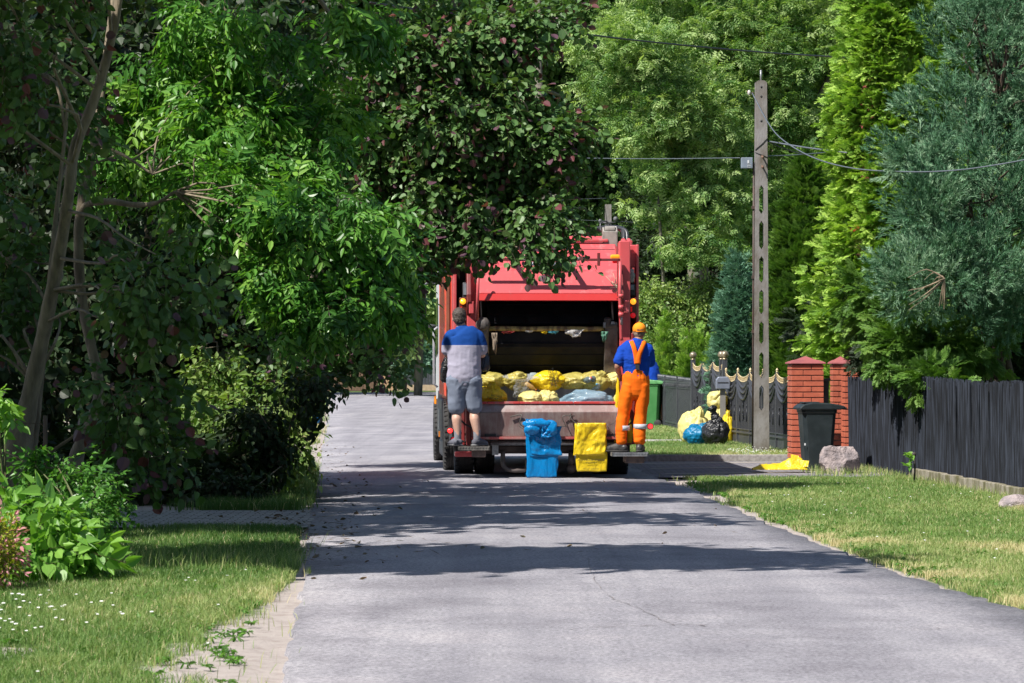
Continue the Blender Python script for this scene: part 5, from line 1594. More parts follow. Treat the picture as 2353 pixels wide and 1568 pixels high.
    for s_, k in ((-1, 'L'), (1, 'R')):
        a = j['ank' + k]; b = MB(); yw = 1.0 if s_ < 0 else .25
        dx, dy = math.sin(yw) * s_, math.cos(yw)
        limb(b, [(a[0], a[1], .13), (a[0], a[1], .07)], [.052, .052], 12, 3)
        limb(b, [(a[0] - dx * .05, -.0 - dy * .05, .05), (a[0] + dx * .05, dy * .05, .06), (a[0] + dx * .18, dy * .18, .045)], [(.045, .052), (.048, .06), (.044, .040)], 14, 4)
        me = remesh(b, .008, 2, 'shoe'); co = np.zeros(len(me.vertices) * 3); me.vertices.foreach_get('co', co); co[2::3] = np.maximum(co[2::3], 0.002); me.vertices.foreach_set('co', co)
        sh = link('boot', me, plain('black_leather', (.03, .03, .033), (.07, .068, .066), .45, scale=20, bmp=.3), root)
        b = MB(); b.tube([(a[0] - dx * .09, -dy * .09, .014), (a[0] + dx * .05, dy * .05, .014), (a[0] + dx * .215, dy * .215, .014)], [(.042, .014), (.052, .014), (.038, .014)], 12, up=(dy, -dx, 0)); b.build('sole', RUB, sh)
    return root
P2 = man_orange()

def man_far():
    Y = 77.0
    p = pt(1502, 870, Y)
    root = empty('person', (p[0], Y, 0), 'man in a blue T-shirt standing behind the green wheelie bin', 'person', 'crew of the garbage truck', rz=1.0)
    b = MB()
    limb(b, [(0, -.08, .86), (0, -.05, 1.02), (0, 0, 1.25), (0, .09, 1.49), (0, .14, 1.57)], [(.15, .11), (.16, .12), (.17, .12), (.18, .11), (.08, .07)], 18)
    limb(b, [(0, .12, 1.54), (0, .18, 1.62)], [.06, .055], 12, 3); head_mesh(b, (0, .24, 1.70), .98)
    for s_ in (-1, 1):
        limb(b, [(s_ * .09, -.06, .88), (s_ * .11, -.02, .48), (s_ * .11, -.06, .10)], [.10, .065, .042], 14)
        limb(b, [(s_ * .11, -.06, .09), (s_ * .12, .10, .035)], [.04, .035], 10, 3)
        limb(b, [(s_ * .19, .09, 1.48), (s_ * .27, .16, 1.20), (s_ * .22, .42, 1.12)], [.05, .042, .028], 12)
        hand(b, (s_ * .22, .42, 1.12), (0, 1, -.1), (0, 0, -1), -s_)
    link('body', remesh(b, .012, 3, 'body'), SKIN2, root)
    b = MB(); limb(b, [(0, -.05, .94), (0, -.03, 1.10), (0, .02, 1.28), (0, .08, 1.47), (0, .13, 1.54)], [(.18, .14), (.185, .14), (.20, .14), (.20, .125), (.11, .09)], 20)
    for s_ in (-1, 1): limb(b, [(s_ * .14, .08, 1.49), (s_ * .22, .11, 1.38), (s_ * .255, .14, 1.27)], [.075, .078, .07], 14)
    me = remesh(b, .014, 3, 't_shirt'); wrinkle(me, .012, 6, 4); link('t_shirt', me, bpy.data.materials['blue_cotton'], root)
    b = MB(); limb(b, [(0, -.08, .84), (0, -.06, .97)], [(.18, .14), (.17, .14)], 18, 3)
    for s_ in (-1, 1): limb(b, [(s_ * .09, -.06, .86), (s_ * .11, -.02, .48), (s_ * .11, -.06, .12)], [.12, .095, .08], 14)
    me = remesh(b, .014, 3, 'trousers'); link('trousers', me, bpy.data.materials['orange_workwear'], root)
    b = MB(); b.ball((0, .23, 1.74), (.085, .1, .08), 16, 10); link('hair', b.mesh('hair'), HAIR, root)
man_far()

# bags held by the two men
def hang_bag(name, label, x0, x1, y0, y1, v, mat, seed, amp=.05, dv=.08):
    n, m_ = 28, 30
    th = np.linspace(0, 2 * np.pi, n, endpoint=False); t = np.linspace(0, 1, m_)
    cx = (x0 + x1) / 2; rows = []
    for s_ in t:
        wq = (.35 + .65 * math.sin(min(1, s_ * 1.25) * math.pi / 2)) * (1 if s_ < .9 else 1 - (s_ - .9) * 3)
        R = (x1 - x0) / 2 / 178 * wq
        k = 1 + .18 * np.abs(np.sin(th * 3.5 + seed)) - .09
        c = A(T3(cx, y0 + (y1 - y0) * s_, v))
        rows.append(np.stack([c[0] + R * k * np.cos(th), c[1] + dv * wq * np.sin(th) * k, np.full(n, c[2])], -1))
    G = np.array(rows); nz = fbm(G * 7 + seed, seed, 3) - .5
    G = G + nz[..., None] * A([amp, amp, amp * .5]) * 1.6
    G = np.array([[TW(*q) for q in r] for r in G])
    mb = MB().grid(G, closed_u=True); mb.f.append(tuple(range(n))); mb.sm.append(True); mb.f.append(tuple(range((m_ - 1) * n, m_ * n))[::-1]); mb.sm.append(True)
    o = mb.build(name, mat); tag(o, label, 'plastic bag', None); return o
hang_bag('held_bag', 'black bag hanging at the left hip of the man in shorts', 1013, 1040, 815, 878, .02, BLACKP, 3)
hang_bag('held_bag', 'dark blue bag hanging at the right side of the man in shorts', 1098, 1124, 800, 852, .05, DKP, 7)
yr = hang_bag('held_bag', 'long yellow bag roll hanging beside the left leg of the man in orange', 1411, 1428, 862, 1020, -.02, YEL, 9, amp=.03, dv=.04)
hang_bag('held_bag', 'yellow bag end showing between the legs of the man in orange', 1437, 1452, 960, 1018, -.02, YEL, 12, amp=.03, dv=.03)

# ------------------------------------------------------------------ bags by the gate
YP = 58.5
def gp(dx, Y): q = pt(dx, 835, Y); return (q[0], Y, 0)
k_ = YP / F
G2 = 'yellow sacks piled by the ornate gate'
def ps(x0, x1, y0, y1, Y, dep, knot, mat, seed, label, group=None, **kw):
    k = Y / F; p = pt((x0 + x1) / 2, (y0 + y1) / 2, Y)
    return sack('garbage_bag', label, tuple(p), ((x1 - x0) / 2 * k, dep, (y1 - y0) / 2 * k), knot, mat, seed, group, **kw)
ps(1558, 1628, 944, 1022, 59.3, .3, (.35, -.2, .9), YELP, 51, 'large tied pale yellow sack at the left of the pile by the gate', G2, knob=.22, amp=.08)
o = ps(1617, 1678, 928, 1020, 60.0, .28, (-.1, -.2, 1), YELP, 52, 'tall pale yellow sack standing behind the black one in the pile', G2, knob=.12, amp=.07)
project_text('TWORZYWA', .07, o, (.05, -.27, .14), (math.radians(85), .15, .05), plain('faded_ink', (.35, .30, .12), None, .6))
ps(1624, 1670, 898, 938, 60.0, .22, (.5, -.3, .8), YELP, 53, 'crumpled yellow sack lying on top of the pile', G2, amp=.2, pleat=.15)
ps(1656, 1684, 950, 1018, 59.5, .15, (.1, -.2, 1), YEL, 54, 'small yellow sack tucked behind the black sack of the pile', G2)
ps(1570, 1632, 974, 1024, 58.1, .25, (.5, -.2, .85), BLU2, 55, 'low blue sack at the front of the pile by the gate', None, amp=.16, pleat=.14)
blk = ps(1613, 1674, 964, 1024, 57.6, .27, (.15, -.15, 1), BLACKP, 56, 'shiny black sack with twisted neck at the front of the pile by the gate', None, pleat=.16, knob=.1, amp=.1)
b = MB(); C = curve([(.03, -.02, .18), (.0, -.03, .27), (-.03, -.03, .36), (-.05, -.02, .43), (-.07, 0, .47)], 6)
n_ = len(C); b.tube(C, [(.05 + .045 * math.sin(i / n_ * 6.0) ** 2 + .012 * math.sin(i * 2.3), .04 + .035 * math.sin(i / n_ * 6 + .4) ** 2) for i in range(n_)], 14)
b.v = [tuple(A(q) + (fbm(A(q) * 14, 5, 2) - .5) * .06) for q in b.v]; b.build('twisted_neck', BLACKP, blk)
bag('garbage_bag', 'yellow sack standing behind the green wheelie bin', 'garbage bag', gp(1508, 77.5), 16 * 77 / F, 60 * 77 / F, YEL, 57, None, neck=.3)
# flat yellow bag on the grass
def flat_bag():
    c = gp(1790, 44.2)
    uu, vv = np.meshgrid(np.linspace(0, 1, 44), np.linspace(0, 1, 20))
    nz = fbm(np.stack([uu * 6, vv * 3, uu * 0], -1), 77, 4)
    env = np.interp(uu, [0, .15, .6, .78, .9, 1], [.02, .07, .10, .17, .16, .02])
    X = -.38 + .76 * uu; Y = -.14 + .30 * vv * np.interp(uu, [0, .2, 1], [.5, 1, 1]); Z = .01 + env * np.sin(np.pi * vv) * (.5 + 1.0 * nz)
    o = MB().grid(np.stack([X, Y, Z], -1)).build('yellow_bag', YEL, solid=.004); o.location = (c[0], c[1], .04)
    tag(o, 'empty yellow bag lying crumpled on the grass beside the black wheelie bin', 'plastic bag')
    b = MB(); b.add([(.16, -.1, .02), (.28, -.12, .02), (.26, -.06, .20), (.15, -.05, .22)], [(0, 1, 2, 3)]); b.add([(.26, -.10, .05), (.38, -.12, .05), (.40, -.08, .13), (.27, -.06, .14)], [(0, 1, 2, 3)]); b.build('raised_flap', YEL, o, solid=.004)
flat_bag()

# ------------------------------------------------------------------ wheelie bins
def wheelie(name, label, x, y, wd, dp, h, mat, lidm, rz, lid_over=.04):
    root = empty(name, (x, y, 0), label, 'wheelie bin', rz=rz)
    b = MB()
    def ring(z, t, r=.05):
        hw, hd = wd / 2 * t, dp / 2 * t
        return [(sx * (hw - (0 if k else r)), sy * (hd - (r if k else 0)), z) for sx, sy, k in ((-1, -1, 1), (-1, -1, 0), (1, -1, 0), (1, -1, 1), (1, 1, 1), (1, 1, 0), (-1, 1, 0), (-1, 1, 1))]
    lv = [(.03, .74), (.06, .76), (h * .5, .86), (h * .86, .955), (h * .865, 1.0), (h * .92, 1.01)]
    vs = []
    for z, t in lv: vs += ring(z, t)
    fs = [tuple(range(8))[::-1]] + [(i * 8 + j, i * 8 + (j + 1) % 8, (i + 1) * 8 + (j + 1) % 8, (i + 1) * 8 + j) for i in range(len(lv) - 1) for j in range(8)]
    fs.append(tuple((len(lv) - 1) * 8 + j for j in range(8)))
    b.add(vs, fs); b.build('tub', mat, root, bevel=.012)
    b = MB()
    hw, hd = wd / 2 + lid_over, dp / 2 + .03
    z0 = h * .905
    P = [(-hw, z0), (-hw, z0 + .03), (-hw * .8, z0 + .075), (-hw * .4, z0 + .095), (hw * .5, z0 + .09), (hw * .9, z0 + .07), (hw + .06, z0 + .05), (hw + .06, z0 + .02), (hw, z0)]
    b.prism(P, -hd, hd, 'y'); b.build('lid', lidm, root, bevel=.02)
    b = MB(); b.box((-hw * .35, 0, z0 + .098), (hw * .8, dp * .6, .02)); b.build('lid_panel', lidm, root, bevel=.008)
    b = MB(); b.tube([(hw + .07, -hd * .9, z0 + .02), (hw + .07, hd * .9, z0 + .02)], .018, 8); b.build('handle', lidm, root)
    for s_ in (-1, 1):
        b = MB(); b.lathe([(.02, -.02), (.09, -.02), (.095, 0), (.09, .02), (.02, .02)], (wd * .36, s_ * dp * .36, .095), 18, 'y'); b.build('wheel', RUB, root)
    return root
BB = plain('black_bin_plastic', (.018, .026, .030), (.035, .046, .052), .42, scale=5, bmp=.12, lo=.45, hi=.75)
c = gp(1876, 45.0)
bn = wheelie('wheelie_bin', 'black wheelie bin with closed lid in front of the brick pillars', c[0], 45.0, .50, .44, .95, BB, BB, .12)
b = MB(); b.box((-.21, -.195, .38), (.022, .004, .03)); b.build('sticker', plain('sticker_white', (.7, .72, .75), None, .5), bn)
b = MB()
for k in range(9): b.box((random.uniform(-.13, .12), -.178 - .0, random.uniform(.3, .8)), (random.uniform(.01, .06), .002, .003), ry=rn(.5))
b.build('scratch', plain('scratch_grey', (.12, .15, .16), None, .6), bn)
bn.children[0].location = (0, 0, 0)
GR = plain('green_bin_plastic', (.045, .19, .05), (.07, .24, .075), .45, scale=4)
c = gp(1496, 75.6)
wheelie('wheelie_bin', 'green wheelie bin with closed lid beside the black iron fence', c[0], 75.6, .50, .55, 1.13, GR, plain('green_lid', (.09, .30, .10), (.12, .34, .12), .4), -.2)

# ------------------------------------------------------------------ stones
def stone(name, label, c, d, seed, mat, rz=0):
    mb = MB(); mb.ball((0, 0, 0), 1, 46, 30)
    V = A(mb.v)
    for k in range(13):       # cut planes
        rs = np.random.default_rng(seed * 31 + k); n = norm(rs.normal(size=3)); dd = rs.uniform(.62, .85)
        pr = V @ n; ov = np.maximum(pr - dd, 0); V = V - ov[:, None] * n
    V = V * (1 + (fbm(V * 3, seed, 4) - .5)[:, None] * .22) * A(d)
    V[:, 2] = np.maximum(V[:, 2], -d[2] * .6)
    mb.v = [tuple(q) for q in V]; mb.sm = [False] * len(mb.f)
    o = mb.build(name, mat); o.location = c; o.rotation_euler = (0, 0, rz); tag(o, label, 'stone', None)
STN = plain('granite', (.36, .30, .30), (.22, .19, .20), .85, scale=7, bmp=.9, bscale=18, bdist=.04, lo=.4, hi=.6)
c = gp(1928, 43.9); stone('boulder', 'angular pinkish grey boulder on the grass beside the black wheelie bin', (c[0], 43.9, .15), (.28, .25, .34), 4, STN, .4)
c = gp(2350, 33.4); stone('boulder', 'flat pale stone at the right edge at the foot of the dark fence', (c[0], 33.4, .03), (.27, .25, .13), 9, STN, 1.1)

# ------------------------------------------------------------------ pillars
BRK = plain('red_brick', (.50, .13, .07), (.38, .09, .05), .6, scale=9, bmp=.15)
MRT = plain('mortar', (.20, .15, .13), (.12, .10, .09), .9, scale=20)
CAPM = plain('red_cap_concrete', (.36, .10, .10), (.26, .075, .08), .6, scale=6, bmp=.2)
def pillar(label, x, y, wd, h, rz, base=0, soot=False):
    root = empty('brick_pillar', (x, y, base), label, 'pillar', 'brick pillars of the gateway', rz)
    pitch = .083; n = int(h / pitch); b = MB(); bk = BRK
    for k in range(n):
        z = k * pitch + .038
        L = (wd - .012) * (.5 if k % 2 else .40)
        for s_, (ox, oy, fl) in enumerate(((0, -1, 0), (0, 1, 0), (-1, 0, 1), (1, 0, 1))):
            tot = wd if not fl else wd - .1 * 2 - .0
            # bricks along this side
            a = -tot / 2
            cuts = [a, a + tot * (.62 if k % 2 else .36), tot / 2]
            for i in range(2):
                p0, p1 = cuts[i] + (.005 if i else 0), cuts[i + 1] - (.005 if i == 0 else 0)
                jx = random.uniform(-.002, .002)
                if not fl: b.box(((p0 + p1) / 2, oy * (wd / 2 - .05) + jx, z), (p1 - p0, .10, .068))
                else: b.box((ox * (wd / 2 - .05) + jx, (p0 + p1) / 2, z), (.10, p1 - p0 - .004, .068))
    b.build('brickwork', bk, root, bevel=.004)
    b = MB(); b.box((0, 0, n * pitch / 2), (wd - .035, wd - .035, n * pitch)); b.build('mortar_core', MRT, root)
    b = MB(); H = n * pitch; w2 = wd / 2 + .032
    prof = [(1.0, 0), (1.0, .022), (.90, .035), (.62, .062), (.50, .066), (0.02, .12)]
    vs = []
    for (t, z) in prof: vs += [(-w2 * t, -w2 * t, H + z), (w2 * t, -w2 * t, H + z), (w2 * t, w2 * t, H + z), (-w2 * t, w2 * t, H + z)]
    fs = [(3, 2, 1, 0)] + [(i * 4 + j, i * 4 + (j + 1) % 4, i * 4 + 4 + (j + 1) % 4, i * 4 + 4 + j) for i in range(len(prof) - 1) for j in range(4)] + [tuple((len(prof) - 1) * 4 + j for j in range(4))]
    b.add(vs, fs)
    b.build('coping', CAPM, root, bevel=.008)
    return root
pillar('left brick pillar, beside the ornate gate, partly behind the black wheelie bin', pt(1850, 835, 48.4)[0], 48.4, .48, 1.52, .05)
pillar('middle brick pillar, set back behind the black metal post', pt(1930, 835, 49.4)[0], 49.4, .28, 1.53, .05)
pillar('right brick pillar at the near end of the dark reed fence', pt(1962, 835, 47.6)[0], 47.6, .34, 1.50, .05)
b = MB(); c = pt(1893, 835, 48.6); b.bb(c[0] - .06, c[0] + .06, 48.5, 48.62, 0, 1.24); b.bb(c[0] - .09, c[0] + .085, 48.46, 48.66, 1.24, 1.28)
o = b.build('gate_post', CHAR, bevel=.008); tag(o, 'slim black metal post between the brick pillars', 'post')

# ------------------------------------------------------------------ dark reed fence on the right
REED = plain('dark_reed', (.016, .018, .024), (.07, .084, .12), .7, scale=5, mapping=(8, 8, .35), lo=.44, hi=.72, spec=.3)
def reed_fence():
    root = empty('reed_fence', (fenceX(38), 38, 0), 'dark stained reed fence with frayed top along the right verge', 'fence')
    b = MB(); y = 47.35
    while y > 27.5:
        x = float(fenceX(y)); r = random.uniform(.006, .010); h = 1.31 + .02 * math.sin(y * .8) + random.uniform(-.03, .015) - (.03 if random.random() < .2 else 0)
        ox = random.uniform(-.008, .008)
        x -= fenceX(38); yy = y - 38
        tx = x + ox + rn(.012); ty = yy + rn(.012)
        x += ox
        vs = [(x - r, yy - r, -.02), (x + r, yy - r, -.02), (x, yy + r, -.02), (tx - r * .8, ty - r * .8, h), (tx + r * .8, ty - r * .8, h), (tx, ty + r * .8, h)]
        b.add(vs, [(0, 1, 4, 3), (1, 2, 5, 4), (2, 0, 3, 5), (3, 4, 5)])
        y -= random.uniform(.009, .013)
    b.build('reed_screen', REED, root)
    b = MB(); b.prism([(fenceX(47.3) - fenceX(38) + .02, 9.3), (fenceX(47.3) - fenceX(38) + .035, 9.3), (fenceX(27.5) - fenceX(38) + .035, -10.5), (fenceX(27.5) - fenceX(38) + .02, -10.5)], 0, 1.22, 'z'); b.build('backing', BLK, root)
    for yy in np.arange(-10, 9.5, 2.1):
        b = MB(); x = fenceX(yy + 38) - fenceX(38) + .07; b.bb(x - .03, x + .03, yy - .03, yy + .03, 0, 1.28); b.build('post', CHAR, root)
    root2 = empty('concrete_edging', (fenceX(38), 38, 0), 'mossy concrete edging blocks at the foot of the reed fence', 'edging')
    mossy = plain('mossy_concrete', (.30, .27, .22), (.12, .11, .05), .9, scale=6, mapping=(1, 1, .6), bmp=.5, lo=.4, hi=.62)
    b = MB()
    for yy in np.arange(28, 41.2, .5):
        x = fenceX(yy) - fenceX(38) - .07; b.box((x + rn(.006), yy + .24 - 38, .06 + rn(.004)), (.08, .47, .19), rz=.0525)
    b.build('edging_blocks', mossy, root2, bevel=.008)
reed_fence()
# young sapling on a stake
c = gp(2103, 40.2); st = empty('sapling', (c[0] - .02, 40.2, 0), 'young sapling with a few broad leaves against the reed fence', 'plant')
b = MB(); b.tube([(0, 0, 0), (.01, 0, .2), (.0, 0, .36)], .012, 6); b.ball((.0, 0, .37), .03); b.build('stem', plain('stake', (.06, .05, .05), None, .8), st)
fo = Fol(); T_ = [t_round_spray('heart', 3, .13, .07, .08, 0)]
fo.inst(T_, A([[-.0, -.02, .30], [0, -.02, .36], [-.02, -.02, .22]]), A([[-1, -.4, .5], [-.7, -.6, .1], [-1, -.5, .2]]), A([[0, -.6, 1.]] * 3), .9, A([.6, .75, .5])); fo.build('leaves', M['hosta'], st)

# ------------------------------------------------------------------ ornate gate
GM = plain('graphite_sheet', (.055, .058, .068), (.085, .088, .10), .45, metal=.35, scale=7, mapping=(6, 6, .5))
GOLD = plain('faded_gold', (.48, .36, .18), (.62, .52, .34), .45, metal=.35, scale=30)
def ornate(label, xa, ya, xb, yb, npan, hp, hs, cat='gate', balls=(), zb=.04):
    root = empty('ornate_gate', (xa, ya, 0), label, cat)
    L = math.hypot(xb - xa, yb - ya); ang = math.atan2(yb - ya, xb - xa)
    root.rotation_euler = (0, 0, ang)
    wp = L / npan
    posts = MB(); sheet_ = MB(); ribs = MB(); sw = MB(); gold = MB(); orn = MB(); bands = MB()
    for i in range(npan + 1):
        x = i * wp; posts.bb(x - .022, x + .022, -.03, .03, zb, hp - .02)
        if not balls: gold.lathe([(.02, 0), (.025, .015), (.012, .02), (.026, .035), (.026, .05), (.010, .065), (.004, .08)], (x, 0, hp - .02), 10)
    for i in range(npan):
        x0 = i * wp + .022; x1 = (i + 1) * wp - .022; n = 26
        xs = np.linspace(x0, x1, n); t = np.linspace(-1, 1, n)
        top = hs + (hp - hs - .05) * np.abs(t) ** 2.2
        G = np.stack([np.stack([xs, xs * 0, xs * 0 + zb], -1), np.stack([xs, xs * 0, top], -1)], 0)
        sheet_.grid(G, False)
        for k in range(1, n - 1, 2):
            ribs.bb(xs[k] - .006, xs[k] + .006, -.02, -.004, zb + .28, top[k] - .16)
        # fringe of gold along the top
        for k in range(0, n):
            gold.ball((xs[k], -.012, top[k] + .012), .013, 6, 4)
            gold.bb(xs[k] - .004, xs[k] + .004, -.016, -.006, top[k] - .06, top[k])
            gold.ball((xs[k], -.018, top[k] - .066), .011, 6, 4)
        gold.grid(np.stack([np.stack([xs, xs * 0 - .009, top + .004], -1), np.stack([xs, xs * 0 - .009, top - .03], -1)], 0), True)
        # drapery arcs
        for q, (d, hh) in enumerate(((.12, .05), (.19, .045), (.27, .055))):
            a = top - d - (.10 + .03 * q) * (1 - t ** 2) + .08; bq = a - hh * (1 - t ** 2 * .75) - .008
            y0 = -.035 - .006 * q
            G = np.stack([np.stack([xs, xs * 0 - .012, a], -1), np.stack([xs, xs * 0 + y0, (a + bq) / 2], -1), np.stack([xs, xs * 0 - .012, bq], -1)], 0)
            sw.grid(G, True)
        xm = (x0 + x1) / 2; zm = zb + .62
        for dz, r in ((0, .035), (.09, .022), (-.09, .022), (.17, .014), (-.17, .014)):
            orn.ball((xm, -.022, zm + dz), (r, .014, r * 1.5), 8, 6)
        for s_ in (-1, 1):
            orn.tube(curve([(xm + s_ * .02, -.022, zm - .18), (xm + s_ * .06, -.022, zm - .05), (xm + s_ * .03, -.022, zm + .05), (xm + s_ * .055, -.022, zm + .17), (xm, -.022, zm + .24)], 4), .008, 5)
        for s_ in (-1, 1): orn.tube([(xm + s_ * wp * .28, -.02, zm - .2), (xm + s_ * wp * .28, -.02, zm + .05)], .009, 5); orn.ball((xm + s_ * wp * .28, -.02, zm + .08), (.014, .01, .03), 6, 5)
        bands.bb(x0, x1, -.03, -.004, zb + .20, zb + .235); bands.bb(x0, x1, -.025, -.004, zb + .27, zb + .285); bands.bb(x0, x1, -.03, -.004, zb, zb + .03)
    posts.build('post', GM, root, bevel=.004, split='i'); sheet_.build('sheet', GM, root, solid=.006, split='i'); ribs.build('rib', GM, root)
    sw.build('swag', GM, root, solid=.006); gold.build('gold_fringe', GOLD, root); orn.build('rosette', plain('dark_relief', (.03, .032, .04), None, .35, .4), root); bands.build('band', GM, root, bevel=.004)
    for bx in balls:
        b = MB(); b.bb(bx - .045, bx + .045, -.045, .045, zb, hp + .02); b.build('tall_post', GM, root, bevel=.005)
        b = MB(); b.lathe([(.055, 0), (.06, .015), (.03, .025), (.03, .04)], (bx, 0, hp + .02), 14); b.ball((bx, 0, hp + .115), .075, 16, 12); b.build('gold_ball', plain('bronze_ball', (.36, .30, .20), (.25, .2, .14), .35, metal=.6), root)
    return root
a = pt(1818, 835, 53.3); b_ = pt(1668, 835, 60.2)
ornate('low section of the black gate with gold fringed swags behind the concrete pole', b_[0], 60.2, a[0], 53.3, 5, 1.37, 1.24)
a = pt(1592, 835, 66.5); b_ = pt(1664, 835, 61.8)
ornate('tall section of the black gate with ball topped posts behind the bag pile', a[0], 66.5, b_[0], 61.8, 3, 1.56, 1.42, balls=(0, 4.3, 4.75))
c = pt(1660, 835, 59.6)
lb = empty('letter_box', (c[0], 59.6, 0), 'small grey metal letter box on a post in front of the gate', 'letter box')
b = MB(); b.bb(-.05, .05, -.03, .03, 0, 1.12); b.build('post', plain('post_grey', (.22, .21, .20), None, .6), lb)
b = MB(); b.prism([(-.13, 1.03), (.13, 1.03), (.13, 1.2), (.09, 1.26), (-.09, 1.26), (-.13, 1.2)], -.1, .1, 'y'); b.build('box', plain('box_grey', (.24, .26, .33), (.18, .2, .26), .4, metal=.3), lb, bevel=.015)
b = MB(); b.bb(-.10, .10, -.105, -.1, 1.14, 1.16); b.build('slot', BLK, lb)

# iron fence further along
def iron_fence():
    xa, ya, xb, yb = 3.44, 78, 3.82, 68.2
    root = empty('iron_fence', (xa, ya, 0), 'black iron picket fence between the green bin and the ornate gate', 'fence')
    L = math.hypot(xb - xa, yb - ya); root.rotation_euler = (0, 0, math.atan2(yb - ya, xb - xa))
    b = MB(); n = int(L / .075)
    for k in range(n):
        x = k * .075; h = 1.16 + .03 * (k % 2) - .07 * x / L; b.bb(x - .016, x + .016, -.012, .012, .03, h)
        b.lathe([(.02, 0), (.022, .02), (.002, .08)], (x, 0, h), 6)
    b.build('picket', CHAR, root)
    b = MB(); 
    for z in (.15, .95, 1.07): b.bb(0, L, -.02, .02, z, z + .035)
    b.bb(0, L, .013, .02, .05, 1.0); b.build('rail', CHAR, root)
    b = MB()
    for x in (0, L * .33, L * .66, L): b.bb(x - .035, x + .035, -.04, .035, 0, 1.22)
    b.build('post', CHAR, root, bevel=.005, split='i')
    b = MB()
    for k in range(int(L / .3)):
        x = k * .3 + .15; t = np.linspace(0, 2 * math.pi, 14); b.tube([(x + .05 * math.cos(q), -.03, 1.02 + .045 * math.sin(q)) for q in t], .007, 5, cap=False)
    b.tube(curve([(L, -.03, 1.12), (L + .02, -.03, 1.02), (L - .07, -.03, .98), (L - .05, -.03, 1.06)], 5), .014, 6)
    b.build('scroll', CHAR, root)
    # arched far wicket
    g = empty('iron_wicket', (3.55, 84, 0), 'arched black iron wicket with spear tops beyond the man in blue', 'gate')
    b = MB()
    for k in range(9):
        x = -.12 + k * .10; h = 1.35 + .22 * math.sin(k / 8 * math.pi * .6); b.bb(x - .01, x + .01, -.01, .01, 0, h + .15); b.lathe([(.018, 0), (.002, .09)], (x, 0, h + .15), 6)
    b.tube(curve([(-.12, 0, 1.25), (.15, 0, 1.42), (.5, 0, 1.5), (.8, 0, 1.5)], 5), .022, 6); b.tube(curve([(-.12, 0, 1.12), (.2, 0, 1.30), (.5, 0, 1.36), (.8, 0, 1.36)], 5), .016, 6)
    b.bb(-.2, -.12, -.04, .04, 0, 1.5); b.build('frame', CHAR, g)
iron_fence()

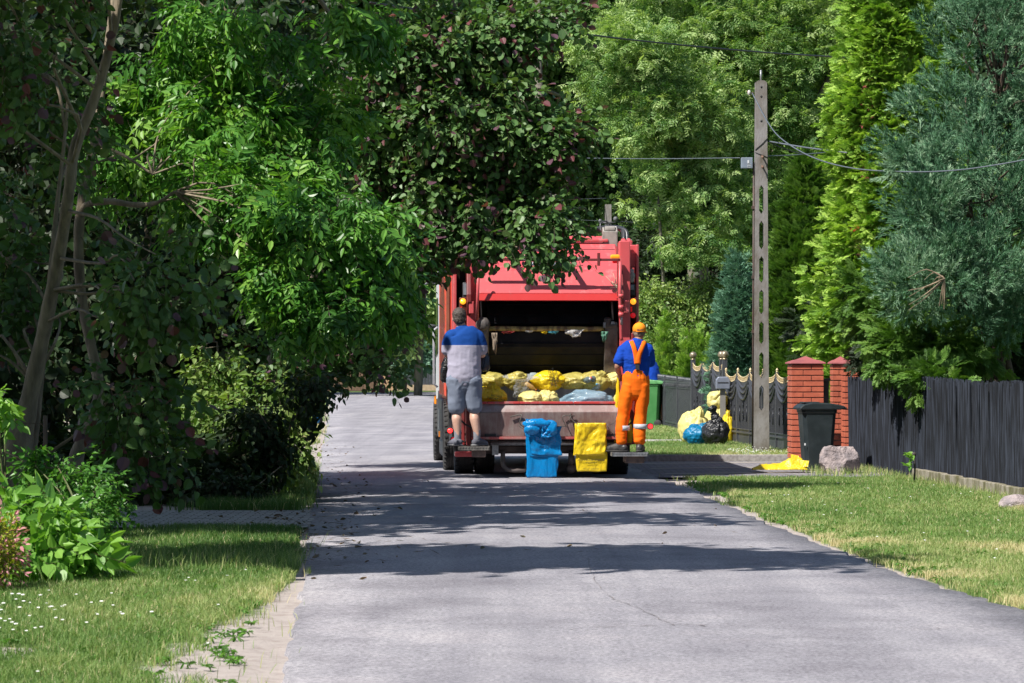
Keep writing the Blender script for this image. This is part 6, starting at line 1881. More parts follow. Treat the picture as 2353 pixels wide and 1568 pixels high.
# ------------------------------------------------------------------ concrete utility pole
PCON = plain('weathered_concrete', (.25, .235, .235), (.13, .11, .09), .9, scale=5, mapping=(1, 1, .5), bmp=.6, bscale=30, lo=.35, hi=.68)
def upole():
    Yp = 53.4; x0 = pt(1748, 835, Yp)[0]
    root = empty('utility_pole', (x0, Yp, 0), 'weathered concrete utility pole with long slots in its shaft', 'utility pole')
    kk = Yp / F; H = CAMH + (HOR - 185) * kk
    zd = lambda dy: CAMH - (dy - HOR) * kk
    wb, wt = 36 * kk, 26 * kk
    hw = lambda z: (wb + (wt - wb) * z / H) / 2
    slots = [(425, 492), (507, 573), (588, 650), (665, 722), (738, 790), (808, 868), (884, 943)]
    b = MB(); D = .19
    sw_ = 5.2 * kk
    # solid sections and side rails
    cuts = [(-.3, zd(943))]
    zs = [zd(943)]
    sl = sorted([(zd(y1), zd(y0)) for y0, y1 in slots])
    def seg(z0, z1, xa0, xb0, xa1, xb1):
        dd = D / 2
        vs = [(xa0, -dd, z0), (xb0, -dd, z0), (xb0, dd, z0), (xa0, dd, z0), (xa1, -dd, z1), (xb1, -dd, z1), (xb1, dd, z1), (xa1, dd, z1)]
        b.add(vs, [(3, 2, 1, 0), (4, 5, 6, 7), (0, 1, 5, 4), (1, 2, 6, 5), (2, 3, 7, 6), (3, 0, 4, 7)])
    z = -.3
    for (s0, s1) in sl:
        seg(z, s0, -hw(z), hw(z), -hw(s0), hw(s0))
        m = 8
        for k in range(m):     # rounded ends of the slot
            za, zb_ = s0 + (s1 - s0) * k / m, s0 + (s1 - s0) * (k + 1) / m
            def wv(zz):
                r = sw_; e = min(zz - s0, s1 - zz); return sw_ * (1 if e > r else math.sqrt(max(0, 1 - ((r - e) / r) ** 2)))
            seg(za, zb_, -hw(za), -wv(za), -hw(zb_), -wv(zb_)); seg(za, zb_, wv(za), hw(za), wv(zb_), hw(zb_))
        z = s1
    seg(z, H - .03, -hw(z), hw(z), -hw(H), hw(H)); seg(H - .03, H, -hw(H), hw(H), -hw(H) * .5, hw(H) * .5)
    b.build('shaft', PCON, root)
    b = MB(); b.tube([(0, 0, H - .02), (0, 0, zd(160))], .016, 8); b.build('top_rod', GALV, root)
    b = MB()
    for yy in (200, 222, 278): b.lathe([(.018, 0), (.018, -.004), (.001, -.005)], (0, -D / 2 - .001, zd(yy)), 10, 'y')
    b.build('bolt_hole', BLK, root)
    b = MB()
    for yy in (358, 381): b.tube([(0.01, -D / 2, zd(yy)), (.015, -D / 2 - .09, zd(yy + 4))], .014, 6); b.ball((.015, -D / 2 - .09, zd(yy + 4)), .025, 8, 6)
    b.tube([(-hw(5) - .02, -.05, zd(213)), (-hw(5) - .12, -.08, zd(215)), (-hw(5) - .13, -.08, zd(209))], .012, 6)
    b.build('bracket', plain('rusty_iron', (.12, .06, .04), (.2, .12, .08), .7), root)
    b = MB(); b.ball((-hw(5) - .10, -.08, zd(213)), (.03, .03, .045), 8, 6); b.build('insulator', plain('porcelain', (.6, .58, .55), None, .3), root)
    b = MB(); xx = -hw(1) - .018; b.tube([(xx - .0, -.04, .1), (xx + .01, -.04, 2.5), (-hw(4) - .016, -.04, zd(395))], .016, 8)
    b.tube(curve([(-hw(4) - .016, -.04, zd(395)), (-hw(4) - .03, -.05, zd(372)), (-hw(4) - .08, -.05, zd(374))], 4), .012, 6)
    for yy in (480, 640, 765): b.bb(-hw(3) - .045, -hw(3) + .01, -.07, .0, zd(yy), zd(yy) + .05)
    b.build('cable_conduit', plain('brown_pipe', (.09, .05, .04), (.05, .04, .035), .6), root)
    b = MB(); xb_ = (1715 - 1748) * kk; b.bb(xb_ - .095, xb_ + .095, -.12, .02, zd(387), zd(362)); bx = b.build('junction_box', plain('grey_box', (.20, .24, .30), (.16, .19, .24), .5), root, bevel=.01)
    b = MB()
    for q in range(3): b.bb(xb_ + .0, xb_ + .06, -.125, -.121, zd(385) + .025 * q, zd(385) + .025 * q + .007)
    b.box((xb_ + .02, -.124, zd(372)), (.03, .004, .05)); b.build('marking', plain('pale_mark', (.6, .62, .65), None, .6), bx)
    b = MB(); b.tube([(-hw(5) - .002, -D / 2 - .004, zd(345)), (0, -D / 2 - .008, zd(332)), (hw(5), -D / 2 - .006, zd(318))], .006, 5); b.tube([(-hw(5), -D / 2 - .006, zd(350)), (hw(5), -D / 2 - .008, zd(362))], .006, 5); b.build('binding_wire', BLK, root)
upole()
q = pt(1397, 835, 88)
p2_ = empty('utility_pole', (q[0], 88, 0), 'distant concrete pole rising behind the garbage truck', 'utility pole')
b = MB(); b.box((0, 0, 2.9), (.17, .17, 5.9), taper=1.3); b.build('shaft', PCON, p2_)
b = MB(); b.tube([(-.25, -.1, 5.35), (.2, -.1, 5.35)], .02, 6); b.ball((-.22, -.1, 5.4), .05, 8, 6); b.ball((.2, -.1, 5.45), .07, 8, 6); b.build('insulator', GREYP, p2_)

def cable(label, pts, r, mat, cat='cable'):
    C = curve([pt(*p) for p in pts], 8)
    o = MB().tube(C, r, 6).build('overhead_cable', mat); tag(o, label, cat, None)
CB = plain('black_cable', (.015, .015, .018), None, .5); CG = plain('grey_wire', (.13, .15, .18), None, .45)
cable('thick black cable crossing above the trees to the red chimney', [(850, 5, 46), (1100, 42, 50), (1300, 72, 53), (1500, 96, 56), (1750, 119, 60), (1992, 134, 66)], .015, CB)
cable('twisted wire level with the grey junction box on the pole', [(1180, 357, 75), (1270, 361, 68), (1480, 364, 60), (1700, 362, 53.6)], .007, CG)
cable('thin wire leaving the pole to the right just above the junction box', [(1761, 358, 53.5), (1830, 355, 55), (1950, 345, 60)], .009, CG)
cable('wire falling from the pole top to the right through the golden thuja', [(1728, 213, 53.3), (1765, 282, 52), (1800, 322, 50), (1870, 362, 48), (1960, 386, 45), (2080, 394, 41.5), (2190, 391, 40.5), (2290, 378, 40), (2400, 358, 39.5)], .009, CG)
cable('bundled service cable from the pole to the thuja', [(1766, 324, 53.4), (1850, 338, 52), (1945, 350, 50)], .012, CG)
cable('drooping black lead under the bundled service cable', [(1768, 326, 53.4), (1800, 340, 53), (1840, 352, 52.5), (1900, 365, 52)], .007, CB)
cable('upper wire behind the leaves to the distant pole', [(1230, 462, 85), (1330, 457, 87), (1392, 455, 88)], .008, CG)
cable('lower wire running past the distant pole', [(1230, 503, 86), (1330, 505, 87.5), (1500, 512, 89), (1700, 520, 92)], .008, CG)

# ------------------------------------------------------------------ vegetation
T_HAZ = [t_round_spray('round', random.choice((5, 6, 7)), .085, .078, .30, .02, .35, force=int(k in (0, 5)) + (k == 5)) for k in range(12)]
T_ASH = [t_ash(random.choice((2, 3)), .27, .115, .046, 3) for _ in range(8)]
T_LIL = [t_round_spray('heart', 6, .075, .055, .26, 0, .4) for _ in range(6)]
T_BIG = [t_round_spray('round', 5, .16, .15, .4, 0, .4) for _ in range(4)]
T_FEA = [t_feather(.26, .11, .040, 3, 3) for _ in range(6)]
T_MAP = [t_round_spray('round', 6, .12, .09, .32, 0, .3) for _ in range(5)]
T_FRO = [t_frond(.20, .016, 6, .15) for _ in range(5)]
T_FRS = [t_frond(.16, .018, 5, .35, sub=False) for _ in range(5)]
T_PLU = [t_plume(.15, .012, 13) for _ in range(6)]
T_HOS = [t_round_spray('heart', 6, .14, .10, .26, 0, .3) for _ in range(6)]

def tree(name, label, cat, base, trunks, clumps, tpls, mat, bark=None, group=None, nlimb=10, lr=.03, shade=None, shade_tp=None, **kw):
    """trunks: list of (points, radii) in world space"""
    root = empty(name, tuple(base), label, cat, group)
    fo = Fol()
    subs = fill(fo, tpls, clumps, **kw)
    if shade:  # out-of-view leaf clumps added above the crown to cast shade
        k2 = dict(kw); k2.update(nsub=kw.get('nsub', 10) * .35, per=max(3, kw.get('per', 10) // 2), scale=kw.get('scale', 1) * 1.5, keep=None)
        fill(fo, shade_tp or tpls, shade, **k2)
    fo.build('crown', mat, root, base)
    mb = MB()
    for P, R in trunks:
        mb.tube(A(P) - A(base), R, 12)
    allp = np.concatenate([A(P) for P, R in trunks]) if trunks else None
    if trunks and len(subs) and nlimb:
        idx = rng.choice(len(subs), min(nlimb, len(subs)), replace=False)
        limbs(mb, allp - A(base), subs[idx] - A(base), lr, .006)
    if trunks: mb.build('trunk', bark or M['bark'], root)
    return root

E = clump_px
# ---- left: multi-stemmed hazel, near
tr = [trunk_px([(18, 1165, 29.5, .15), (45, 1010, 29.5, .125), (68, 915, 29.5, .085), (105, 740, 29.4, .066), (140, 560, 29.2, .057), (158, 440, 29, .053), (172, 340, 29, .05), (215, 230, 29, .046), (255, 90, 29, .04), (278, -60, 29, .036), (300, -400, 29.2, .03), (330, -900, 29.6, .02)])]
tr += [trunk_px([(60, 1150, 29.6, .06), (85, 940, 29.7, .04), (110, 700, 29.8, .03), (128, 500, 29.9, .022), (150, 300, 30, .015)])]
hazel_shade = [(-6.6, 26.6, 7.0, 1.5, 1.4, 1.4, 1), (-6.4, 24.9, 7.2, 1.6, 1.1, .9, 1), (-8.2, 26.6, 7.6, 2.0, 1.8, 2.0, 1)]
tree('hazel_tree', 'leaning multi-stemmed hazel with large round leaves at the far left edge', 'tree', pt(20, 1165, 29.5) * A([1, 1, 0]), tr,
     [E(60, 250, 30.6, 190, 260, .5, .9), E(40, 120, 27.6, 90, 110, .4, .8), E(330, 640, 27.5, 180, 110, .4, .7), E(400, 700, 27.8, 220, 70, .4, .6), E(130, 560, 30.6, 200, 200, .5, .5), E(5, 480, 28, 50, 120, .3, .5),
      E(290, 900, 28.4, 140, 110, .5, .6), E(300, 1030, 28.6, 120, 90, .4, .5), E(20, 700, 30.4, 120, 160, .4, .6), E(30, -60, 27.6, 230, 160, .6, .7)],
     T_HAZ, M['hazel'], nsub=26, subr=.2, per=9, droop=.5, up=.6, scale=1.08, inset=.14, tint=.38, gap=.30, nlimb=26, lr=.018, shade=hazel_shade, shade_tp=T_BIG)
# ---- second trunk: ash
tr = [trunk_px([(172, 1110, 31.5, .085), (178, 1040, 31.5, .07), (212, 960, 31.5, .058), (226, 880, 31.6, .052), (190, 700, 31.8, .05), (180, 560, 31.8, .05), (190, 450, 31.8, .048), (215, 330, 31.9, .04), (235, 200, 32, .035), (260, 0, 32.2, .03), (330, -400, 32.6, .03), (430, -900, 33, .03)]),
      trunk_px([(183, 500, 31.8, .04), (200, 470, 31.7, .036), (250, 462, 31.5, .032), (310, 470, 31.4, .028), (360, 465, 31.2, .02), (400, 440, 31, .014)]),
      trunk_px([(225, 330, 31.9, .022), (290, 360, 31.8, .016), (350, 400, 31.7, .01)]),
      trunk_px([(330, -400, 32.6, .05), (480, -100, 32.8, .035), (560, 150, 33, .025), (640, 330, 33.2, .016)]),
      trunk_px([(430, -900, 33, .05), (600, -250, 33.5, .035), (800, 100, 34, .02)])]
ash_shade = [(-4.6, 31.2, 7.4, 2.0, 1.5, 1.3, 1), (-3.0, 31.3, 7.3, 1.7, 1.2, 1.0, .9), (-6.4, 31.6, 8.2, 2.0, 1.6, 1.6, 1), (-3.4, 20.8, 6.9, 1.4, .95, .7, .9), (-4.4, 20.4, 7.2, 1.5, 1.0, .8, .9), (-2.3, 20.8, 6.5, .9, .6, .35, .8), (-6.0, 20.6, 7.6, 1.4, 1.1, .9, .9)]
ash = tree('ash_tree', 'ash tree with feathery bright green leaves hanging over the left verge', 'tree', pt(172, 1110, 31.5) * A([1, 1, 0]), tr,
     [E(620, 60, 32.5, 330, 150, .9, 1), E(430, 180, 32.6, 220, 150, .8, .8), E(560, 330, 32.2, 260, 150, .9, 1), E(700, 260, 33, 160, 130, .7, .9), E(520, 480, 31.4, 210, 120, .8, 1),
      E(730, 500, 31.0, 210, 140, .7, 1.2), E(860, 570, 31.4, 115, 120, .6, 1.2), E(700, 640, 30.9, 160, 110, .6, 1.2), E(780, 690, 30.8, 110, 90, .5, 1.2), E(690, 750, 30.8, 60, 45, .4, 1.2), E(890, 680, 31.6, 85, 90, .5, 1),
      E(300, 240, 33.0, 160, 200, .8, .5), E(330, 420, 33.0, 180, 120, .7, .5), E(380, -200, 33.6, 260, 130, 1.0, .5)],
     T_ASH, M['ash'], nsub=24, subr=.22, per=6, droop=.75, up=.6, scale=1.0, tint=.45, tvar=.28, gap=.36, nlimb=34, lr=.011, inset=.2, shade=[(-3.2, 27.0, 6.5, 1.7, .85, .7, 1.7), (-2.9, 28.0, 6.3, 1.4, .5, .45, 1.5), (-6.2, 26.6, 7.2, 1.2, 1.0, 1.0, .8), (-3.9, 31.1, 7.4, 1.7, .8, .8, 1), (-4.8, 32.3, 8.0, 1.6, 1.2, .8, .8)], shade_tp=T_BIG)
# ---- hazel leaning over the lane (middle)
tr = [trunk_px([(560, 1050, 37, .09), (640, 800, 37, .08), (760, 560, 37, .07), (880, 330, 37, .055), (980, 150, 37, .045), (1060, -60, 37, .035), (1100, -400, 37, .02)]),
      trunk_px([(760, 560, 37, .05), (920, 500, 36.8, .035), (1060, 440, 36.6, .022), (1180, 400, 36.5, .012)]),
      trunk_px([(880, 330, 37, .045), (1010, 210, 36.8, .03), (1160, 130, 36.6, .018), (1260, 90, 36.5, .01)]),
      trunk_px([(700, 680, 37, .045), (860, 640, 36.5, .03), (980, 600, 36.2, .018), (1120, 540, 36, .01)]),
      trunk_px([(640, 800, 37, .04), (780, 800, 36.4, .022), (900, 850, 36.2, .012)])]
haz2_shade = [(-2.6, 33.2, 7.2, 1.7, 1.0, .8, .8), (-.9, 33.8, 6.9, 1.0, .8, .5, .6), (-4.5, 34.0, 8.0, 1.8, 1.6, 1.3, .8)]
tree('hazel_tree', 'hazel with dull green and purple leaves leaning over the lane in front of the truck', 'tree', pt(560, 1050, 37) * A([1, 1, 0]), tr,
     [E(1000, 120, 36.5, 250, 130, .7, 1.2), E(1180, 60, 36.5, 160, 70, .5, 1), E(1090, 270, 36.3, 240, 120, .7, 1.4), E(1230, 330, 36.2, 130, 70, .5, 1.3), E(1290, 290, 36.2, 70, 50, .35, .9), E(900, 300, 37, 170, 190, .7, 1.2),
      E(1000, 420, 36.6, 240, 120, .7, 1.3), E(1150, 475, 36.2, 170, 75, .5, 1.3), E(1250, 508, 36, 110, 36, .4, .8), E(1120, 548, 35.8, 95, 28, .3, .5), E(1240, 570, 35.8, 80, 22, .3, .35), E(1050, 530, 36.2, 90, 50, .4, 1.0), E(1310, 570, 36, 36, 20, .3, .6), E(940, 560, 36.4, 95, 90, .5, 1.1), E(860, 700, 36.2, 80, 80, .4, 1.0), E(900, 840, 35.8, 70, 26, .3, .5),
      E(780, 790, 36.5, 110, 80, .5, 1.0), E(640, 840, 36.3, 110, 80, .5, .6), E(790, -150, 36.4, 230, 120, .8, .5)],
     T_HAZ, M['hazel'], nsub=52, subr=.17, per=8, droop=.45, up=.75, scale=.98, tint=.45, gap=.24, nlimb=50, lr=.016, inset=.16, shade=[(-5.8, 34.8, 7.2, 1.5, 1.2, 1.2, .8)], shade_tp=T_BIG)
# ---- off-frame trees on the left whose crowns shade the lane (left of and above the picture)
def occl(label, base, tp_, clumps, seed):
    P = curve([A(base), A(base) + A([.3, .1, 2.5]), A(base) + A([.8, .2, 5]), A(tp_)], 5)
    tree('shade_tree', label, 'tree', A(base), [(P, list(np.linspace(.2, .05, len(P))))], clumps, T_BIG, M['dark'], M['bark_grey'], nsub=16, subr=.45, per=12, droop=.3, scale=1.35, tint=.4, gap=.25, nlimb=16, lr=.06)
occl('tall tree left of the picture spreading shade over the near lawn', (-8.2, 21.2, 0), (-5.0, 20.6, 7.6), ash_shade[3:], 1)
occl('tall tree left of the picture shading the hazel stems', (-11.5, 25, 0), (-10, 25, 9), [(-10, 25.2, 8.2, 2.6, 1.6, 2.2, 1), (-9.8, 27.5, 9.5, 2.0, 2.0, 1.8, .9), (-12, 27, 8.5, 2.2, 2.2, 2.4, .8), (-12.5, 30, 9.5, 2.5, 2.2, 2.0, .7)], 2)
for k, (x, y, h, r) in enumerate(((-15.5, 9, 9.5, 4.2), (-17, 19, 11, 4.5), (-13, -4, 9, 4), (-7, -24, 12, 6), (5, -26, 11, 6), (15, -12, 10, 5), (13, 8, 8.5, 4), (13.5, 20, 9, 4))):  # unseen trees added around the view to cut low skylight
    wh = ['left of the camera beside the near lawn', 'at the left behind the shade trees', 'behind and left of the camera', 'far behind the camera on the left of the lane', 'far behind the camera on the right of the lane', 'behind and right of the camera', 'in the right hand garden level with the near lawn', 'in the right hand garden behind the reed fence'][k]
    P = curve([A([x, y, 0]), A([x + .2, y, h * .4]), A([x, y, h * .85])], 5)
    tree('sky_blocker_tree', 'unseen tree added to block skylight ' + wh, 'tree', A([x, y, 0]), [(P, list(np.linspace(.25, .06, len(P))))], [(x, y, h * .58, r, r, h * .42, 1), (x + rn(1), y + rn(1), h * .35, r * .8, r * .8, h * .28, .7)], T_BIG, M['maple'], M['bark_grey'], nsub=1.6, subr=1.0, per=14, scale=4, tint=.4, nlimb=6, lr=.08)
# ---- lilac shrub lit by the sun
tr = [trunk_px([(520 + k * 30, 1130, 36.5, .03), (500 + k * 45, 950, 36.5, .02), (490 + k * 55, 830, 36.4, .01)]) for k in range(4)]
tree('lilac_shrub', 'sunlit lilac shrub with pale heart-shaped leaves beside the lane', 'shrub', pt(560, 1130, 36.5) * A([1, 1, 0]), tr,
     [E(520, 960, 36.2, 115, 150, .6, 1.3), E(590, 1040, 35.8, 130, 100, .6, 1.3), E(605, 950, 36.0, 80, 80, .5, 1.2), E(645, 885, 36, 50, 40, .4, 1.1), E(575, 1105, 35.4, 80, 55, .4, 1.2), E(500, 840, 36.4, 60, 70, .4, .6)],
     T_LIL, M['lilac'], nsub=60, subr=.16, per=8, droop=.6, up=.6, tint=.5, gap=.25, nlimb=24, lr=.012, inset=.14)
# dark underlay added behind the left trees to block light
tree('light_block_thicket', 'dark leafy thicket added behind the hazel stems to block light', 'shrub', pt(300, 1150, 39) * A([1, 1, 0]), [trunk_px([(300, 1120, 39, .08), (320, 800, 39, .06), (350, 400, 39.5, .04)])],
     [E(150, 700, 39, 330, 480, 1.2, .8), E(450, 700, 39.5, 260, 450, 1.0, .8), E(300, 1080, 35.5, 330, 90, .8, 1.2), E(440, 1120, 34.6, 170, 55, .5, 1.2), E(600, 800, 40, 170, 250, .9, .8), E(250, 150, 40, 400, 300, 1.4, .8), E(600, 250, 44.5, 300, 350, 1.0, .7), E(-60, 950, 36, 250, 300, 1, .8), E(760, 420, 44.5, 140, 320, .9, .7)],
     T_BIG, M['dark'], nsub=16, subr=.35, per=11, droop=.4, scale=.75, tint=.45, gap=.12, nlimb=10, inset=.25)
# green leaves hanging at the shrub edge over the verge
tree('privet_shrub', 'glossy dark green shrub at the edge of the left verge', 'shrub', pt(680, 1130, 34.6) * A([1, 1, 0]), [trunk_px([(640, 1130, 35, .02), (660, 1000, 35, .012), (700, 920, 35, .006)])],
     [E(540, 1070, 34.8, 75, 70, .35, 1.2), E(590, 960, 34.8, 45, 45, .3, 1.1), E(720, 878, 34.8, 45, 25, .25, 1.0), E(500, 1125, 34.2, 110, 50, .4, 1.2), E(400, 1160, 33.4, 110, 30, .3, 1.1), E(600, 1010, 34.9, 60, 60, .35, .9)],
     T_LIL, M['hazel' if False else 'dark'], nsub=90, subr=.13, per=8, droop=.7, up=.5, scale=1.05, tint=.75, nlimb=10, lr=.008, inset=.12)

# ---- foreground plants bottom left
c = gy(1345)
def plant(name, label, cat, base, clumps, tpls, mat, stems=6, **kw):
    root = empty(name, tuple(base), label, cat)
    fo = Fol(); subs = fill(fo, tpls, clumps, **kw); fo.build('leaves', mat, root, base)
    mb = MB(); 
    for q in subs[rng.choice(len(subs), min(stems, len(subs)), replace=False)]:
        mb.tube(curve([A([rn(.05), rn(.05), 0]), (q - A(base)) * A([.4, .4, .6]), q - A(base)], 4), .006, 5, cap=False)
    mb.build('stem', plain('green_stem', (.10, .14, .05), (.12, .09, .05), .7), root)
    return root
b0 = pt(110, 1335, 22.0) * A([1, 1, 0])
plant('broad_leaf_shrub', 'bright broad-leaved shrub in the sun at the bottom left', 'shrub', b0, [E(95, 1230, 22.2, 100, 75, .35, 1.2), E(165, 1275, 22.0, 45, 40, .25, 1), E(60, 1180, 22.4, 60, 45, .25, 1), E(60, 1290, 21.8, 60, 40, .25, 1)], T_HOS, M['hosta'], 12, nsub=110, subr=.10, per=4, droop=.55, up=.6, tint=.5, scale=.82, tvar=.12)
b0 = pt(-5, 1335, 21.2) * A([1, 1, 0])
plant('spirea', 'yellow leaved spirea with pink flower heads at the left edge', 'shrub', b0, [E(-5, 1270, 21, 26, 70, .2, 1)], [t_round_spray('lance6', 8, .035, .018, .12, .5) for _ in range(5)], M['spirea'], 8, nsub=420, subr=.07, per=9, droop=.1, up=.5, tint=.5)
b0 = pt(10, 1000, 26.5) * A([1, 1, 0])
plant('young_lilac', 'bright young leaves in front of the leaning trunk at the left edge', 'shrub', b0, [E(5, 925, 26.5, 22, 48, .15, 1)], T_HOS, M['hosta'], 5, nsub=170, subr=.07, per=3, droop=.6, up=.3, tint=.65, scale=.6)
b0 = pt(85, 1200, 26.8) * A([1, 1, 0])
plant('nettle', 'tall nettle standing in front of the wire fence', 'plant', b0, [E(85, 1075, 26.8, 13, 48, .06, 1), E(82, 1160, 26.8, 18, 60, .08, 1), E(60, 1105, 27, 12, 40, .06, 1)], [t_round_spray('heart', 5, .05, .022, .05, 0)], M['ash'], 4, nsub=560, subr=.03, per=4, droop=.7, up=.5, tint=.4)
b0 = pt(200, 1250, 25.5) * A([1, 1, 0])
plant('weed_patch', 'leafy weeds below the leaning trunk by the driveway', 'plant', b0, [E(180, 1200, 25.5, 80, 60, .5, 1), E(120, 1110, 26.8, 110, 60, .4, .8), E(215, 1130, 27.5, 60, 60, .3, .7)], T_LIL + T_ASH[:2], M['ash'], 8, nsub=120, subr=.12, per=6, droop=.4, up=.8, tint=.35, scale=.7)

# chain link fence at the far left
cl = empty('wire_fence', (pt(20, 1150, 28)[0], 28, 0), 'rusty chain link fence in front of the leaning trunk at the left edge', 'fence')
b = MB(); x0, x1, z0, z1, s_ = -.75, .32, .0, 1.02, .055
n = int((x1 - x0) / s_)
for k in range(n + 1):
    x = x0 + k * s_
    P = [(x + (s_ / 2 if i % 2 else -s_ / 2) * .95, (.006 if i % 2 else -.006), z0 + i * s_) for i in range(int((z1 - z0) / s_) + 1)]
    b.tube(P, .0022, 4, cap=False, smooth=False)
b.build('mesh', plain('rusty_wire', (.30, .20, .13), (.16, .10, .07), .7), cl)
b = MB(); b.tube([(x0, 0, .98), (x1, 0, .98)], .003, 5); b.tube([(x1, 0, 0), (x1, 0, 1.05)], .02, 8); b.build('post', plain('rusty_post', (.14, .10, .08), None, .8), cl)

# ------------------------------------------------------------------ right side conifers
def conifer(name, label, dxc, dtop, Y, rpx, tpls, mat, base_w=1.0, n=2000, profile=None, group=None, up_axis=.5, out=.8, lean=0, zlow=.1, scale=1.0, cat='tree', ptint=.45, lumps=.22, tv=.2, sub=26, dn=0.0, subr=.16, both=.35):
    x, _, ztop = pt(dxc, dtop, Y); R = rpx * Y / F
    root = empty(name, (x, Y, 0), label, cat, group)
    prof = profile or (lambda t: (1 - t) ** .75)
    nc = int(n / sub)
    t = rng.random(nc * 4); acc = rng.random(nc * 4) < (prof(t) + .06); t = t[acc][:nc]; nc = len(t)
    az = rng.uniform(0, 2 * np.pi, nc)
    # the camera side and the sun side get most of the sprays
    az = np.where(rng.random(nc) < both, az, rng.uniform(-2.9, .3, nc))
    z = zlow + t * (ztop - zlow)
    lump = 1 + (fbm(np.stack([np.cos(az) * 2 + Y, np.sin(az) * 2, z * 1.4], -1), 5, 2) - .5) * lumps * 4
    rad = R * prof(t) * lump * (.62 + .38 * rng.random(nc) ** .5)
    D = np.stack([np.cos(az), np.sin(az), az * 0], -1)
    C = D * rad[:, None] + np.stack([lean * t, 0 * t, z], -1)
    fo = Fol()
    P = np.repeat(C, sub, axis=0); DD = np.repeat(D, sub, axis=0)
    o = rdir(len(P)); P = P + (o * A([1, 1, 1.2]) + DD * .4) * subr * rng.random(len(P))[:, None] ** .6
    ax = DD * out + A([0, 0, up_axis]) + o * .55 + A([0, 0, -dn])
    nr = np.cross(ax, np.cross(A([0, 0, 1.]), DD)) * 1.0 + rng.normal(size=P.shape) * .7
    tn = ptint + np.repeat(rng.normal(size=nc), sub) * tv * .6 + rng.normal(size=len(P)) * tv * .5
    k = P[:, 2] > .05
    fo.inst(tpls, P[k], ax[k], nr[k], rng.uniform(.7, 1.25, k.sum()) * scale, tn[k])
    fo.build('crown', mat, root)
    b = MB(); b.tube([(0, 0, 0), (lean * .5, 0, ztop * .5), (lean, 0, ztop * .93)], [R * .08 + .03, R * .05 + .02, .01], 8)
    b.build('trunk', M['bark'], root)
    return root
column = lambda t: np.clip(1.0 - .35 * t - .65 * np.clip((t - .72) / .28, 0, 1) ** 1.5, 0, 1) * np.clip(.75 + t * 1.5, 0, 1)
gcone = lambda t: np.clip(1.02 - t, 0, 1) ** .95
cone = lambda t: np.clip((1 - t), 0, 1) ** .8
# golden thuja, two tall stems
conifer('golden_thuja', 'tall golden green thuja above the brick pillars', 2045, -720, 51, 172, T_FRO, M['thuja_gold'], n=24000, profile=gcone, up_axis=.35, dn=.35, ptint=.5, subr=.2, lumps=.25, sub=24, tv=.25)
conifer('golden_thuja', 'second tall golden thuja, standing between the first one and the juniper', 2130, -700, 53.5, 150, T_FRO, M['thuja_gold'], n=12000, profile=gcone, up_axis=.35, dn=.35, ptint=.45, subr=.2, lumps=.25, sub=24, tv=.25)
conifer('green_thuja', 'broad green thuja beside the concrete pole behind the gate', 1845, 340, 60.5, 84, T_FRO, M['thuja'], n=13000, profile=lambda t: np.clip(1.05 - .25 * t - .8 * np.clip((t - .45) / .55, 0, 1) ** 1.4, 0, 1), up_axis=.8, ptint=.5, lumps=.22, sub=20, tv=.28)
conifer('blue_cypress', 'blue green cypress left of the concrete pole behind the gate', 1692, 590, 64, 52, T_FRS, M['spruce'], n=7000, profile=lambda t: np.clip(1.0 - .3 * t - .7 * np.clip((t - .55) / .45, 0, 1) ** 1.5, 0, 1), up_axis=.5, ptint=.5, lumps=.25, sub=16)
for i, (dx, dt, Y, r, lb) in enumerate(((1524, 722, 78, 17, 'small golden thuja cone standing apart behind the iron fence'), (1577, 757, 79, 24, 'leftmost of the three clustered golden thuja cones behind the gate'), (1604, 745, 80, 22, 'middle cone of the three clustered golden thujas'), (1634, 770, 78, 18, 'rightmost cone of the three clustered golden thujas, next to the ball topped post'))):
    conifer('thuja_cone', lb, dx, dt, Y, r, T_FRS, M['thuja_gold'], n=2600, profile=cone, up_axis=1.2, out=.6, ptint=.4, group='young golden thuja cones', sub=14, subr=.09, scale=.8, both=.6)
# big juniper: plume clumps
def juniper():
    base = A([pt(2290, 835, 43)[0], 43.5, 0]); root = empty('juniper', tuple(base), 'huge blue green juniper spreading over the reed fence at the right', 'tree')
    cl_ = [E(2230, 330, 42.5, 190, 190, .9, 1), E(2130, 480, 42, 110, 130, .6, 1.1), E(2270, 120, 43, 130, 150, .8, 1), E(2180, 620, 41.6, 160, 110, .7, 1.1), E(2300, 520, 42, 150, 180, .9, 1), E(2080, 640, 41.4, 75, 75, .5, 1), E(2110, 350, 42.4, 80, 90, .5, 1), E(2340, -20, 43, 120, 120, .8, 1), E(2420, 300, 43, 130, 300, 1, .8), E(2330, 700, 42.3, 120, 80, .6, .8), E(2200, 730, 41.8, 90, 40, .4, .5), E(2270, 330, 44, 260, 420, .8, .6), E(2300, -250, 43, 200, 150, 1, .4)]
    fo = Fol()
    subs = fill(fo, T_PLU, cl_, nsub=23, subr=.24, per=30, droop=-.5, up=.1, scale=1.15, tint=.42, tvar=.3, shell=.4, flat=.8, outw=.9, gap=.3)
    fo.build('crown', M['juniper'], root, base)
    b = MB()
    for k in range(5):
        tp_ = pt(2230 + k * 40, 200 + 60 * k, 43) - base
        b.tube(curve([A([rn(.15), rn(.15), 0]), A([.3 - .1 * k, .2, 1.3]), tp_ * .6 + A([0, .4, 0]), tp_ + A([0, .5, 0])], 5), list(np.linspace(.07, .012, 16)), 8)
    idx = rng.choice(len(subs), 60, replace=False); limbs(b, curve([A([0, 0, 0]), A([0, 0, 1.6]), A([-.1, 0, 3.0]), A([.1, 0, 5])], 6), subs[idx] - base, .022, .006, jit=.1)
    b.build('trunk', plain('juniper_bark', (.10, .07, .05), (.05, .035, .025), .9, scale=12), root)
juniper()
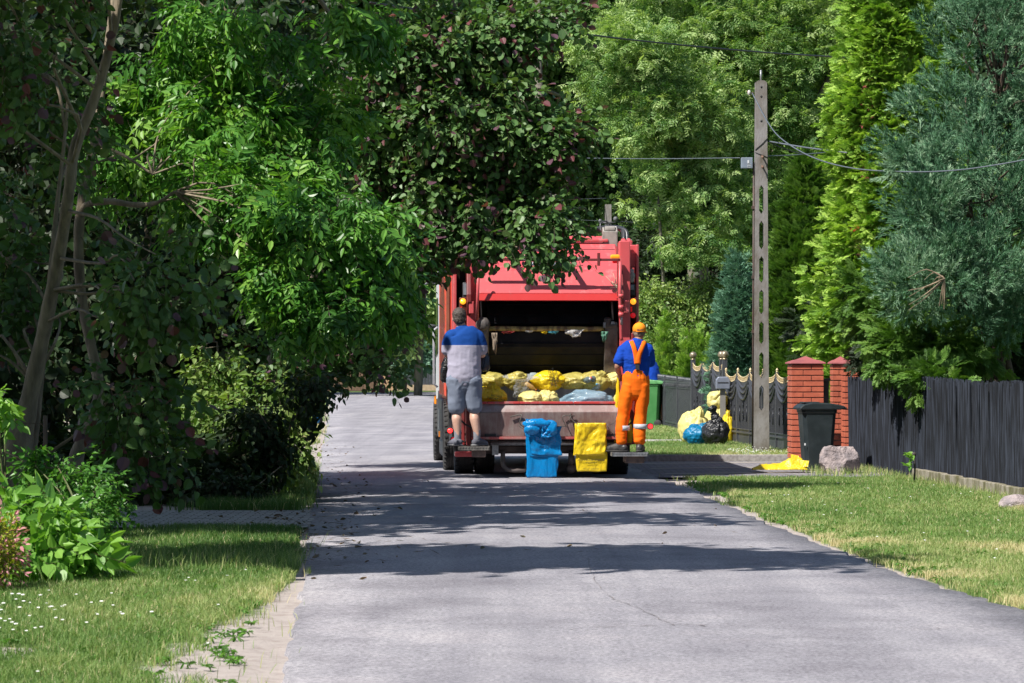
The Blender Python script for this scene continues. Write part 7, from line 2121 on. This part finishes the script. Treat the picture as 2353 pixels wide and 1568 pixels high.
# bare dead twigs seen in a juniper gap
b = MB(); q0 = pt(2170, 640, 40.7)
for k in range(16):
    e = q0 + A([-.5 + .6 * random.random(), rn(.1), -.25 + rn(.18)]); b.tube(curve([q0, (q0 + e) / 2 + A([0, 0, rn(.05)]), e], 3), [.008] * 4 + [.003] * 3, 4, cap=False)
b.v = [tuple(A(v) - q0) for v in b.v]; jj = [o for o in bpy.data.objects if o.name == 'juniper'][0]
o = b.build('dead_twigs', plain('dead_wood', (.30, .22, .15), (.2, .15, .1), .8), jj); o.location = tuple(q0 - A(jj.location))
# overhanging thuja branches over the fence
def overhang():
    base = A([5.75, 44.8, 0]); root = empty('overhanging_thuja', tuple(base), 'green thuja whose branches droop over the dark reed fence', 'tree')
    fo = Fol()
    subs = fill(fo, T_FRO, [E(2075, 800, 42.6, 75, 75, .4, 1.2), E(2140, 880, 41.4, 65, 60, .35, 1.3), E(2060, 775, 43.2, 60, 80, .45, 1.1), E(2160, 790, 42.4, 90, 70, .5, .8), E(2015, 700, 44.2, 75, 100, .5, 1.0), E(2230, 800, 42.8, 90, 70, .5, .6), E(2080, 690, 44, 120, 100, .5, .9)],
                nsub=46, subr=.19, per=16, droop=.35, up=.9, scale=1.0, tint=.42, tvar=.2, outw=.7, flat=.5)
    fo.build('crown', M['thuja_gold' if False else 'thuja'], root, base)
    b = MB(); b.tube([(0, 0, 0), (0, 0, 1.5), (-.1, 0, 3)], [.12, .10, .06], 10)
    limbs(b, curve([A([0, 0, .4]), A([0, 0, 1.5]), A([-.1, 0, 3.])], 5), subs[rng.choice(len(subs), 24)] - base, .03, .008)
    b.build('trunk', M['bark'], root)
overhang()
# dark interior hedge behind the right fence
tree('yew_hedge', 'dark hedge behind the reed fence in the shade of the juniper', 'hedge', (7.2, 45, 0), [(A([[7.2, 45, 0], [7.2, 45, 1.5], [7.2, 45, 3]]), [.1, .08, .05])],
     [E(2250, 780, 45.5, 200, 130, .7, 1), E(2100, 760, 47, 160, 130, .6, 1), E(2330, 860, 44.5, 120, 60, .6, .8), E(1930, 790, 56, 120, 110, .8, .9)], T_FRO, M['dark'], nsub=30, subr=.3, per=16, scale=1.4, tint=.4, nlimb=6)

# ------------------------------------------------------------------ background trees
def bgtree(name, label, dx, Y, top, clumps, tpls, mat, tw=.2, group='trees in the background', nlimb=16, trunks=None, **kw):
    base = pt(dx, 835, Y) * A([1, 1, 0]); kk = Y / F
    tt = trunks or [trunk_px([(dx, 835 + 11100 / Y, Y, tw), (dx + 5, 700, Y, tw * .85), (dx - 8, 450, Y, tw * .7), (dx + 10, top, Y, tw * .3)])]
    return tree(name, label, 'tree', base, tt, clumps, tpls, mat, M['bark_grey'], group, nlimb=nlimb, **kw)
Yb = 86
bgtree('robinia', 'tall robinia with feathery yellow green foliage behind the concrete pole', 1700, Yb, -300,
       [E(1700, 120, Yb, 280, 150, 2.0, 1), E(1560, 60, Yb, 200, 120, 1.8, 1), E(1830, 220, Yb, 190, 200, 1.8, 1), E(1720, 330, Yb, 200, 130, 1.5, 1), E(1860, 430, Yb + 2, 130, 150, 1.5, .9), E(1750, 500, Yb + 1, 170, 110, 1.3, .9), E(1900, 50, Yb, 150, 130, 1.5, .9), E(1700, -180, Yb, 350, 160, 2, .5)],
       T_FEA, M['robinia'], .22, nsub=13, subr=.5, per=22, droop=.35, scale=1.0, tint=.55, tvar=.3, gap=.36, nlimb=34, lr=.06,
       trunks=[trunk_px([(1845, 960, Yb + 1, .22), (1850, 620, Yb + 1, .2), (1800, 430, Yb + 1, .17), (1740, 330, Yb, .12), (1690, 180, Yb, .08), (1660, -100, Yb, .05)]), trunk_px([(1850, 600, Yb + 1, .16), (1850, 400, Yb, .12), (1840, 300, Yb, .10), (1760, 240, Yb - .5, .07)]), trunk_px([(1840, 300, Yb, .1), (1930, 120, Yb, .07), (1960, -50, Yb, .05)])])
bgtree('robinia', 'robinia leaning left over the lane behind the truck', 1560, Yb - 3, 0,
       [E(1440, 130, Yb - 4, 150, 90, 1.4, 1), E(1490, 290, Yb - 4, 115, 90, 1.3, 1.1), E(1520, 430, Yb - 4, 95, 80, 1.2, 1.1), E(1600, 550, Yb - 4, 90, 60, 1.1, .7), E(1640, 420, Yb - 3, 120, 110, 1.2, 1), E(1600, 260, Yb - 3, 140, 110, 1.3, 1), E(1400, 200, Yb - 3, 60, 60, .8, .8)],
       T_FEA, M['robinia'], .16, nsub=15, subr=.5, per=22, droop=.4, scale=1.0, tint=.6, tvar=.3, gap=.36, nlimb=30, lr=.05,
       trunks=[trunk_px([(1640, 960, Yb - 1, .16), (1625, 720, Yb - 1, .14), (1600, 500, Yb - 2, .11), (1540, 330, Yb - 3, .08), (1480, 200, Yb - 4, .05)])])
bgtree('maple', 'dark green maple behind the truck with a pale leaning trunk', 1262, 98, 200,
       [E(1280, 130, 99, 230, 200, 2.2, 1), E(1380, 420, 100, 120, 160, 1.8, 1), E(1230, 380, 99, 120, 160, 1.8, 1), E(1330, 560, 99, 150, 100, 1.8, 1), E(1250, -100, 99, 350, 180, 2.5, .6), E(1100, 250, 100, 250, 300, 2.5, .6)],
       T_MAP, M['maple'], .2, nsub=9, subr=.6, per=24, droop=.4, scale=1.2, tint=.45, tvar=.2, gap=.22, nlimb=20, lr=.07,
       trunks=[trunk_px([(1275, 960, 95, .22), (1268, 700, 95, .2), (1262, 500, 95, .17), (1250, 400, 95, .15), (1238, 200, 96, .12), (1235, -100, 97, .08)])])
bgtree('lime_tree', 'dark tree mass right of the truck roof below the robinias', 1590, 93, 300,
       [E(1560, 640, 94, 120, 110, 1.5, 1), E(1680, 640, 94, 130, 120, 1.5, 1), E(1620, 760, 93, 150, 80, 1.2, 1), E(1800, 620, 94, 130, 200, 1.8, .9), E(1480, 560, 96, 60, 130, 1.2, 1), E(1930, 620, 94, 100, 200, 1.8, .6)],
       T_MAP, M['dark'], .2, nsub=12, subr=.5, per=26, scale=1.0, tint=.6, tvar=.25, gap=.15, nlimb=14, lr=.06)
bgtree('lilac_bush', 'sunlit shrub beside the truck above the orange capped man', 1520, 82, 700,
       [E(1500, 730, 82, 55, 70, .8, 1.2), E(1560, 740, 82, 70, 60, .8, 1.2), E(1620, 700, 84, 50, 60, .7, 1), E(1540, 800, 81, 70, 50, .7, 1.2), E(1490, 820, 81.5, 40, 50, .5, 1.1)],
       T_LIL, M['lilac'], .05, nsub=46, subr=.28, per=16, droop=.5, scale=1.3, tint=.6, tvar=.22, gap=.2, nlimb=24, lr=.015)
# left distance
bgtree('birch', 'pale green tree far down the lane left of the truck', 960, 150, 500, [E(950, 660, 150, 90, 110, 3, 1), E(870, 700, 150, 90, 120, 3, 1), E(1000, 520, 152, 120, 150, 3, .8)], T_MAP, M['robinia'], .2, nsub=6, subr=.9, per=30, scale=1.8, tint=.7, tvar=.2, gap=.25, nlimb=10, lr=.08)
bgtree('ornamental_pine', 'low spreading conifer behind the far black fence', 930, 170, 780, [E(940, 815, 170, 55, 17, 1.5, 1.4), E(890, 800, 171, 40, 30, 1.5, 1.2)], T_FRO, M['spruce'], .1, nsub=24, subr=.5, per=30, scale=3.0, tint=.9, tvar=.15, nlimb=6)
for k, (dx, Y, tpx, wd) in enumerate(((600, 190, 200, 300), (980, 215, 100, 260), (1300, 205, 60, 330), (1650, 200, 0, 330), (2000, 190, -50, 330), (2350, 180, 0, 300), (250, 180, 100, 300), (-50, 150, 0, 250), (2600, 140, 0, 250))):
    ws = ['broad dark tree closing the view far left behind the thicket', 'far tree standing straight above the bend of the lane', 'far tree directly behind the pale leaning maple trunk', 'far tree behind the leaning robinia', 'far tree behind the tall robinia', 'far tree behind the juniper at the right edge', 'far tree behind the leaning hazel stems', 'far tree beyond the left edge of the picture', 'far tree beyond the right edge of the picture']
    bgtree('distant_tree', ws[k], dx, Y, tpx, [E(dx, 350, Y, wd, 330, 5, .8), E(dx - 60, 700, Y, wd, 170, 4, .8), E(dx + 40, 60, Y, wd * .8, 250, 5, .7), E(dx, -200, Y, wd, 160, 5, .6)], T_BIG, M['dark' if k % 2 else 'maple'], .4, nsub=1.5, subr=1.8, per=34, scale=4.2, tint=.45, tvar=.2, gap=.12, nlimb=10, lr=.2, flat=.8)

# ------------------------------------------------------------------ far buildings and fences
TANW = plain('tan_wall', (.46, .34, .24), (.38, .27, .19), .9, scale=3); ROOFD = plain('dark_roof', (.05, .055, .07), (.09, .09, .11), .4, scale=3)
def house(label, x0, x1, y0, y1, h, rh, wallm, roofm, chim=None, win=True):
    root = empty('house', (x0, y0, 0), label, 'house')
    X, Y = x1 - x0, y1 - y0
    b = MB(); b.bb(0, X, 0, Y, 0, h); b.build('wall', wallm, root)
    b = MB(); b.prism([(-.5, h - .1), (X + .5, h - .1), (X / 2, h + rh)], -.5, Y + .5, 'y'); rf = b.build('roof', roofm, root)
    if chim:
        b = MB(); b.bb(*chim); b.bb(chim[0] - .06, chim[1] + .06, chim[2] - .06, chim[3] + .06, chim[5], chim[5] + .12); b.build('chimney', BRK, rf)
    if win:
        for k in range(max(1, int(X // 3))):
            xx = 1 + k * 3; b = MB(); b.bb(xx, xx + 1.1, -.04, .02, 1.0, 2.3); w_ = b.build('window', WHITEP, root)
            b = MB(); b.bb(xx + .08, xx + 1.02, -.06, -.04, 1.08, 2.22); b.build('pane', plain('window_glass', (.03, .035, .04), None, .1), w_)
    return root
q = pt(1650, 835, 99)[0]
house('tan walled house with dark roof glimpsed left of the concrete pole', q, q + 9, 99, 107, 4.2, 1.6, TANW, ROOFD)
q = pt(1990, 835, 70)[0]
h_ = house('tall red brick house hidden behind the golden thujas, its chimney showing', q + .15, q + 2.4, 71, 74, 4.5, .9, plain('red_render', (.35, .09, .07), (.3, .08, .06), .8), REDV, None)
b = MB(); zt = pt(1998, 133, 71)[2]; b.bb(-.14, .14, .0, .3, 3.5, zt - .08)
for z in np.arange(4, zt - .1, .12): b.bb(-.15, .15, -.01, .31, z, z + .02)
b.bb(-.17, .17, -.03, .33, zt - .08, zt); b.build('chimney', plain('red_chimney', (.45, .10, .09), (.36, .07, .06), .7), h_)
q = pt(960, 835, 205)[0]
house('dark red roofed house far down the lane beside the truck', q, q + 10, 206, 214, 2.6, 2.6, plain('brown_wall', (.14, .06, .05), (.1, .05, .04), .8), plain('maroon_roof', (.16, .03, .035), (.1, .03, .03), .7))
# far black fence with brick pillars, brown fence
def farfence():
    Y = 180
    a = pt(905, 888, Y)[0]; b_ = pt(1008, 888, Y)[0]
    root = empty('far_fence', (a, Y, 0), 'dark boarded fence with tan pillars across the far bend', 'fence')
    b = MB(); L = 30
    for k in range(int(L / .16)): b.bb(k * .16, k * .16 + .14, -.02, .02, .3, 1.52)
    b.build('boards', plain('navy_boards', (.035, .04, .055), (.06, .065, .08), .7), root)
    b = MB(); b.bb(-.0, L, -.12, .12, 0, .32); b.build('base', plain('tan_base', (.48, .36, .25), (.36, .26, .18), .9, scale=6), root)
    for x in (-.75, 8, 16, 24):
        b = MB(); b.bb(x, x + .75, -.25, .25, 0, 1.6); b.bb(x - .06, x + .81, -.3, .3, 1.6, 1.7); b.build('pillar', plain('tan_brick', (.50, .33, .20), (.36, .22, .13), .9, scale=8), root)
    root = empty('wooden_fence', (a - 12, Y - 4, 0), 'brown vertical board fence at the far left of the bend', 'fence')
    b = MB()
    for k in range(70): b.box((k * .16 + .08, .12 * k * .16, .62), (.145, .03, 1.2 + rn(.02)), rz=.12)
    b.build('boards', plain('brown_boards', (.22, .13, .09), (.15, .09, .06), .8, mapping=(4, 4, .5)), root)
    b = MB(); b.box((5.6, .7, .06), (11.3, .06, .14), rz=.12); b.build('base', km, root)
farfence()

# ------------------------------------------------------------------ wheelbarrow
def barrow():
    Y = 76; q = pt(724, 835, Y)
    root = empty('wheelbarrow', (q[0], Y, 0), 'red wheelbarrow with blue wheel on the left verge', 'wheelbarrow')
    b = MB(); r = .18
    th = np.linspace(0, 2 * np.pi, 28, endpoint=False); cs = np.linspace(0, 2 * np.pi, 10, endpoint=False)
    G = np.array([[((r - .04 + .04 * math.cos(c)) * math.cos(t), .035 * math.sin(c), r + (r - .04 + .04 * math.cos(c)) * math.sin(t)) for c in cs] for t in np.append(th, 2 * np.pi)])
    b.grid(G, closed_u=True); w_ = b.build('tyre', RUB, root)
    b = MB(); b.lathe([(.135, -.02), (.135, .02), (.05, .035), (.02, .06)], (0, 0, r), 20, 'y'); b.lathe([(.135, .02), (.135, -.02), (.05, -.035), (.02, -.06)], (0, 0, r), 20, 'y'); b.build('rim', plain('rim_blue', (.03, .25, .55), None, .5), w_)
    RB = plain('barrow_red', (.45, .09, .07), (.3, .08, .06), .6)
    b = MB(); 
    top = [(-.95, -.3, .56), (-.02, -.3, .62), (-.02, .3, .62), (-.95, .3, .56)]; bot = [(-.75, -.18, .28), (-.25, -.18, .28), (-.25, .18, .28), (-.75, .18, .28)]
    b.add(top + bot, [(7, 6, 5, 4)] + [(i, (i + 1) % 4, 4 + (i + 1) % 4, 4 + i) for i in range(4)]); b.build('tray', RB, root, solid=.01)
    b = MB()
    for s_ in (-1, 1):
        b.tube([(0, s_ * .07, r), (-.2, s_ * .12, .30), (-.8, s_ * .22, .30), (-1.35, s_ * .28, .55)], .016, 6); b.tube([(-.7, s_ * .2, .3), (-.75, s_ * .2, 0.0)], .014, 6); b.tube([(0, s_ * .07, r), (-.12, s_ * .14, .5)], .012, 6)
    b.build('frame', RB, root)
barrow()
print('faces', sum(len(o.data.polygons) for o in bpy.data.objects if o.type == 'MESH'))
